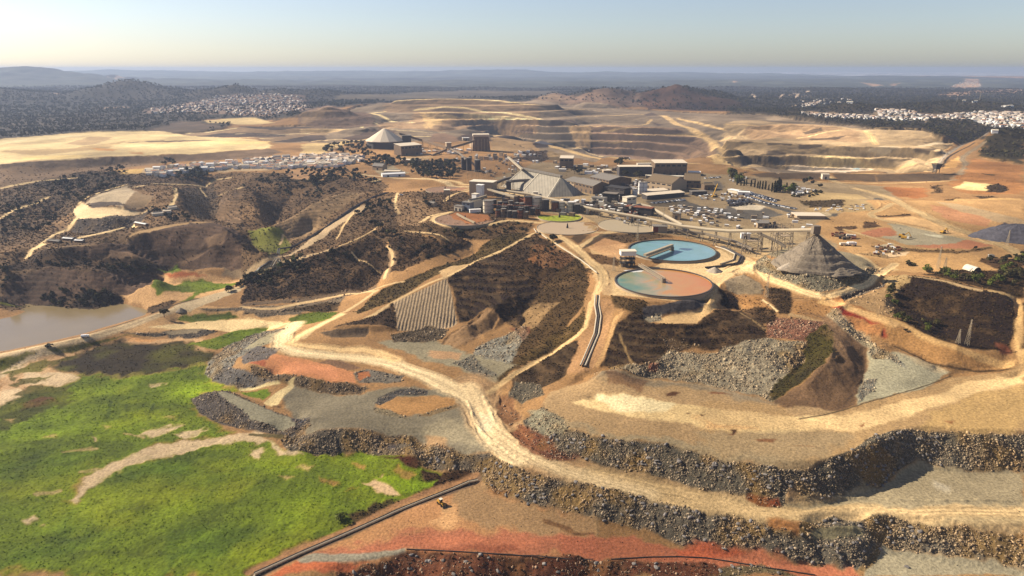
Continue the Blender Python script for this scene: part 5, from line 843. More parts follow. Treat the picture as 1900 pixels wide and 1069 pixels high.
V, F, Cc = pile_up(ct, pos, sz, r_.uniform(0, 6.28, len(pos)), jit(TGa[r_.integers(0, 4, len(pos))], r_, .6, 1.3)); link('distant_wood', mesh_np('distant_wood', V, F, M_LEAF, Cc), kind='stuff')
# ---------------------------------------------------------------- building kit
class MB:
    def __init__(s): s.v = []; s.f = []; s.m = []; s.k = 0
    def add(s, v, f): o = len(s.v); s.v += [tuple(map(float, p)) for p in v]; s.f += [tuple(o+i for i in q) for q in f]; s.m += [s.k]*len(f); return s
    def box(s, x0, x1, y0, y1, z0, z1, rot=0, c=(0, 0)):
        p = [(x, y, z) for z in (z0, z1) for x, y in ((x0, y0), (x1, y0), (x1, y1), (x0, y1))]
        if rot: ca, sa = math.cos(rot), math.sin(rot); p = [(c[0]+x*ca-y*sa, c[1]+x*sa+y*ca, z) for x, y, z in p]
        return s.add(p, [(3, 2, 1, 0), (4, 5, 6, 7), (0, 1, 5, 4), (1, 2, 6, 5), (2, 3, 7, 6), (3, 0, 4, 7)])
    def tube(s, p, q, r0, r1=None, n=8, cap=True):
        r1 = r0 if r1 is None else r1; p, q = Vector(p), Vector(q); d = (q-p).normalized(); u = d.cross(Vector((0, 0, 1)) if abs(d.z) < .9 else Vector((0, 1, 0))).normalized(); w = d.cross(u); v = []
        for c, r in ((p, r0), (q, r1)): v += [c+(u*math.cos(k*2*math.pi/n)+w*math.sin(k*2*math.pi/n))*r for k in range(n)]
        f = [(k, (k+1) % n, n+(k+1) % n, n+k) for k in range(n)]
        if cap: f += [tuple(range(n))[::-1], tuple(range(n, 2*n))]
        return s.add(v, f)
    def ring(s, r0, r1, z0, z1, n=64):
        v = []
        for r, z in ((r1, z0), (r1, z1), (r0, z1), (r0, z0)): v += [(r*math.cos(k*2*math.pi/n), r*math.sin(k*2*math.pi/n), z) for k in range(n)]
        return s.add(v, [(j*n+k, j*n+(k+1) % n, ((j+1) % 4)*n+(k+1) % n, ((j+1) % 4)*n+k) for j in range(4) for k in range(n)])
    def beam(s, p, q, w, h):                    # square bar between two points
        p, q = Vector(p), Vector(q); d = (q-p).normalized(); u = d.cross(Vector((0, 0, 1)) if abs(d.z) < .95 else Vector((0, 1, 0))).normalized(); t = u.cross(d)
        v = [c+u*a*w/2+t*b*h/2 for c in (p, q) for a, b in ((-1, -1), (1, -1), (1, 1), (-1, 1))]
        return s.add(v, [(3, 2, 1, 0), (4, 5, 6, 7), (0, 1, 5, 4), (1, 2, 6, 5), (2, 3, 7, 6), (3, 0, 4, 7)])
    def mesh(s, name, *mats):
        me = bpy.data.meshes.new(name); me.from_pydata(s.v, [], s.f); [me.materials.append(m) for m in mats]
        if len(mats) > 1: me.polygons.foreach_set('material_index', s.m)
        return me
    def out(s, name, m, parent=None, **k): return link(name, s.mesh(name, *(m if isinstance(m, (list, tuple)) else [m])), parent, **k)
def root(name, label, cat, loc, rot=0, group=None):
    e = link(name, None, loc=loc, label=label, category=cat); e.rotation_euler = (0, 0, rot)
    if group: e['group'] = group
    e['kind'] = 'thing'
    return e
WH = dict(white=(.66, .62, .55), cream=(.54, .46, .33), roofp=(.52, .42, .29), carw=(.6, .58, .55))
M = {k: (mat(k, WH[k], **kw) if k in WH else smat(k, c, **kw)) for k, c, kw in (
    ('white', (236, 226, 208), dict(var=.06)), ('cream', (226, 206, 168), dict(var=.1)), ('tanw', (188, 162, 128), dict(var=.12)), ('brownw', (140, 114, 86), dict(var=.2, scale=.3, seam=.15)), ('darkw', (84, 76, 70), dict(var=.15)), ('bluew', (120, 126, 136), dict(var=.1)),
    ('roofg', (140, 130, 116), dict(var=.15, seam=.12)), ('roofb', (130, 108, 78), dict(var=.2, seam=.12)), ('roofp', (226, 200, 160), dict(var=.1)), ('store', (166, 154, 132), dict(var=.14, scale=.12, seam=.07)), ('steel', (150, 134, 112), dict(var=.15, metal=.2, rough=.6)), ('dsteel', (62, 56, 50), dict(var=.2)),
    ('rust', (142, 84, 52), dict(var=.3, scale=.35)), ('tile', (190, 140, 104), dict(var=.18)), ('glass', (46, 48, 54), dict(rough=.25, spec=.5)), ('concrete', (186, 166, 136), dict(var=.12)), ('belt', (186, 168, 138), dict(var=.08)), ('pipe', (70, 62, 56), dict(rough=.5)), ('lpipe', (214, 196, 164), dict(rough=.5)),
    ('yellow', (214, 160, 50), dict(var=.1)), ('tyre', (40, 36, 34), {}), ('red', (150, 70, 48), dict(var=.15)), ('plank', (180, 160, 126), dict(var=.15)), ('carw', (224, 218, 206), dict(rough=.35, spec=.5)), ('card', (66, 66, 72), dict(rough=.35, spec=.5)), ('cars', (150, 148, 146), dict(rough=.35, spec=.5)), ('black', (48, 44, 42), {}), ('froth', (226, 222, 210), {}))}
def gp(crop, q): return hit(PX(crop, q))
def hall(crop, base, depth, eave, ridge, label, wall='tanw', roof='roofg', kind='gable', name='industrial_hall', cat='hall', doors=3, win=True, group=None, over=.6):
    a, b = gp(crop, base); d = Vector((b[0]-a[0], b[1]-a[1])); Ln = d.length; rot = math.atan2(d.y, d.x); z = min(a[2], b[2])-.5
    zb = ground_z(*[[a[i]-math.sin(rot)*depth if i == 0 else a[1]+math.cos(rot)*depth] for i in (0, 1)])[0]; z = min(z, zb)-.3; up = max(a[2], b[2])-z
    e = root(name, label, cat, (a[0], a[1], z), rot, group); E = eave+up; Rg = ridge+up
    m = MB(); m.box(0, Ln, 0, depth, 0, E)
    if kind == 'gable': m.add([(0, 0, E), (0, depth, E), (0, depth/2, Rg-.3), (Ln, 0, E), (Ln, depth, E), (Ln, depth/2, Rg-.3)], [(0, 2, 1), (3, 4, 5)])
    m.out('wall', M[wall], e)
    m = MB(); o = over
    if kind == 'gable':
        for s_ in (0, 1):
            y0, y1 = (-o, depth/2) if s_ == 0 else (depth+o, depth/2); z0 = E-.1
            m.add([(-o, y0, z0), (Ln+o, y0, z0), (Ln+o, y1, Rg), (-o, y1, Rg), (-o, y0, z0+.35), (Ln+o, y0, z0+.35), (Ln+o, y1, Rg+.35), (-o, y1, Rg+.35)], [(0, 1, 2, 3), (4, 5, 6, 7), (0, 1, 5, 4), (1, 2, 6, 5), (2, 3, 7, 6), (3, 0, 4, 7)])
    elif kind == 'shed': m.add([(-o, -o, E+.02), (Ln+o, -o, E+.02), (Ln+o, depth+o, Rg), (-o, depth+o, Rg), (-o, -o, E+.4), (Ln+o, -o, E+.4), (Ln+o, depth+o, Rg+.4), (-o, depth+o, Rg+.4)], [(0, 1, 2, 3), (4, 5, 6, 7), (0, 1, 5, 4), (1, 2, 6, 5), (2, 3, 7, 6), (3, 0, 4, 7)])
    else: m.box(-o, Ln+o, -o, depth+o, E+.02, E+.6)
    rf = m.out('roof', M[roof], e)
    if kind == 'gable': m = MB(); m.box(1, Ln-1, depth/2-.7, depth/2+.7, Rg+.36, Rg+.9); m.out('ridge_vent', M['roofg'], rf)
    if doors and eave > 4:
        for k in range(doors):
            x = Ln*(k+.5)/doors; m = MB(); m.box(x-1.8, x+1.8, -.12, -.02, up, up+min(eave*.6, 5)); m.out('door', M['darkw'], e)
    if win and eave > 5:
        n = max(2, int(Ln/9))
        for k in range(n):
            x = Ln*(k+.5)/n; m = MB(); m.box(x-Ln/n*.33, x+Ln/n*.33, -.1, -.03, up+eave*.72, up+eave*.88); m.out('window', M['glass'], e)
    return e
# ---------------------------------------------------------------- the two settling tanks
def liquid(name, kind):
    m = bpy.data.materials.new(name); m.use_nodes = True; t = m.node_tree; b = t.nodes['Principled BSDF']; b.inputs['Roughness'].default_value = .22; b.inputs['Specular IOR Level'].default_value = .3
    tc = t.nodes.new('ShaderNodeTexCoord'); n = t.nodes.new('ShaderNodeTexNoise'); n.inputs['Scale'].default_value = .035; n.inputs['Detail'].default_value = 5; n.inputs['Distortion'].default_value = 1.2; t.links.new(tc.outputs['Object'], n.inputs['Vector'])
    sp = t.nodes.new('ShaderNodeSeparateXYZ'); t.links.new(tc.outputs['Object'], sp.inputs[0])
    ad = t.nodes.new('ShaderNodeMath'); ad.operation = 'MULTIPLY_ADD'; ad.inputs[1].default_value = .0085 if kind else .006; ad.inputs[2].default_value = .24 if kind else .1; t.links.new(sp.outputs[0], ad.inputs[0])
    a2 = t.nodes.new('ShaderNodeMath'); a2.operation = 'MULTIPLY_ADD'; a2.inputs[1].default_value = .75; t.links.new(n.outputs['Fac'], a2.inputs[0]); t.links.new(ad.outputs[0], a2.inputs[2])
    r = t.nodes.new('ShaderNodeValToRGB'); t.links.new(a2.outputs[0], r.inputs[0]); e = r.color_ramp.elements
    cs = [(0, (112, 140, 140)), (.2, (100, 134, 112)), (.4, (140, 144, 108)), (.52, (170, 152, 116)), (.64, (200, 144, 80)), (1, (206, 130, 66))] if kind else [(0, (112, 142, 122)), (.25, (116, 154, 146)), (.5, (126, 164, 168)), (.8, (138, 172, 178)), (1, (132, 166, 172))]
    e[0].position = 0; e[1].position = 1
    for p, c in cs[1:-1]: e.new(p)
    for el, (p, c) in zip(sorted(e, key=lambda q: q.position), cs): el.color = (*(lin(c)*.68), 1)
    t.links.new(r.outputs[0], b.inputs['Base Color']); return m
def settling_tank(cpx, R, kind, label, wl, bridge_from):
    h = PX('b4', cpx); sl, q = slopes(h); z = 3.2; D = (H-z)/q[0]; c = (sl[0]*D, D); e = root('settling_tank', label, 'tank', (c[0], c[1], -1.9), 0)
    m = MB(); m.ring(R-.6, R, -4, 5.2, 96); m.out('tank_wall', M['concrete'], e); m = MB(); m.ring(R-1.0, R+.5, 5.22, 5.75, 96); m.out('rim', M['darkw'], e)
    m = MB(); n = 96; m.add([(0, 0, 4.6)]+[((R-.65)*math.cos(k*2*math.pi/n), (R-.65)*math.sin(k*2*math.pi/n), 4.6) for k in range(n)], [(0, 1+k, 1+(k+1) % n) for k in range(n)]); m.out('water', liquid('tank_water', kind), e)
    m = MB(); m.tube((0, 0, 4), (0, 0, 9), 2.6, 2.2, 16); m.out('centre_drive', M['steel'], e)
    v = Vector((bridge_from[0]-c[0], bridge_from[1]-c[1], 0)); Lb = v.length; u = v.normalized(); s_ = Vector((-u.y, u.x, 0)); m = MB(); Le = min(Lb, R+6)
    for sgn in (-1, 1):
        o = s_*1.6*sgn
        for zz in (7.2, 9.4): m.beam(o+Vector((0, 0, zz)), o+u*Le+Vector((0, 0, zz)), .35, .35)
        nn = 14
        for k in range(nn): p = o+u*Le*k/nn; q_ = o+u*Le*(k+1)/nn; m.beam(p+Vector((0, 0, 7.2)), q_+Vector((0, 0, 9.4)), .2, .2); m.beam(p+Vector((0, 0, 7.2)), p+Vector((0, 0, 9.4)), .2, .2)
    br = m.out('bridge', M['belt'], e); m = MB(); m.beam(Vector((0, 0, 7.5)), u*Le+Vector((0, 0, 7.5)), 2.8, .2); m.out('walkway', M['tanw'], br)
    if not kind:
        m = MB(); m.beam(Vector((0, 0, 11)), u*(Le+4)+Vector((0, 0, 11)), 3.4, 2.4); m.out('covered_gallery', M['belt'], e)
        m = MB(); r = np.random.default_rng(3); pts = [(18+9*math.cos(a)*r.uniform(.6, 1.2), 6+6*math.sin(a)*r.uniform(.6, 1.2), 4.63) for a in np.linspace(0, 6.1, 18)]; m.add([(18, 6, 4.63)]+pts, [(0, 1+k, 1+(k+1) % 18) for k in range(18)]); m.out('dark_scum', smat('scum', (92, 116, 138), rough=.4), e, label='dark bluish patch of scum')
    else:
        m = MB(); r = np.random.default_rng(4); pts = [(-22+10*math.cos(a)*r.uniform(.7, 1.1), 40+5*math.sin(a)*r.uniform(.7, 1.1), 4.63) for a in np.linspace(0, 6.1, 18)]; m.add([(-22, 40, 4.63)]+pts, [(0, 1+k, 1+(k+1) % 18) for k in range(18)]); m.out('froth', M['froth'], e, label='white patch of froth')
    return e, c
hub = gp('b4', '250,385')[0]
TA, ca_ = settling_tank('490,281', 49, 0, 'round settling tank of pale blue water with a covered bridge over its left half', 5, (hub[0], hub[1]))
TB, cb_ = settling_tank('437,479', 46.5, 1, 'round settling tank whose water turns from green to orange, crossed by a steel bridge', 5, (hub[0], hub[1]+4))
e = root('pump_house', 'white box on tall dark steelwork between the blue tank and the orange tank', 'pump house', (hub[0]-5, hub[1]+2, hub[2]-.5), .05)
m = MB(); m.box(-9, 7, -4, 5, 13, 17.5); m.out('cabin', M['white'], e); m = MB(); m.box(-9.5, 7.5, -4.5, 5.5, 17.52, 18); m.out('roof', M['cream'], e); m = MB()
for x in (-8, -3, 2, 6):
    for y in (-3, 4): m.beam((x, y, 0), (x, y, 13), .5, .5)
    m.beam((x, -3, 0), (x, 4, 13), .3, .3)
for zz in (4.5, 9): m.box(-9, 7, -4, 5, zz, zz+.3)
m.out('steel_frame', M['dsteel'], e); m = MB(); m.box(-7, 0, -2, 3, .1, 4.3); m.tube((3.5, 0, 0), (3.5, 0, 8.8), 1.6, n=12); m.out('machinery', M['steel'], e)
# ---------------------------------------------------------------- ore heaps
def heap(loc, R, h, mat_, label, seed, rx=1, top=(0, 0), cat='ore heap', n=72, rings=30, pw=1.0, rag=.05):
    r = np.random.default_rng(seed); V = []; F = []
    for j in range(rings+1):
        q = j/rings
        for k in range(n):
            a = k*2*math.pi/n; rr = R*q*(1+rag*math.sin(3*a+seed)+rag*.7*math.sin(7*a+2*seed)); x, y = rr*math.cos(a)*rx, rr*math.sin(a)
            g_ = math.sin(17*a+seed+3*q)*.5+math.sin(29*a-5*q)*.4; z = h*(1-q**pw)+.018*h*math.sin(q*34)*(q > .35)+.02*h*math.sin(5*a+seed)*math.sin(q*6)+.008*h*g_*math.sin(q*math.pi)+r.normal(0, .006*h)
            V.append((x+top[0]*(1-q), y+top[1]*(1-q), z-(.8 if j == rings else 0)))
    for j in range(rings):
        for k in range(n): F.append((j*n+k, (j+1)*n+k, (j+1)*n+(k+1) % n, j*n+(k+1) % n))
    me = bpy.data.meshes.new('ore_heap'); me.from_pydata(V, [], F); me.materials.append(mat_); o = link('ore_heap', me, loc=loc, label=label, category=cat); return o
M_ORE = smat('ore', (138, 122, 100), var=.22, scale=.5, bump=.5); M_ORE2 = smat('dark_ore', (84, 80, 84), var=.2, scale=.4, bump=.5); M_ORE3 = smat('pale_ore', (186, 168, 142), var=.15, scale=.5, bump=.3)
pc = gp('b4', '1400,385')[0]; z0 = 11.0; sl, q = slopes(PX('b4', '1392,176')); D = 668.0; tip = (sl[0]*D, D, H-q[0]*D)
heap((tip[0], D, z0), 39, tip[2]-z0, M_ORE, 'tall conical heap of grey crushed ore under the head of the long conveyor', 3, rx=1.05, pw=.93)
heap((tip[0]-25, D-15, z0-.3), 13, 9, M_ORE3, 'whitish spill of ore on the left flank of the tall grey heap', 5, rx=1.2, rag=.1)
heap((tip[0]+15, D-24, z0-.5), 17, 7, M_ORE, 'low stepped bench of grey ore at the near right foot of the tall heap', 8, rx=1.1, rag=.12)
p = gp('b5', '1740,430')[0]; heap((p[0]+8, p[1]+4, p[2]-1), 34, 18, M_ORE2, 'dark grey flat topped ore heap at the right edge beside the lattice mast', 6, rx=1.5, pw=1.6)
p = gp('b4', '755,412')[0]; heap((p[0], p[1], p[2]-.3), 8.5, 5, M_ORE3, 'small pointed heap of tan gravel between the orange tank and the road', 7)
p = gp('b1', '1140,600')[0]; heap((p[0], p[1], p[2]-.3), 5.5, 3.6, M_ORE, 'small grey domed heap at the edge of the dam road', 9)
p = gp('a3', '330,420')[0]; heap((p[0], p[1], p[2]-1), 34, 9, M_ORE2, 'dark low heap beside the pit road behind the conveyor yard', 10, rx=1.4)
# ---------------------------------------------------------------- long conveyor and other galleries
def path3(crop, s, zs):
    px = PX(crop, s); sl, q = slopes(px); zs = np.interp(np.linspace(0, 1, len(px)), np.linspace(0, 1, len(zs)), zs); D = (H-zs)/q; return [Vector((sl[i]*D[i], D[i], zs[i])) for i in range(len(px))]
def conveyor(pts, r, label, legs, mat_='belt', tubeg=True, tower=None, name='conveyor'):
    e = root(name, label, 'conveyor', pts[0]-Vector((0, 0, 0)), 0); o = pts[0]; m = MB(); pp = [p-o for p in pts]
    for a, b in zip(pp, pp[1:]):
        if tubeg: m.tube(a, b, r, n=10)
        else: m.beam(a, b, r*1.9, r*1.6)
    m.out('gallery', M[mat_], e)
    m = MB()
    for a, b in zip(pp, pp[1:]): m.beam(a-Vector((0, 0, r*1.12)), b-Vector((0, 0, r*1.12)), r*1.3, .5)
    m.out('truss', M['steel'], e)
    seg = [0]
    for a, b in zip(pp, pp[1:]): seg.append(seg[-1]+(b-a).length)
    for k in range(legs):
        t = seg[-1]*(k+.6)/legs; i = max(j for j in range(len(seg)-1) if seg[j] <= t+1e-6); f = (t-seg[i])/(seg[i+1]-seg[i]); p = pp[i].lerp(pp[i+1], f); d = (pp[i+1]-pp[i]).normalized(); s_ = Vector((-d.y, d.x, 0)).normalized()
        W = p+o; g0 = ground_z(W.x, W.y)[0]; hgt = W.z-g0
        if hgt < 1.5: continue
        m = MB(); w_ = r*.8+hgt*.09; b0 = Vector((p.x, p.y, -o.z+g0-.4)); tp = p-Vector((0, 0, r*1.2))
        m.beam(b0+s_*w_, tp+s_*r*.6, .55, .55); m.beam(b0-s_*w_, tp-s_*r*.6, .55, .55); nb = max(1, int(hgt/6))
        for j in range(nb):
            f0, f1 = j/nb, (j+1)/nb; A = (b0+s_*w_).lerp(tp+s_*r*.6, f0); B = (b0-s_*w_).lerp(tp-s_*r*.6, f1); m.beam(A, B, .3, .3); A2 = (b0-s_*w_).lerp(tp-s_*r*.6, f0); B2 = (b0+s_*w_).lerp(tp+s_*r*.6, f1); m.beam(A2, B2, .3, .3)
        m.out('trestle', M['steel'], e)
    return e
cv = path3('p', "905,349.5 986,360.6 1100,387.5 1200,405 1264,419 1310,425 1354,428.4 1440,427.5 1513,426.2", [12, 12, 13, 13.5, 15, 18, 23, 36, 48])
e = conveyor(cv, 1.7, 'long pale covered conveyor sloping past the tanks up to the tall grey ore heap', 27)
m = MB(); hd = cv[-1]-cv[0]; m.box(hd.x-3, hd.x+4, hd.y-3, hd.y+3, hd.z-4, hd.z+4); m.out('head_house', M['steel'], e)
cv2 = path3('a3', "985,890 1060,868 1130,885 1200,925 1280,970 1370,1020", [16, 15, 14, 13.5, 13.5, 14]); conveyor(cv2, 1.9, 'short curved covered conveyor joining the long one beside the yard of white boxes', 7)
conveyor(path3('b4', "1020,170 1150,232 1195,262", [24, 16, 12]), 1.3, 'short steep conveyor dropping to the grey ore pad behind the lattice frames', 3, 'steel', False)
conveyor(path3('b4', "480,150 700,180 860,220 990,275", [8, 8, 8, 9]), 1.3, 'low dark conveyor running close to the ground under the long pale one', 9, 'steel', False)
conveyor(path3('a2', "1700,880 1520,830 1470,815", [14, 14, 15]), 1.6, 'short pale conveyor behind the white plant building', 2, 'belt', False)
conveyor(path3('a2', "775,375 960,430 1150,488", [44, 28, 22]), 2.6, 'brown conveyor gallery sloping down from the conical store', 5, 'brownw', False)
conveyor(path3('a2', "1180,488 1280,460 1370,432", [20, 28, 36]), 2.6, 'conveyor gallery rising to the top of the tall ore bin', 3, 'brownw', False)
conveyor(path3('a2', "1150,500 1090,525 1030,550", [20, 14, 10]), 2.2, 'short conveyor running down from the transfer house toward the pine wood', 2, 'brownw', False)
conveyor(path3('a2', "1180,495 1250,530 1300,580", [20, 24, 32]), 1.5, 'thin conveyor feeding the two black silos', 2, 'steel', False)
conveyor(path3('a3', "90,520 140,565 195,612", [20, 28, 38]), 1.8, 'pale conveyor climbing to the ridge of the great ridged store', 3, 'belt', False)
conveyor(path3('a3', "80,700 160,692 250,688", [20, 20, 21]), 2.2, 'level conveyor bridge in front of the great ridged store', 2, 'roofg', False)
conveyor(path3('a2', "1520,775 1600,740 1700,715", [16, 16, 17]), 2, 'dark conveyor gallery from the white plant building to the ridged store', 3, 'darkw', False)
conveyor(path3('b2', "1330,190 1375,215 1440,245", [6, 5, 4]), 1.2, 'narrow inclined bridge reaching into the dry reddish basin', 1, 'plank', False)
conveyor(path3('b2', "1395,118 1460,95 1515,78", [13, 17, 21]), 1.8, 'inclined pale gallery climbing right to the rusty tank farm', 2, 'plank', False)
conveyor(path3('a3', "790,840 850,870 900,895", [20, 14, 9]), 1.5, 'short inclined conveyor in the cluttered crushing plant', 2, 'belt', False)
e = root('transfer_house', 'small tower where the brown conveyor galleries meet', 'transfer house', tuple(gp('a2', '1165,530')[0]), .3); m = MB(); m.box(-6, 6, -6, 6, 10, 24); m.out('cabin', M['tanw'], e); m = MB(); m.box(-6.5, 6.5, -6.5, 6.5, 24.02, 25); m.out('roof', M['roofp'], e); m = MB(); [m.beam((x, y, -1), (x, y, 10), .8, .8) for x in (-5, 5) for y in (-5, 5)]; m.out('leg', M['steel'], e)
# lattice frames by the heap
for i, (q, hh, lb) in enumerate((('1185,262', 27, 'wide steel trestle under the rising end of the long conveyor, nearest the ore heap'), ('1140,240', 22, 'steel trestle second from the ore heap under the long conveyor'), ('985,275', 20, 'dense steel frame tower beside the white cabin under the conveyor'))):
    p = gp('b4', q)[0]; e = root('steel_trestle', lb, 'trestle', tuple(p), 0); w_ = 8 if i < 2 else 9; m = MB()
    for x in (-w_, w_):
        for y in (-4, 4): m.beam((x, y, -.5), (x*.75, y*.8, hh), .4, .4)
    nb = 4
    for j in range(nb):
        za, zb = hh*j/nb, hh*(j+1)/nb; ka, kb = 1-.25*j/nb, 1-.25*(j+1)/nb
        for y in (-4, 4): m.beam((-w_*ka, y, za), (w_*kb, y, zb), .22, .22); m.beam((w_*ka, y, za), (-w_*kb, y, zb), .22, .22); m.beam((-w_*kb, y, zb), (w_*kb, y, zb), .25, .25)
    m.out('lattice', M['steel'], e); m = MB(); m.box(-w_*.6, w_*.6, -4, 4, hh*.5, hh*.5+.4); m.out('platform', M['tanw'], e)
# ---------------------------------------------------------------- great ridged store
e = root('ridged_store', 'great grey tent-like ore store with steep ribbed roof and hipped end', 'ore store', (0, 0, 5), 0)
RA, RB = Vector((17, 1200, 33)), Vector((80, 1108, 33)); u = (RB-RA).normalized(); nL = Vector((u.y, -u.x, 0)); nL = nL if nL.x < 0 else -nL; W_ = 37
A0, A1 = RA-u*10, RB+u*14
P0, P1, P2, P3 = A0+nL*W_, A1+nL*W_, A1-nL*W_, A0-nL*W_
for p in (P0, P1, P2, P3): p.z = 4
E1 = RB+u*34; E1.z = 4; E0 = RA-u*28; E0.z = 4; g5 = Vector((0, 0, 5)); m = MB()
m.add([P0-g5, P1-g5, RB-g5, RA-g5, P2-g5, P3-g5, E1-g5, E0-g5], [(0, 1, 2, 3), (1, 6, 2), (6, 4, 2), (4, 5, 3, 2), (5, 7, 3), (7, 0, 3), (0, 1, 2, 3)][:6]); m.out('roof', M['store'], e)
m = MB()
for t in (.02, .47, .98): b_ = P0.lerp(P1, t); tt_ = RA.lerp(RB, t); m.beam(b_-g5+Vector((0, 0, .7)), tt_-g5+Vector((0, 0, .6)), 1.1, .5)
m.out('rib', M['cream'], e); m = MB(); m.beam(RA-u*4-g5+Vector((0, 0, 1.5)), RB-g5+Vector((0, 0, 1.5)), 5, 3); m.out('ridge_cap', M['roofg'], e); m = MB()
for a, b in ((P0, P1), (P1, E1), (E1, P2)): m.beam(a-g5+Vector((0, 0, .2)), b-g5+Vector((0, 0, .2)), 2, 2.5)
m.out('plinth', M['concrete'], e)
m = MB(); pa = P0.lerp(P1, .78)+nL*3-g5; m.box(pa.x-4, pa.x+4, pa.y-3, pa.y+3, -1, 6); m.out('porch', M['cream'], e)
e = root('concrete_pier', 'dark square pier standing before the great ridged store', 'pier', tuple(gp('a3', '95,765')[0]), 0); m = MB(); m.box(-4, 4, -4, 4, -1, 15); m.out('shaft', M['darkw'], e); m = MB(); m.box(-4.6, 4.6, -4.6, 4.6, 15.02, 16); m.out('cap', M['roofg'], e)
# conical store
p = gp('a2', '640,495')[0]; cx, cy, cz = p[0]+2, p[1]+30, p[2]-1; e = root('conical_store', 'wide conical pale roofed ore store on dark walls, far behind the village pines', 'ore store', (cx, cy, cz), .15)
m = MB(); n = 14; m.add([(46*math.cos(k*2*math.pi/n), 46*math.sin(k*2*math.pi/n), zz) for zz in (0, 18) for k in range(n)], [(k, (k+1) % n, n+(k+1) % n, n+k) for k in range(n)]); m.out('wall', M['darkw'], e)
m = MB(); m.add([(rr*math.cos(k*2*math.pi/n), rr*math.sin(k*2*math.pi/n), zz) for rr, zz in ((49, 17.6), (49, 18.8), (4, 47)) for k in range(n)]+[(0, 0, 48)], [(j*n+k, j*n+(k+1) % n, (j+1)*n+(k+1) % n, (j+1)*n+k) for j in (0, 1) for k in range(n)]+[(2*n+k, 2*n+(k+1) % n, 3*n) for k in range(n)]); m.out('roof', M['roofp'], e)
hall('a2', "800,490 870,488", 24, 30, 34, 'tall dark block standing at the right foot of the conical store', 'darkw', 'roofg', 'flat', doors=0, win=False, name='screen_house', cat='building')
hall('a2', "790,555 955,540", 34, 22, 25, 'broad brown block with a pale strip roof before the conical store', 'brownw', 'roofp', 'shed', doors=2, name='crusher_house', cat='building')
hall('a2', "740,520 800,530", 16, 8, 9, 'low tan annex at the left of the broad brown block', 'tanw', 'roofp', 'flat', doors=1, win=False, name='annex', cat='building')
p = gp('a2', '1420,515')[0]; e = root('ore_bin', 'tall tapering ore bin with a pale yellow roof at the end of the conveyor galleries', 'ore bin', (p[0], p[1]+12, p[2]-1), .1); m = MB()
m.add([(x, y, z) for z, kx in ((0, 1.12), (36, .92)) for x, y in ((-20*kx, -14*kx), (20*kx, -14*kx), (20*kx, 14*kx), (-20*kx, 14*kx))], [(0, 1, 5, 4), (1, 2, 6, 5), (2, 3, 7, 6), (3, 0, 4, 7), (4, 5, 6, 7)]); m.out('body', M['brownw'], e)
m = MB(); m.box(-20, 20, -14.5, 14.5, 36.05, 41); m.out('roof', M['roofp'], e); m = MB(); [m.box(x-.6, x+.6, -16.6, -15.4, 0, 30) for x in (-16, -8, 0, 8, 16)]; m.out('buttress', M['tanw'], e); hall('a2', "1330,480 1365,495", 12, 12, 13, 'small tan shed leaning against the left of the tall ore bin', 'tanw', 'roofp', 'flat', doors=0, win=False, name='shed', cat='shed')
hall('a2', "1278,432 1330,430", 10, 7, 8, 'small white roofed hut left of the tall ore bin', 'tanw', 'white', 'flat', doors=1, win=False, name='hut', cat='hut')
# silos, tanks, towers
def silo(crop, q, r, h, label, mat_='white', top='cone', group=None, name='silo', cat='silo', bands=True):
    p = gp(crop, q)[0]; e = root(name, label, cat, (p[0], p[1]+r, p[2]-.8), 0, group); m = MB(); m.tube((0, 0, 0), (0, 0, h), r, n=24); m.out('shell', M[mat_], e)
    m = MB(); m.tube((0, 0, h+.02), (0, 0, h+(r*.35 if top == 'cone' else .6)), r*1.03, .4 if top == 'cone' else r*1.03, n=24); m.out('roof', M['roofg' if mat_ != 'rust' else 'dsteel'], e)
    if bands:
        m = MB(); [m.ring(r+.01, r+.3, h*k, h*k+.4, 24) for k in (.3, .62, .94)]; m.out('band', M['dsteel'], e)
    m = MB(); [m.beam((-r*.75+dx, -r*.75, 0), (-r*.75+dx, -r*.75, h+1), .15, .15) for dx in (-.4, .4)]; [m.beam((-r*.75-.4, -r*.75, k), (-r*.75+.4, -r*.75, k), .12, .12) for k in np.arange(1, h, 1.2)]; m.out('ladder', M['steel'], e); return e
silo('a2', '1284,668', 5.2, 26, 'left of the two touching black silos among the pines', 'darkw'); silo('a2', '1326,672', 5.2, 26, 'right of the two touching black silos among the pines', 'darkw'); silo('a2', '1393,682', 6, 24, 'single greenish black silo a little right of the touching pair', 'darkw')
silo('a3', '1066,795', 4.3, 20, 'left one of the two tall white silos between the sheds', 'white'); silo('a3', '1094,795', 4.3, 20, 'right one of the two tall white silos between the sheds', 'white'); silo('a3', '1024,806', 4.2, 11, 'short white silo just left of the two tall white ones', 'white', 'flat')
silo('b3', '560,428', 7.5, 18, 'cream tank with a rust-stained top at the left end of the tank farm', 'cream', 'flat', name='storage_tank', cat='tank')
for i, (q, r, h, mt, lb) in enumerate((('890,400', 6.3, 19, 'rust', 'tall rust red tank leftmost in the back row under the long conveyor'), ('965,405', 7, 19, 'cream', 'tall cream tank beside the rust red one in the back row'), ('1035,412', 5.2, 17, 'darkw', 'dark tank in the gap between the tall cream tank and the rusty pair'), ('1115,415', 5.6, 14, 'rust', 'orange rusted tank at the left of the pair before the yellow green pond'), ('1170,418', 4.6, 14, 'cream', 'streaked whitish tank between two rusty tanks above the green pond'), ('1238,422', 5.2, 14, 'cream', 'whitish tank with a brown rim above the right half of the green pond'), ('1295,428', 5, 13, 'darkw', 'dark tank at the right end of the back row above the green pond'))):
    silo('b3', q, r, h, lb, mt, 'flat', name='storage_tank', cat='tank')
k_ = 0; wd = ('first', 'second', 'third', 'fourth', 'fifth', 'sixth', 'seventh', 'eighth')
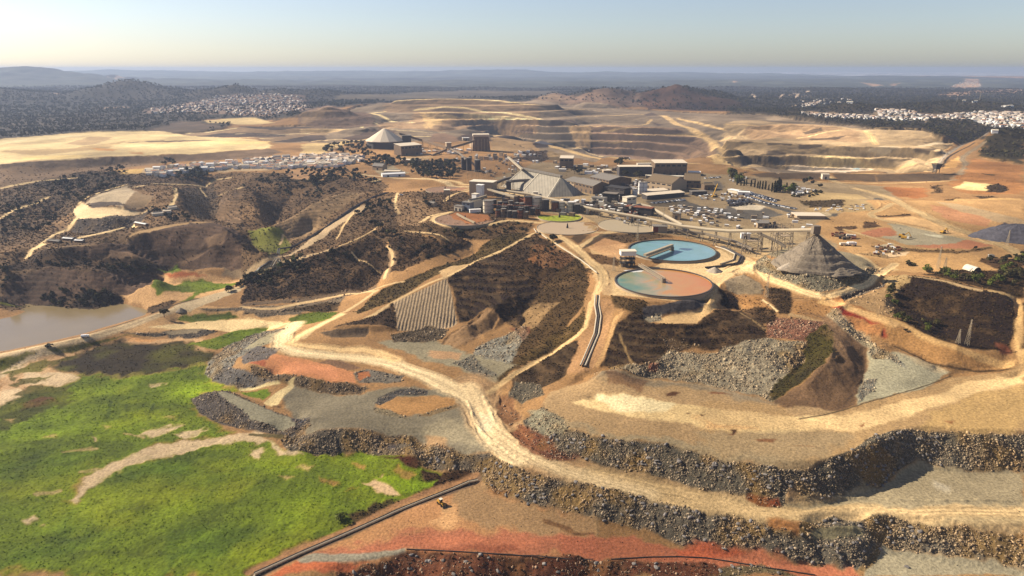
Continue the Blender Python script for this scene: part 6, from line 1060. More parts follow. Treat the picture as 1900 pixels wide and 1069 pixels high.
for j, (y_, n_) in enumerate(((385, 6), (425, 8), (460, 6))):
    for i in range(n_):
        x_ = 610+(i+.5*(j % 2))*46+j*16; silo('b3', f'{x_},{y_+i*3}', 3.7, 10+2.5*((i+j) % 3 == 0), f'dark leaching tank, {wd[i]} from the left in the {("rear", "middle", "front")[j]} row of the crowded tank farm', ('darkw', 'brownw', 'rust', 'darkw')[(i*3+j) % 4], 'flat', name='leaching_tank', cat='tank', group='leaching tanks of the tank farm')
e = root('pipe_rack', 'rusty steel platform frame threading the crowded tank farm', 'pipe rack', tuple(gp('b3', '600,440')[0]), -.15); m = MB()
for x in range(0, 72, 8):
    for y in (0, 9): m.beam((x, y, -1), (x, y, 15), .5, .5)
    m.beam((x, 0, 14), (x, 9, 14), .4, .4); m.beam((x, 0, 3), (x, 9, 13), .25, .25)
m.out('frame', M['dsteel'], e); m = MB(); m.box(-1, 66, 0, 2, 14.3, 14.6); m.out('deck', M['rust'], e)
e = root('hopper_tower', 'square concrete hopper tower on legs beside the round track', 'tower', tuple(gp('b3', '222,325')[0]), 0); m = MB(); [m.beam((x, y, -1), (x, y, 11), 1, 1) for x in (-3.4, 3.4) for y in (-3.4, 3.4)]; [m.beam((-3.4, y, 1+6*k), (3.4, y, 6+6*k), .4, .4) for y in (-3.4, 3.4) for k in (0,)]; m.out('leg', M['brownw'], e); m = MB(); m.box(-4.4, 4.4, -4.4, 4.4, 11, 17); m.out('hopper', M['tanw'], e); m = MB(); m.box(-4.8, 4.8, -4.8, 4.8, 17.02, 17.7); m.out('roof', M['cream'], e)
hall('b3', "405,275 600,282", 22, 21, 22, 'cream plant building with a long flat pale roof above the winding tracks', 'tanw', 'cream', 'flat', doors=0, win=False, name='plant_building', cat='building'); hall('b3', "462,300 510,302", 9, 20, 21, 'bright white stair tower attached to the front of the cream plant building', 'white', 'white', 'flat', doors=0, win=False, name='stair_tower', cat='tower'); hall('b3', "425,312 462,314", 8, 8, 9, 'low white lean-to at the foot of the stair tower', 'white', 'cream', 'flat', doors=0, win=False, name='lean_to', cat='shed')
hall('b3', "345,405 410,410", 10, 12, 13, 'blue grey filter building left of the cream tank', 'bluew', 'roofg', 'flat', doors=1, name='filter_house', cat='building'); hall('b3', "280,405 342,412", 8, 7, 8, 'small white and grey workshop at the left end of the tank farm', 'cream', 'roofg', 'flat', doors=2, win=False, name='workshop', cat='workshop'); hall('b3', "412,400 530,372", 9, 11, 13, 'long cream shed under the inclined gallery left of the cream tank', 'cream', 'plank', 'gable', doors=0, win=False, name='shed', cat='shed'); hall('b3', "410,425 500,418", 4, 4, 4.5, 'line of low white huts before the long cream shed', 'white', 'white', 'flat', doors=0, win=False, name='hut', cat='hut'); hall('b3', "65,365 110,375", 7, 5, 6.5, 'little grey hut on the slope left of the tank farm', 'tanw', 'roofg', 'gable', doors=0, name='hut', cat='hut')
# halls of the works
hall('a3', "580,762 712,795", 34, 13, 19, 'brown workshop hall with a pale grey roof right of the great ridged store', 'brownw', 'roofg', 'gable', doors=4); hall('a3', "500,735 575,752", 40, 11, 15, 'long low hall squeezed between the ridged store and the brown workshop', 'tanw', 'roofg', 'gable', doors=2); hall('a3', "690,705 830,738", 50, 10, 15, 'wide grey roofed hall behind the brown workshop hall', 'brownw', 'roofg', 'gable', doors=3); hall('a3', "790,790 940,812", 20, 12, 13, 'dark flat building right of the brown workshop hall', 'darkw', 'dsteel', 'flat', doors=3)
hall('a3', "1098,748 1288,778", 44, 13, 22, 'large hall with a brown ridged roof and shaded gable behind the white silos', 'tanw', 'roofb', 'gable', doors=5); hall('a3', "1385,745 1500,748", 48, 12, 21, 'second brown ridged hall just right of and behind the large one', 'brownw', 'roofb', 'gable', doors=3)
hall('a3', "905,660 1145,660", 24, 17, 18, 'long office block with a dark glazed front and flat tan roof', 'darkw', 'roofp', 'flat', doors=0, win=False, name='office_block', cat='building'); hall('a3', "1165,655 1400,655", 36, 23, 25, 'high brown hall with a pale roof right of the long office block', 'brownw', 'roofp', 'shed', doors=5)
hall('a3', "1100,795 1265,782", 14, 4, 5.5, 'long thin pale roofed shed just below the large brown hall', 'tanw', 'roofp', 'shed', doors=0, win=False, name='shed', cat='shed'); hall('a3', "1110,835 1385,808", 14, 6, 7.5, 'long pale roofed carport shed right of the white silos', 'darkw', 'roofp', 'shed', doors=0, win=False, name='shed', cat='shed'); hall('a3', "1410,655 1500,658", 16, 6, 7, 'low white roofed annex right of the high brown hall', 'tanw', 'white', 'flat', doors=2, win=False, name='annex', cat='building'); hall('a3', "1440,800 1550,795", 10, 5, 6, 'small grey roofed store between the brown hall and the yellow crane', 'darkw', 'roofg', 'flat', doors=0, win=False, name='store_shed', cat='shed'); hall('a3', "1530,765 1600,762", 14, 8, 11, 'little brown gabled store right of the second ridged hall', 'brownw', 'roofb', 'gable', doors=1, win=False, name='store_shed', cat='shed')
hall('a3', "1100,672 1440,680", 10, 3.5, 4.5, 'very long low canopy with a white roof below the high brown hall', 'tanw', 'cream', 'flat', doors=0, win=False, name='canopy_shed', cat='shed'); hall('a3', "468,602 565,605", 22, 20, 23, 'brown crusher building standing alone below the pit road', 'brownw', 'roofp', 'shed', doors=1, name='crusher_house', cat='building')
hall('a3', "790,640 850,640", 12, 5, 6, 'small tan shed left of the long office block', 'tanw', 'roofp', 'flat', doors=0, win=False, name='shed', cat='shed'); hall('a3', "1040,592 1140,590", 8, 6, 7, 'row of white bays behind the long office block', 'cream', 'cream', 'flat', doors=0, win=False, name='shed', cat='shed')
hall('a3', "950,935 1140,955", 12, 10, 11, 'dark machine house under the curved conveyor', 'darkw', 'rust', 'flat', doors=3, name='machine_house', cat='building'); hall('a3', "960,890 1030,880", 10, 14, 15, 'cream machine house at the start of the curved conveyor', 'cream', 'cream', 'flat', doors=1, name='machine_house', cat='building'); hall('a3', "700,870 790,880", 12, 11, 12, 'cream crushing house right of the great ridged store', 'cream', 'roofg', 'flat', doors=2, name='crushing_house', cat='building'); hall('a3', "780,860 880,868", 14, 15, 16, 'dark crushing house in the middle of the cluttered plant', 'dsteel', 'steel', 'flat', doors=2, name='crushing_house', cat='building')
hall('a3', "1295,975 1350,985", 8, 8, 8.6, 'small tan plant cabin under the branch of the curved conveyor', 'tanw', 'roofg', 'flat', doors=1, win=False, name='cabin', cat='cabin')
e = hall('b4', "372,172 460,174", 12, 7.5, 8, 'rust red and tan container building just behind the blue tank', 'tanw', 'roofg', 'flat', doors=0, win=False, name='container_building', cat='building'); m = MB(); m.box(.1, 6.5, -.2, -.02, .5, 8); m.out('red_panel', M['red'], e, label='rust red left panel')
hall('b4', "918,212 975,214", 8, 6.5, 7, 'white cabin under the rising long conveyor', 'white', 'white', 'flat', doors=1, win=False, name='cabin', cat='cabin'); hall('b4', "1020,145 1090,145", 9, 6, 7, 'tan workshop in the yard behind the white cabin', 'tanw', 'roofg', 'flat', doors=2, name='workshop', cat='workshop'); hall('b4', "1265,88 1440,90", 24, 4, 4.5, 'long low store with a wide tan roof below the grey service road', 'tanw', 'roofp', 'flat', doors=4, win=False, name='store_shed', cat='shed')
hall('a2', "640,722 820,715", 14, 5, 7, 'long white shed in the clearing among the village pines', 'white', 'white', 'gable', doors=2, win=False, name='shed', cat='shed'); hall('a2', "655,700 780,700", 12, 6, 8, 'second white shed just behind the long one in the pine clearing', 'cream', 'roofp', 'gable', doors=2, win=False, name='shed', cat='shed'); hall('a2', "560,665 640,670", 16, 8, 13, 'grey roofed villa left of the white sheds in the clearing', 'tanw', 'roofg', 'gable', doors=1, name='villa', cat='house'); hall('a2', "790,605 900,608", 20, 5, 6, 'flat tan building behind the wood at the foot of the broad brown block', 'tanw', 'roofp', 'flat', doors=1, win=False, name='depot', cat='building')
hall('a4', "65,835 140,838", 12, 5, 6, 'white roofed shed at the near edge of the car park', 'white', 'white', 'gable', doors=1, win=False, name='shed', cat='shed'); hall('a4', "0,815 60,825", 10, 4, 5, 'white roofed canopy at the left end of the car park', 'cream', 'white', 'flat', doors=0, win=False, name='canopy_shed', cat='shed'); hall('a4', "200,1030 260,1035", 12, 5, 6, 'tan roofed shed on the traffic island of the yard', 'tanw', 'roofg', 'flat', doors=1, win=False, name='shed', cat='shed')
hall('a4', "605,735 650,735", 8, 9, 9.6, 'pale portal of the passage through the railway embankment', 'cream', 'cream', 'flat', doors=1, win=False, name='portal', cat='portal')
for q, w_, lb in (("1688,442 1730,440", 14, 'white factory building among the trees at the top of the right road'), ("1780,275 1830,275", 18, 'bright white house alone on the right of the wooded hill'), ("1505,240 1525,240", 8, 'small white mast hut on top of the wooded hill'), ("1570,242 1600,242", 8, 'white mast hut beside the tallest mast on the wooded hill'), ("760,250 800,250", 12, 'white farmhouse on top of the left wooded hill before the town')): hall('a4', q, w_, 7, 9, lb, 'white', 'cream', 'gable', doors=0, win=False, name='house', cat='house')
for q, lb in (("395,155 455,158", 'farm shed with a white roof at the left end of the hill track'), ("300,172 370,175", 'farm shed with a grey roof leftmost on the hill track'), ("470,168 520,172", 'small open shed right of the white roofed farm shed'), ("850,70 915,66", 'white roofed shed at the middle bend of the hill track'), ("850,895 935,885", None)):
    if lb: hall('b1', q, 5, 2.4, 3.2, lb, 'brownw', 'white' if 'white' in lb else 'roofg', 'gable', doors=1, win=False, name='farm_shed', cat='shed')
for q, lb in (("840,895 900,890", 'little cottage left of the dark trees on the left hill'), ("930,860 975,855", 'little cottage on the upper bend of the hill track'), ("900,880 940,878", 'small outbuilding between the two cottages on the left hill')): hall('a1', q, 8, 3.5, 5, lb, 'cream', 'roofp', 'gable', doors=1, win=False, name='cottage', cat='house')
p = gp('b5', '1590,590')[0]; silo('b5', '1590,598', 3, 3.4, 'small white round water tank among the trees above the arched hangar', 'white', 'cone', name='water_tank', cat='tank', bands=False)
# arched hangar
a, b = gp('b5', "1325,695 1405,718"); Lh = math.hypot(b[0]-a[0], b[1]-a[1]); e = root('arched_hangar', 'cream arched hangar with a dark open end beside the bare field', 'hangar', tuple(a-[0, 0, .3]), math.atan2(b[1]-a[1], b[0]-a[0])); Lh = max(Lh, 13); m = MB(); n = 14; R_ = 5.2
m.add([(x, 5.2-R_*math.cos(k*math.pi/n), R_*math.sin(k*math.pi/n)*1.05) for x in (0, Lh) for k in range(n+1)], [(k, k+1, n+2+k, n+1+k) for k in range(n)]+[tuple(range(n+1))]); m.out('vault', M['cream'], e); m = MB(); m.add([(Lh-.8, 5.2-R_*.97*math.cos(k*math.pi/n), R_*.97*math.sin(k*math.pi/n)*1.05) for k in range(n+1)], [tuple(range(n+1))]); m.out('door', M['darkw'], e); m = MB(); [m.tube((x, 0, 0), (x, .05, .3), .2) for x in (0.2, Lh)]; m.box(0, Lh, -.3, 0, 0, .8); m.out('kerb', M['concrete'], e)  # dark sheet across the right end puts its shade into the colour
# dry round basins
def basin(crop, q, R_, label, floor_='tanw', h=2.2, centre='cone'):
    px = PX(crop, q)[0:1]; p = hit(px)[0]; e = root('round_basin', label, 'basin', (p[0], p[1], p[2]), 0); zs = ground_z(p[0]+R_*np.cos(np.arange(8)*.785), p[1]+R_*np.sin(np.arange(8)*.785)); up = float(np.median(zs)-p[2])+.5
    m = MB(); m.ring(R_-.5, R_, -4, up+.5, 64); m.out('rim', M['concrete'], e); m = MB(); n = 48; m.add([(0, 0, up-.1)]+[((R_-.5)*math.cos(k*2*math.pi/n), (R_-.5)*math.sin(k*2*math.pi/n), up+.1) for k in range(n)], [(0, 1+k, 1+(k+1) % n) for k in range(n)]); m.out('bed', floor_ if not isinstance(floor_, str) else M[floor_], e)
    m = MB(); (m.tube((0, 0, up-.2), (0, 0, up+6), 1.6, .5, 10) if centre == 'cone' else [m.beam((4.5*math.cos(a), 4.5*math.sin(a), up-.2), (0, 0, up+11), .6, .6) for a in (0.5, 2.6, 4.7)]+[m.tube((0, 0, up+3), (0, 0, up+11), 1.6, 1, 8)]); m.out('centre_post', M['dsteel'], e)
M_RB = smat('red_mud', (150, 114, 84), scale=.3, var=.3); M_GB = smat('green_slime', (150, 156, 26), scale=.25, var=.45); M_OLV = smat('ochre_slime', (150, 116, 26), scale=.2, var=.3)
basin('b3', '370,475', 42, 'dry round basin of reddish mud left of the tank farm', M_RB); basin('b3', '1150,463', 31, 'round basin full of vivid yellow green slime before the rusty tanks', M_GB); basin('b3', '1215,552', 40, 'dry sandy round basin with a small cone at its centre', 'tanw'); basin('b3', '1745,530', 44, 'dry pale round basin with a dark tripod at its centre', 'plank', centre='tripod'); basin('b3', '205,235', 34, 'faded reddish round basin behind the hopper tower', M_RB)
# pipelines
def pipe(crop, s, r, label, mat_='pipe', lift=.6, n=1, gap=1.2, name='pipeline', sub=6, sup=True):
    px = PX(crop, s); k = np.linspace(0, len(px)-1, (len(px)-1)*sub+1); px = np.stack([np.interp(k, np.arange(len(px)), px[:, i]) for i in (0, 1)], 1)
    h = hit(px); h[:, 2] = np.convolve(np.pad(ground_z(h[:, 0], h[:, 1]), 2, mode='edge'), np.ones(5)/5, 'valid')+lift; o = Vector(h[0]); e = root(name, label, 'pipeline', tuple(o)); pts = [Vector(p)-o for p in h]
    for j in range(n):
        m = MB()
        for a, b in zip(pts, pts[1:]):
            d = (b-a).normalized(); s_ = Vector((-d.y, d.x, 0)).normalized()*(j-(n-1)/2)*gap; m.tube(a+s_, b+s_, r, n=8, cap=False)
        m.out('pipe', M[mat_ if not isinstance(mat_, tuple) else mat_[j]], e)
    if sup:
        m = MB()
        for i in range(0, len(pts)-1): p = pts[i]; m.box(p.x-.5, p.x+.5, p.y-gap*n*.5, p.y+gap*n*.5, p.z-lift-.6, p.z-r*.8)
        m.out('saddle', M['concrete'], e)
pipe('c3', "95,768 330,661 600,546 900,411 1288,260", .42, 'long run of dark and pale pipes along the berm between green basin and red flat', ('brownw', 'lpipe', 'pipe'), .7, 3, 1.15, sub=8)
pipe('c3', "905,632 1050,638 1200,646 1400,658 1550,667 1900,690", .28, 'thin black hose along the lip above the red rubble slope', 'pipe', .3, name='hose', sup=False); pipe('c6', "80,566 250,556 380,554 500,560 600,575 700,592 980,636", .3, 'thin dark hose curving away at the foot of the lowest rock bank', 'pipe', .3, name='hose', sup=False)
pipe('c4', "640,-30 636,20 646,80 634,170 600,250 562,340", .75, 'pair of dark and pale pipes curving down the scrub slope to the grey bench', ('lpipe', 'pipe', 'lpipe'), 1.0, 3, 2.0, sub=6)
pipe('b2', "62,572 110,530 230,440 450,322 600,215 680,158 800,92 900,60", .8, 'dark pipeline climbing beside the valley track toward the plant', 'pipe', .9, 2, 2.2); pipe('b2', "180,520 200,480 215,465 240,520", .5, 'looping white hoses on the bank where the valley track meets the dam road', 'lpipe', .5, 2, 3, sup=False)
pipe('b3', "940,560 960,590 980,590 1050,642", .7, 'short white pipe bending round the top of the scrub hill', 'lpipe', .8); pipe('b3', "1110,680 1180,725 1300,800 1380,860 1460,925", .7, 'white pipe along the edge of the track down to the orange tank', 'lpipe', .8)
pipe('b4', "800,262 860,290 925,325 905,365 800,385 700,395", .8, 'dark pipe looping round the near right side of the blue tank', 'pipe', .9, 2, 2.6); pipe('b4', "760,262 820,280 880,310 870,345 790,372", .7, 'pale pipe looping inside the dark one beside the blue tank', 'lpipe', .8)
# masts and pylons
def mast(crop, q, h, label, kind='lattice', w_=1.3):
    p = gp(crop, q)[0]; e = root('lattice_mast' if kind == 'lattice' else 'power_pole', label, 'mast' if kind == 'lattice' else 'pole', tuple(p), .4); m = MB()
    if kind == 'lattice':
        for x in (-1, 1):
            for y in (-1, 1): m.beam((x*w_, y*w_, -.4), (x*.2, y*.2, h), .16, .16)
        nb = 9
        for j in range(nb):
            za, zb = h*j/nb, h*(j+1)/nb; a_, b_ = w_-(w_-.2)*j/nb, w_-(w_-.2)*(j+1)/nb
            for (x0, y0, x1, y1) in ((-1, -1, 1, -1), (1, -1, 1, 1), (1, 1, -1, 1), (-1, 1, -1, -1)): m.beam((x0*a_, y0*a_, za), (x1*b_, y1*b_, zb), .1, .1)
    else: m.tube((0, 0, -.4), (0, 0, h), .22, .15, 6)
    m.out('post', M['belt' if kind == 'lattice' else 'plank'], e); m = MB()
    for zz, ww in ((h*.82, w_*1.7), (h*.95, w_*1.4)) if h < 60 else (): m.beam((-ww, 0, zz), (ww, 0, zz), .18, .18)
    if m.v: m.out('crossarm', M['steel'], e)
for a_ in (('b4', '1075,575', 24, 'tall lattice pylon on the dark slope right of the orange tank'), ('c5', '1552,250', 22, 'pale lattice pylon standing on the dark scrub hill at right'), ('b5', '1112,695', 24, 'lattice mast standing on the bare field left of the arched hangar'), ('b5', '1172,700', 13, 'shorter mast right beside the lattice mast on the bare field'), ('b4', '275,235', 26, 'thin mast at the upper left rim of the blue tank'), ('b4', '128,410', 15, 'thin mast on the sand left of the pump house'), ('b5', '1710,490', 18, 'mast with a wide crossarm before the dark heap at the right edge'), ('b4', '435,110', 20, 'thin mast behind the red and tan container building'), ('a4', '1610,238', 42, 'tallest radio mast on the distant wooded hill'), ('a4', '1465,245', 26, 'shorter radio mast left on the distant wooded hill'), ('c5', '1500,240', 12, 'short mast just left of the pale pylon on the scrub hill')): mast(*a_)
for q, hh, lb in (('1425,445', 12, 'whitish pole on the green spine of the long ridge, the left one of two'), ('1548,415', 10, 'thin pole further up the spine of the long ridge'), ('765,668', 7, 'short whitish pole at the bend of the track above the dam road'), ('670,690', 6, 'short pole left of the bend in the track above the dam road'), ('540,395', 9, 'pole beside the sandy track on the dark ridge'), ('620,380', 9, 'pole on the dark ridge right of the sandy bank'), ('675,345', 9, 'pole on the crest of the dark ridge below the track'), ('1075,210', 12, 'pole on the slope left of the dry reddish basin'), ('1528,305', 9, 'white post on the slope below the dry reddish basin'), ('200,215', 12, 'lone pole on the terraced brown hill'), ('450,150', 10, 'pole on the sandy ridge above the valley pipeline')): mast('b2', q, hh, lb, 'pole')
# ---------------------------------------------------------------- vehicles
def vehicle(crop, q, kind, label, rot=0, mat_='carw', group=None, sc=1.0, at=None):
    p = gp(crop, q)[0] if at is None else at; e = root(dict(car='parked_car', truck='truck', loader='wheel_loader', digger='excavator')[kind], label, dict(car='car', truck='truck', loader='loader', digger='excavator')[kind], tuple(np.array(p)+[0, 0, .05]), rot, group); e.scale = (sc,)*3
    def wheels(xs, r, w_, y): 
        for x in xs:
            for s_ in (-1, 1): m = MB(); m.tube((x, s_*y-w_/2, r), (x, s_*y+w_/2, r), r, n=12); m.out('wheel', M['tyre'], e)
    if kind == 'car':
        m = MB(); m.box(-2.1, 2.1, -.9, .9, .35, 1.0); m.out('body', M[mat_], e); m = MB(); m.add([(-1.6, -.85, 1), (1.0, -.85, 1), (1.0, .85, 1), (-1.6, .85, 1), (-1.2, -.7, 1.5), (.4, -.7, 1.5), (.4, .7, 1.5), (-1.2, .7, 1.5)], [(4, 5, 6, 7), (0, 1, 5, 4), (1, 2, 6, 5), (2, 3, 7, 6), (3, 0, 4, 7)]); m.out('cabin', M['glass'], e); wheels((-1.3, 1.3), .34, .24, .85)
    elif kind == 'truck':
        m = MB(); m.box(-3.6, 1.6, -1.2, 1.2, 1.0, 2.9); m.out('load_box', M[mat_], e); m = MB(); m.box(1.75, 3.4, -1.15, 1.15, .8, 2.6); m.out('cab', M['white'], e); m = MB(); m.box(3.41, 3.46, -1, 1, 1.7, 2.4); m.out('windscreen', M['glass'], e); wheels((-2.6, -1.4, 2.5), .5, .35, 1.05)
    elif kind == 'loader':
        m = MB(); m.box(-3.4, -.6, -1.2, 1.2, 1.2, 2.6); m.box(-.6, 1.6, -.6, .6, 1.0, 1.8); m.out('body', M['yellow'], e); m = MB(); m.box(-1.5, .2, -.85, .85, 2.61, 4.0); cb = m.out('cab', M['glass'], e); m = MB(); m.box(-1.7, .4, -1, 1, 4.02, 4.2); m.out('cab_roof', M['cream'], cb)
        m = MB(); [m.beam((.8, y, 1.8), (3.6, y, .9), .3, .4) for y in (-.8, .8)]; m.out('lift_arm', M['yellow'], e); m = MB(); m.add([(3.4, -1.6, .2), (3.4, 1.6, .2), (3.3, 1.6, 1.7), (3.3, -1.6, 1.7), (4.8, -1.6, .15), (4.8, 1.6, .15)], [(0, 1, 2, 3), (0, 1, 5, 4), (0, 4, 3), (1, 2, 5)]); m.out('bucket', M['steel'], e); wheels((-2.3, 1.6), .85, .6, 1.25)
    else:
        for y in (-1.3, 1.3): m = MB(); m.box(-2.2, 2.2, y-.35, y+.35, 0, .95); m.out('track', M['tyre'], e)
        m = MB(); m.box(-2.4, 1.4, -1.4, 1.4, 1.1, 2.4); m.out('body', M['yellow'], e); m = MB(); m.box(.1, 1.7, -1.38, -.2, 2.41, 3.3); m.out('cab', M['glass'], e); m = MB(); m.beam((1.2, .3, 1.8), (4.4, .3, 4.6), .5, .6); m.out('boom', M['yellow'], e); m = MB(); m.beam((4.4, .3, 4.6), (6.4, .3, 1.4), .4, .45); m.out('stick', M['yellow'], e); m = MB(); m.box(5.9, 7, -.4, 1, .4, 1.4); m.out('bucket', M['steel'], e)
    return e
vehicle('c3', '1092,395', 'loader', 'small yellow wheel loader alone on the brown flat below the rock bank', -.9, sc=1.0); vehicle('b1', '538,768', 'truck', 'white truck driving on the dam road beside the brown lake', .3, sc=1.0); vehicle('b5', '805,420', 'digger', 'yellow excavator in the middle of the red and grey flat', -.6, 'yellow', sc=1.5); vehicle('b5', '830,435', 'truck', 'tan truck parked right beside the excavator on the red and grey flat', -.6, 'yellow', sc=1.2); vehicle('b5', '1160,385', 'digger', 'excavator on the pale strip above the red and grey flat', .4, sc=1.3)
vehicle('b5', '300,492', 'truck', 'cream truck parked on the yard behind the tall grey heap', .1, 'cream', sc=1.2); vehicle('b5', '372,492', 'truck', 'white truck parked on the yard right of the cream truck', .1, 'white', sc=1.5); vehicle('b5', '365,425', 'truck', 'light truck below the dark scrap heaps right of the conveyor head', -.3, 'cream', sc=1.5); vehicle('a3', '1240,560', 'truck', 'haul truck on the pit road behind the brown halls', .1, 'darkw', sc=1.9); vehicle('a3', '672,480', 'truck', 'haul truck on the far pit road under the rock buttress', -.3, 'darkw', sc=1.9); vehicle('a3', '965,540', 'truck', 'haul truck at the bend of the pit road', -.2, 'darkw', sc=1.9)
r9 = np.random.default_rng(77)
def rows(crop, s, n, label, gpn, kind='car', sc=1.5):
    q = PX(crop, s); t = np.linspace(0, 1, n); px = q[0]+(q[1]-q[0])*t[:, None]+r9.normal(0, .25, (n, 2)); h = hit(px); d = h[-1]-h[0]; rot = math.atan2(d[1], d[0])+1.57
    for p in h:
        if r9.random() < .85: vehicle('p', '0,0', kind, label, rot+r9.normal(0, .05), ['carw', 'carw', 'cars', 'card'][r9.integers(0, 4)], gpn, sc, at=p)
for i, s in enumerate(("130,818 320,872", "150,832 300,880", "240,888 430,925", "120,845 230,882")): rows('a4', s, 20, 'small parked car in the long car park before the cypress row', 'cars in the cypress car park')
for i, s in enumerate(("0,878 130,868", "10,892 140,880")): rows('a4', s, 17, 'small parked car in the dark double row above the bare white lot', 'cars in the dark double row')
for s in ("1150,862 1380,838",): rows('a3', s, 24, 'small parked car in the row in front of the carport shed', 'cars before the carport shed')
for s in ("1540,680 1640,672",): rows('a3', s, 10, 'small parked car beside the loose trees near the annex', 'cars near the annex')
vehicle('a4', '395,963', 'car', 'single white car on the junction of the asphalt service road', .3, sc=1.6); vehicle('b2', '985,75', 'car', 'single white car by the hut on the upper track', .3, sc=1.4)
# yellow crane
p = gp('a3', '1600,815')[0]; e = root('mobile_crane', 'yellow mobile crane with raised boom in the scrap yard', 'crane', tuple(p), .5); m = MB(); m.box(-4, 4, -1.4, 1.4, .9, 2.4); m.out('body', M['yellow'], e); m = MB(); m.beam((-2, 0, 2.4), (9, 3, 20), 1, 1.1); m.out('boom', M['yellow'], e)
for x in (-2.6, 2.6): m = MB(); m.tube((x, -1.5, .7), (x, 1.5, .7), .7, n=10); m.out('axle_wheels', M['tyre'], e)
# hopper by the embankment road
p = gp('a4', '1332,695')[0]; e = root('loading_hopper', 'tall dark loading hopper where the steep road meets the embankment', 'hopper', tuple(p), .2); m = MB(); m.add([(x*k, y*k, z) for z, k in ((8, .6), (17, 1)) for x, y in ((-7, -6), (7, -6), (7, 6), (-7, 6))], [(3, 2, 1, 0), (4, 5, 6, 7), (0, 1, 5, 4), (1, 2, 6, 5), (2, 3, 7, 6), (3, 0, 4, 7)]); m.out('bin', M['darkw'], e); m = MB(); [m.beam((x, y, -1), (x, y, 9), 1, 1) for x in (-4, 4) for y in (-3.5, 3.5)]; m.out('leg', M['roofb'], e); m = MB(); m.box(-7.5, 7.5, -6.5, 6.5, 17.05, 18.5); m.out('cap', M['roofb'], e)
# white boxes in the yard
def boxes(crop, s, n, label, gpn, name, cat_, sz_, mats, seed):
    px = in_poly(crop, s, n*6, seed); keep = []; h = hit(px)
    for p in h:
        if all((p[0]-k[0])**2+(p[1]-k[1])**2 > (sz_[0]*1.25)**2 for k in keep): keep.append(p)
        if len(keep) >= n: break
    a_, b_, c_ = sz_; me = []
    for mt in mats:
        m = MB(); m.k = 0; m.box(-a_/2, a_/2, -b_/2, b_/2, -.5, c_); m.k = 1; m.box(-a_/2-.1, a_/2+.1, -b_/2-.1, b_/2+.1, c_+.02, c_+.25); me.append(m.mesh(name, M[mt], M['white' if mt in ('white', 'cream') else mt]))
    r = np.random.default_rng(seed)
    for p in keep: o = link(name, me[r.integers(0, len(me))], loc=p, label=label, category=cat_, group=gpn); o.rotation_euler = (0, 0, r.choice([-.35, 1.2])+r.normal(0, .08)); o.scale = (r.uniform(.8, 1.35), r.uniform(.8, 1.2), r.uniform(.7, 1.25))
boxes('a3', "1270,890 1400,880 1480,905 1640,905 1700,960 1560,985 1420,960 1280,925", 50, 'white prefabricated box in the crowded yard beside the curved conveyor', 'white boxes in the conveyor yard', 'prefab_box', 'box', (6, 3.2, 2.8), ('white', 'cream', 'tanw'), 5)
boxes('a3', "1410,775 1500,810 1700,780 1870,830 1640,850 1500,830", 40, 'pale crate in the scrap yard around the yellow crane', 'crates in the crane yard', 'crate', 'crate', (3.6, 2.6, 2), ('cream', 'brownw', 'darkw', 'white'), 6)
boxes('a3', "1700,850 1880,840 1880,870 1720,885", 22, 'dark container in the rows below the crane yard', 'dark containers below the crane yard', 'container', 'container', (5, 2.6, 2.6), ('darkw', 'dsteel'), 7)
boxes('a4', "400,830 420,790 540,800 580,815 430,845", 26, 'white burial niche block inside the walled cemetery', 'niche blocks in the cemetery', 'niche_block', 'niche block', (7, 2.2, 3), ('white', 'cream'), 8)
boxes('a3', "640,850 940,830 960,930 1100,960 1000,990 860,950 740,930 640,900", 46, 'small equipment box among the cluttered crushing plant', 'equipment of the crushing plant', 'equipment_box', 'equipment', (5, 4, 5), ('cream', 'darkw', 'steel', 'rust', 'white'), 9)
boxes('b4', "100,50 350,60 380,120 200,120 60,80", 12, 'small white unit on the ground beneath the long conveyor', 'units under the long conveyor', 'utility_box', 'box', (3.6, 2.8, 2.8), ('white', 'cream', 'steel'), 10)
boxes('b4', "1010,120 1120,110 1140,140 1040,160", 10, 'pale crate on the storage island behind the conveyor', 'crates on the storage island', 'crate', 'crate', (4, 3, 2.6), ('cream', 'darkw', 'tanw'), 11)
boxes('a4', "530,910 880,890 960,930 720,940 560,935", 34, 'pale slab lying in the storage plot inside the road loop', 'slabs in the road loop', 'slab', 'slab', (4, 2, .9), ('cream', 'white', 'tanw'), 12)
boxes('a2', "1420,600 1700,600 1760,720 1600,750 1440,730", 26, 'small substation unit between the black silos and the ridged store', 'substation units', 'substation_unit', 'equipment', (4, 3, 4), ('cream', 'steel', 'tanw'), 13)
boxes('a2', "860,500 1340,500 1340,540 900,545", 22, 'small works hut on the flat behind the pine wood', 'works huts', 'works_hut', 'hut', (10, 6, 4), ('cream', 'tanw', 'white'), 14)
boxes('a3', "200,470 370,520 360,560 150,580 60,540", 18, 'light crushing unit in the dusty yard below the pit road', 'crushing units below the pit road', 'crushing_unit', 'equipment', (8, 4, 4), ('cream', 'steel', 'white'), 15)
boxes('b5', "560,470 730,480 880,560 700,585 560,575", 26, 'rusty scrap block in the lines below the red and grey flat', 'scrap lines', 'scrap_block', 'scrap', (3, 2, 1.5), ('brownw', 'cream', 'rust'), 16)
boxes('b5', "190,380 300,385 420,440 280,440 210,420", 22, 'dark scrap pile piece beside the conveyor head', 'scrap beside the conveyor head', 'scrap_piece', 'scrap', (4, 3, 2.4), ('dsteel', 'brownw', 'rust'), 17)
boxes('a3', "500,840 620,860 640,900 560,960 420,930", 14, 'low plant shed below the great ridged store', 'low sheds below the ridged store', 'plant_shed', 'shed', (9, 6, 5), ('cream', 'brownw', 'roofg'), 21)
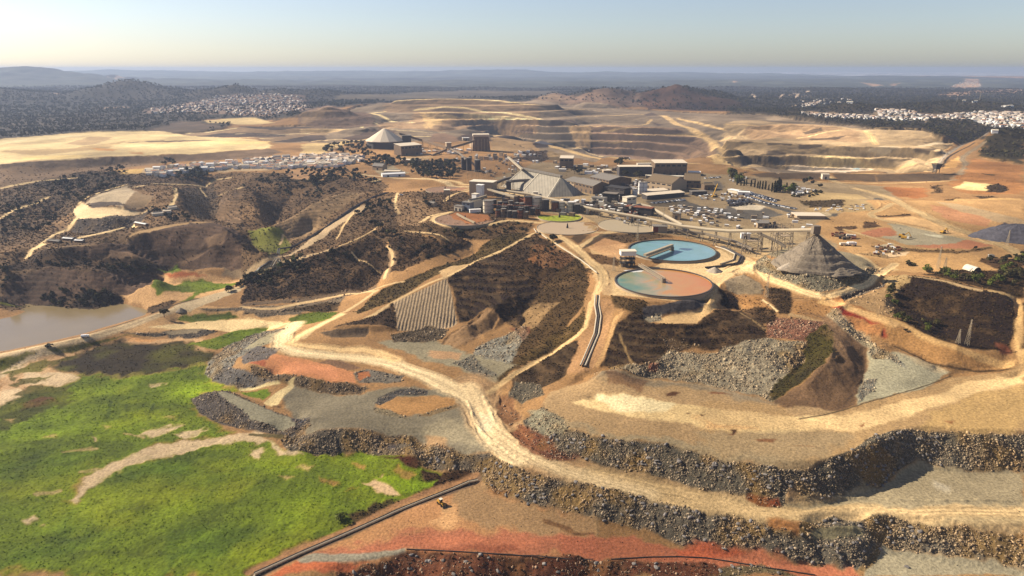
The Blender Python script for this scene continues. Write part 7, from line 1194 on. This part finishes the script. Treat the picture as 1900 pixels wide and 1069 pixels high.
boxes('a3', "640,870 760,820 940,815 980,900 1100,960 1080,1000 900,960 760,930", 40, 'machine block in the tangle of the crushing plant', 'machine blocks of the crushing plant', 'machine_block', 'machine', (7, 3, 8), ('steel', 'dsteel', 'cream', 'belt'), 22)
boxes('a3', "420,560 900,600 880,640 620,660 440,620", 22, 'light shed on the flat behind the ridged store and workshops', 'light sheds behind the workshops', 'light_shed', 'shed', (11, 6, 4.5), ('cream', 'tanw', 'white', 'brownw'), 23)
boxes('a3', "880,690 1090,690 1090,760 960,790 860,760", 30, 'rack of stored material in the yard left of the large brown hall', 'racks left of the large brown hall', 'storage_rack', 'rack', (6, 3, 3.5), ('cream', 'darkw', 'steel', 'white'), 24)
boxes('b3', "1320,370 1480,380 1500,440 1340,430", 14, 'grey plant unit at the right end of the tank farm', 'plant units right of the tank farm', 'plant_unit', 'equipment', (6, 4, 6), ('steel', 'darkw', 'cream'), 25)
boxes('b3', "620,330 860,330 960,380 700,360", 18, 'small dark vessel squeezed behind the leaching tanks', 'vessels behind the leaching tanks', 'vessel', 'equipment', (4, 4, 9), ('darkw', 'rust', 'brownw'), 26)
boxes('a4', "0,940 420,970 560,1000 520,1060 0,1050", 20, 'pale cabin or crate on the open yard between service road and conveyor', 'cabins on the open yard', 'yard_cabin', 'cabin', (6, 3, 3), ('cream', 'white', 'tanw'), 27)
boxes('a4', "0,700 120,690 180,740 60,760 0,750", 12, 'car-sized unit by the road under the eucalyptus trees', 'units by the eucalyptus', 'road_unit', 'equipment', (5, 2.4, 2.4), ('white', 'cream', 'darkw'), 28)
boxes('a2', "900,600 1240,590 1420,560 1720,540 1760,600 1430,590 1000,620", 24, 'thin plant structure on the flat above the black silos', 'structures above the black silos', 'plant_structure', 'structure', (8, 4, 7), ('cream', 'tanw', 'steel'), 29)
boxes('b4', "560,90 900,110 1000,130 900,150 640,130", 12, 'small unit on the pale yard right behind the long conveyor', 'units behind the long conveyor', 'yard_unit', 'equipment', (4, 3, 3), ('cream', 'steel', 'white'), 30)
# gantry frames of the substation
for i in range(6):
    p = gp('a2', f'{1330+i*42},{735-i*9}')[0]; e = root('substation_gantry', 'thin steel gantry in the row before the ridged store', 'gantry', tuple(p), 1.1, 'substation gantries'); m = MB(); [m.beam((x, 0, -.5), (x, 0, 12), .4, .4) for x in (-7, 7)]; m.out('post', M['plank'], e); m = MB(); m.beam((-7.3, 0, 12), (7.3, 0, 12), .5, .5); m.out('crossbeam', M['plank'], e)
# ---------------------------------------------------------------- houses
def house_mesh(i, parts):
    r = np.random.default_rng(i); L_, W2, h = r.uniform(9, 15), r.uniform(7, 9.5), r.uniform(3.2, 6); rz = h+r.uniform(1.2, 2.2); mt = 'cream' if i % 4 == 3 else 'white'; rf = ['tile', 'roofp', 'tile', 'roofp', 'white', 'roofp'][i % 6]
    def wall(m): m.box(-L_/2, L_/2, -W2/2, W2/2, -2, h); m.add([(-L_/2, -W2/2, h), (-L_/2, W2/2, h), (-L_/2, 0, rz-.1), (L_/2, -W2/2, h), (L_/2, W2/2, h), (L_/2, 0, rz-.1)], [(0, 2, 1), (3, 4, 5)])
    def roof(m):
        for s_ in (-1, 1): m.add([(-L_/2-.3, s_*(W2/2+.3), h), (L_/2+.3, s_*(W2/2+.3), h), (L_/2+.3, 0, rz), (-L_/2-.3, 0, rz)], [(0, 1, 2, 3)])
    def win(m): [m.box(x-.5, x+.5, -W2/2-.06, -W2/2-.01, 1, 2.2) for x in np.arange(-L_/2+1.5, L_/2-1, 3)]; [m.box(L_/2+.01, L_/2+.06, y-.5, y+.5, 1, 2.2) for y in (-2, 2)]
    if parts:
        a, b, c = MB(), MB(), MB(); wall(a); roof(b); win(c); return a.mesh('wall', M[mt]), b.mesh('roof', M[rf]), c.mesh('window', M['glass'])
    m = MB(); wall(m); m.k = 1; roof(m); m.k = 2; win(m); return m.mesh('house', M[mt], M[rf], M['glass'])
HP = [house_mesh(i, True) for i in range(10)]; HM = [house_mesh(20+i, False) for i in range(10)]
def spots(crop, s, n, sep, seed):
    px = in_poly(crop, s, n*7, seed); h = hit(px); keep = np.zeros((0, 3))
    for p in h:
        if not len(keep) or np.min(np.hypot(keep[:, 0]-p[0], keep[:, 1]-p[1])) > sep: keep = np.vstack([keep, p])
        if len(keep) >= n: break
    return keep
vil = np.concatenate([spots('a2', "0,555 280,545 480,565 480,600 300,640 60,650 0,610", 100, 10.5, 1), spots('a1', "780,655 900,630 1140,605 1300,598 1500,580 1880,565 1880,610 1500,640 1280,630 1100,650 880,680", 170, 10.5, 2)]); rh = np.random.default_rng(8)
vil = vil[np.argsort(vil[:, 1])]
for i, p in enumerate(vil[:150]):
    e = root('village_house', 'low white house of the village between the pine wood and the tailings plateau', 'house', (p[0], p[1], p[2]), rh.choice([.1, 1.6])+rh.normal(0, .15), 'houses of the pinewood village'); k = rh.integers(0, 10); e.scale = (rh.uniform(.85, 1.15),)*2+(rh.uniform(.9, 1.3),)
    for nm, me in zip(('wall', 'roof', 'window'), HP[k]): link(nm, me, parent=e)
T2 = np.concatenate([spots('a4', "470,310 900,330 1240,345 1240,360 1150,360 700,345 500,325", 110, 15, 3), spots('a4', "950,290 1180,300 1230,330 960,325", 60, 15, 4), spots('a4', "1240,330 1560,310 1897,310 1897,415 1700,400 1560,360 1320,345 1260,365", 260, 15, 5)])
T2 = T2[np.argsort(T2[:, 1])]; n_ind = 140
for p in T2[:n_ind]: o = link('town_house', HM[rh.integers(0, 10)], loc=(p[0], p[1], p[2]+.5), label='white house of the hillside town at the upper right', category='house', group='houses of the hillside town'); o.rotation_euler = (0, 0, rh.uniform(0, 3.1)); k = rh.uniform(.8, 1.25); o.scale = (k, k, k)
def town(name, P_, lo, hi):
    hv = []
    for i in range(6):
        m = MB(); me = house_mesh(40+i, True)
        v = np.array([x.co[:] for x in me[0].vertices]); f = [tuple(q.vertices) for q in me[0].polygons if len(q.vertices) == 4]; v2 = np.array([x.co[:] for x in me[1].vertices]); f2 = [tuple(len(v)+w_ for w_ in q.vertices) for q in me[1].polygons]
        t = np.array([[.42, .39, .35]]*len(v)+[[.42, .27, .17] if i % 3 == 0 else [.46, .36, .26]]*len(v2)); hv.append((np.concatenate([v, v2]), np.array(f+f2), t))
    Vs, Fs, Cs = [], [], []; off = 0
    for p in P_:
        v, f, t = hv[rh.integers(0, 6)]; a = rh.uniform(0, 3.1); s_ = rh.uniform(lo, hi); ca, sa = math.cos(a), math.sin(a); W = np.stack([(v[:, 0]*ca-v[:, 1]*sa)*s_+p[0], (v[:, 0]*sa+v[:, 1]*ca)*s_+p[1], v[:, 2]*s_+p[2]+.5], 1); Vs.append(W); Fs.append(f+off); Cs.append(t*rh.uniform(.75, 1.15)); off += len(v)
    link(name, mesh_np(name, np.concatenate(Vs), np.concatenate(Fs), M_ROCK, np.concatenate(Cs)), kind='stuff')
town('distant_town', np.concatenate([T2[n_ind:], vil[150:], spots('a1', "820,310 1100,270 1180,235 1300,225 1500,220 1680,240 1690,300 1500,340 1280,335 1150,325 850,330", 340, 19, 6), spots('p', "1480,186 1560,182 1600,190 1500,196", 30, 20, 7), spots('a4', "1425,140 1530,98 1610,105 1620,140", 50, 40, 9), spots('a4', "470,260 640,235 560,265 480,280", 30, 20, 10)]), .8, 1.25)
for p, rt_, k in ((gp('c6', '1385,600')[0], .4, 1.5),): o = link('boulder', bmeshes[3], loc=p, label='lone dark boulder on the smooth grey flat at the lower right', category='boulder'); o.scale = (k*1.6, k, k)
hz = bpy.data.meshes.new('haze')
X0, X1, Y0, Y1, Z0, Z1 = -28000, 28000, -4000, 24600, -140, 240
hz.from_pydata([(x, y, z) for z in (Z0, Z1) for x, y in ((X0, Y0), (X1, Y0), (X1, Y1), (X0, Y1))], [], [(3, 2, 1, 0), (4, 5, 6, 7), (0, 1, 5, 4), (1, 2, 6, 5), (2, 3, 7, 6), (3, 0, 4, 7)])
hm = bpy.data.materials.new('haze_air'); hm.use_nodes = True; t = hm.node_tree; t.nodes.remove(t.nodes['Principled BSDF'])
pv = t.nodes.new('ShaderNodeVolumePrincipled'); pv.inputs['Density'].default_value = 6.8e-5; pv.inputs['Color'].default_value = (.36, .44, .60, 1); pv.inputs['Anisotropy'].default_value = .2
t.links.new(pv.outputs[0], t.nodes['Material Output'].inputs['Volume']); hz.materials.append(hm)
link('haze', hz, kind='stuff')
for o in bpy.data.objects:
    if o.get('label') and o.get('category') and not o.get('kind'): o['kind'] = 'thing'
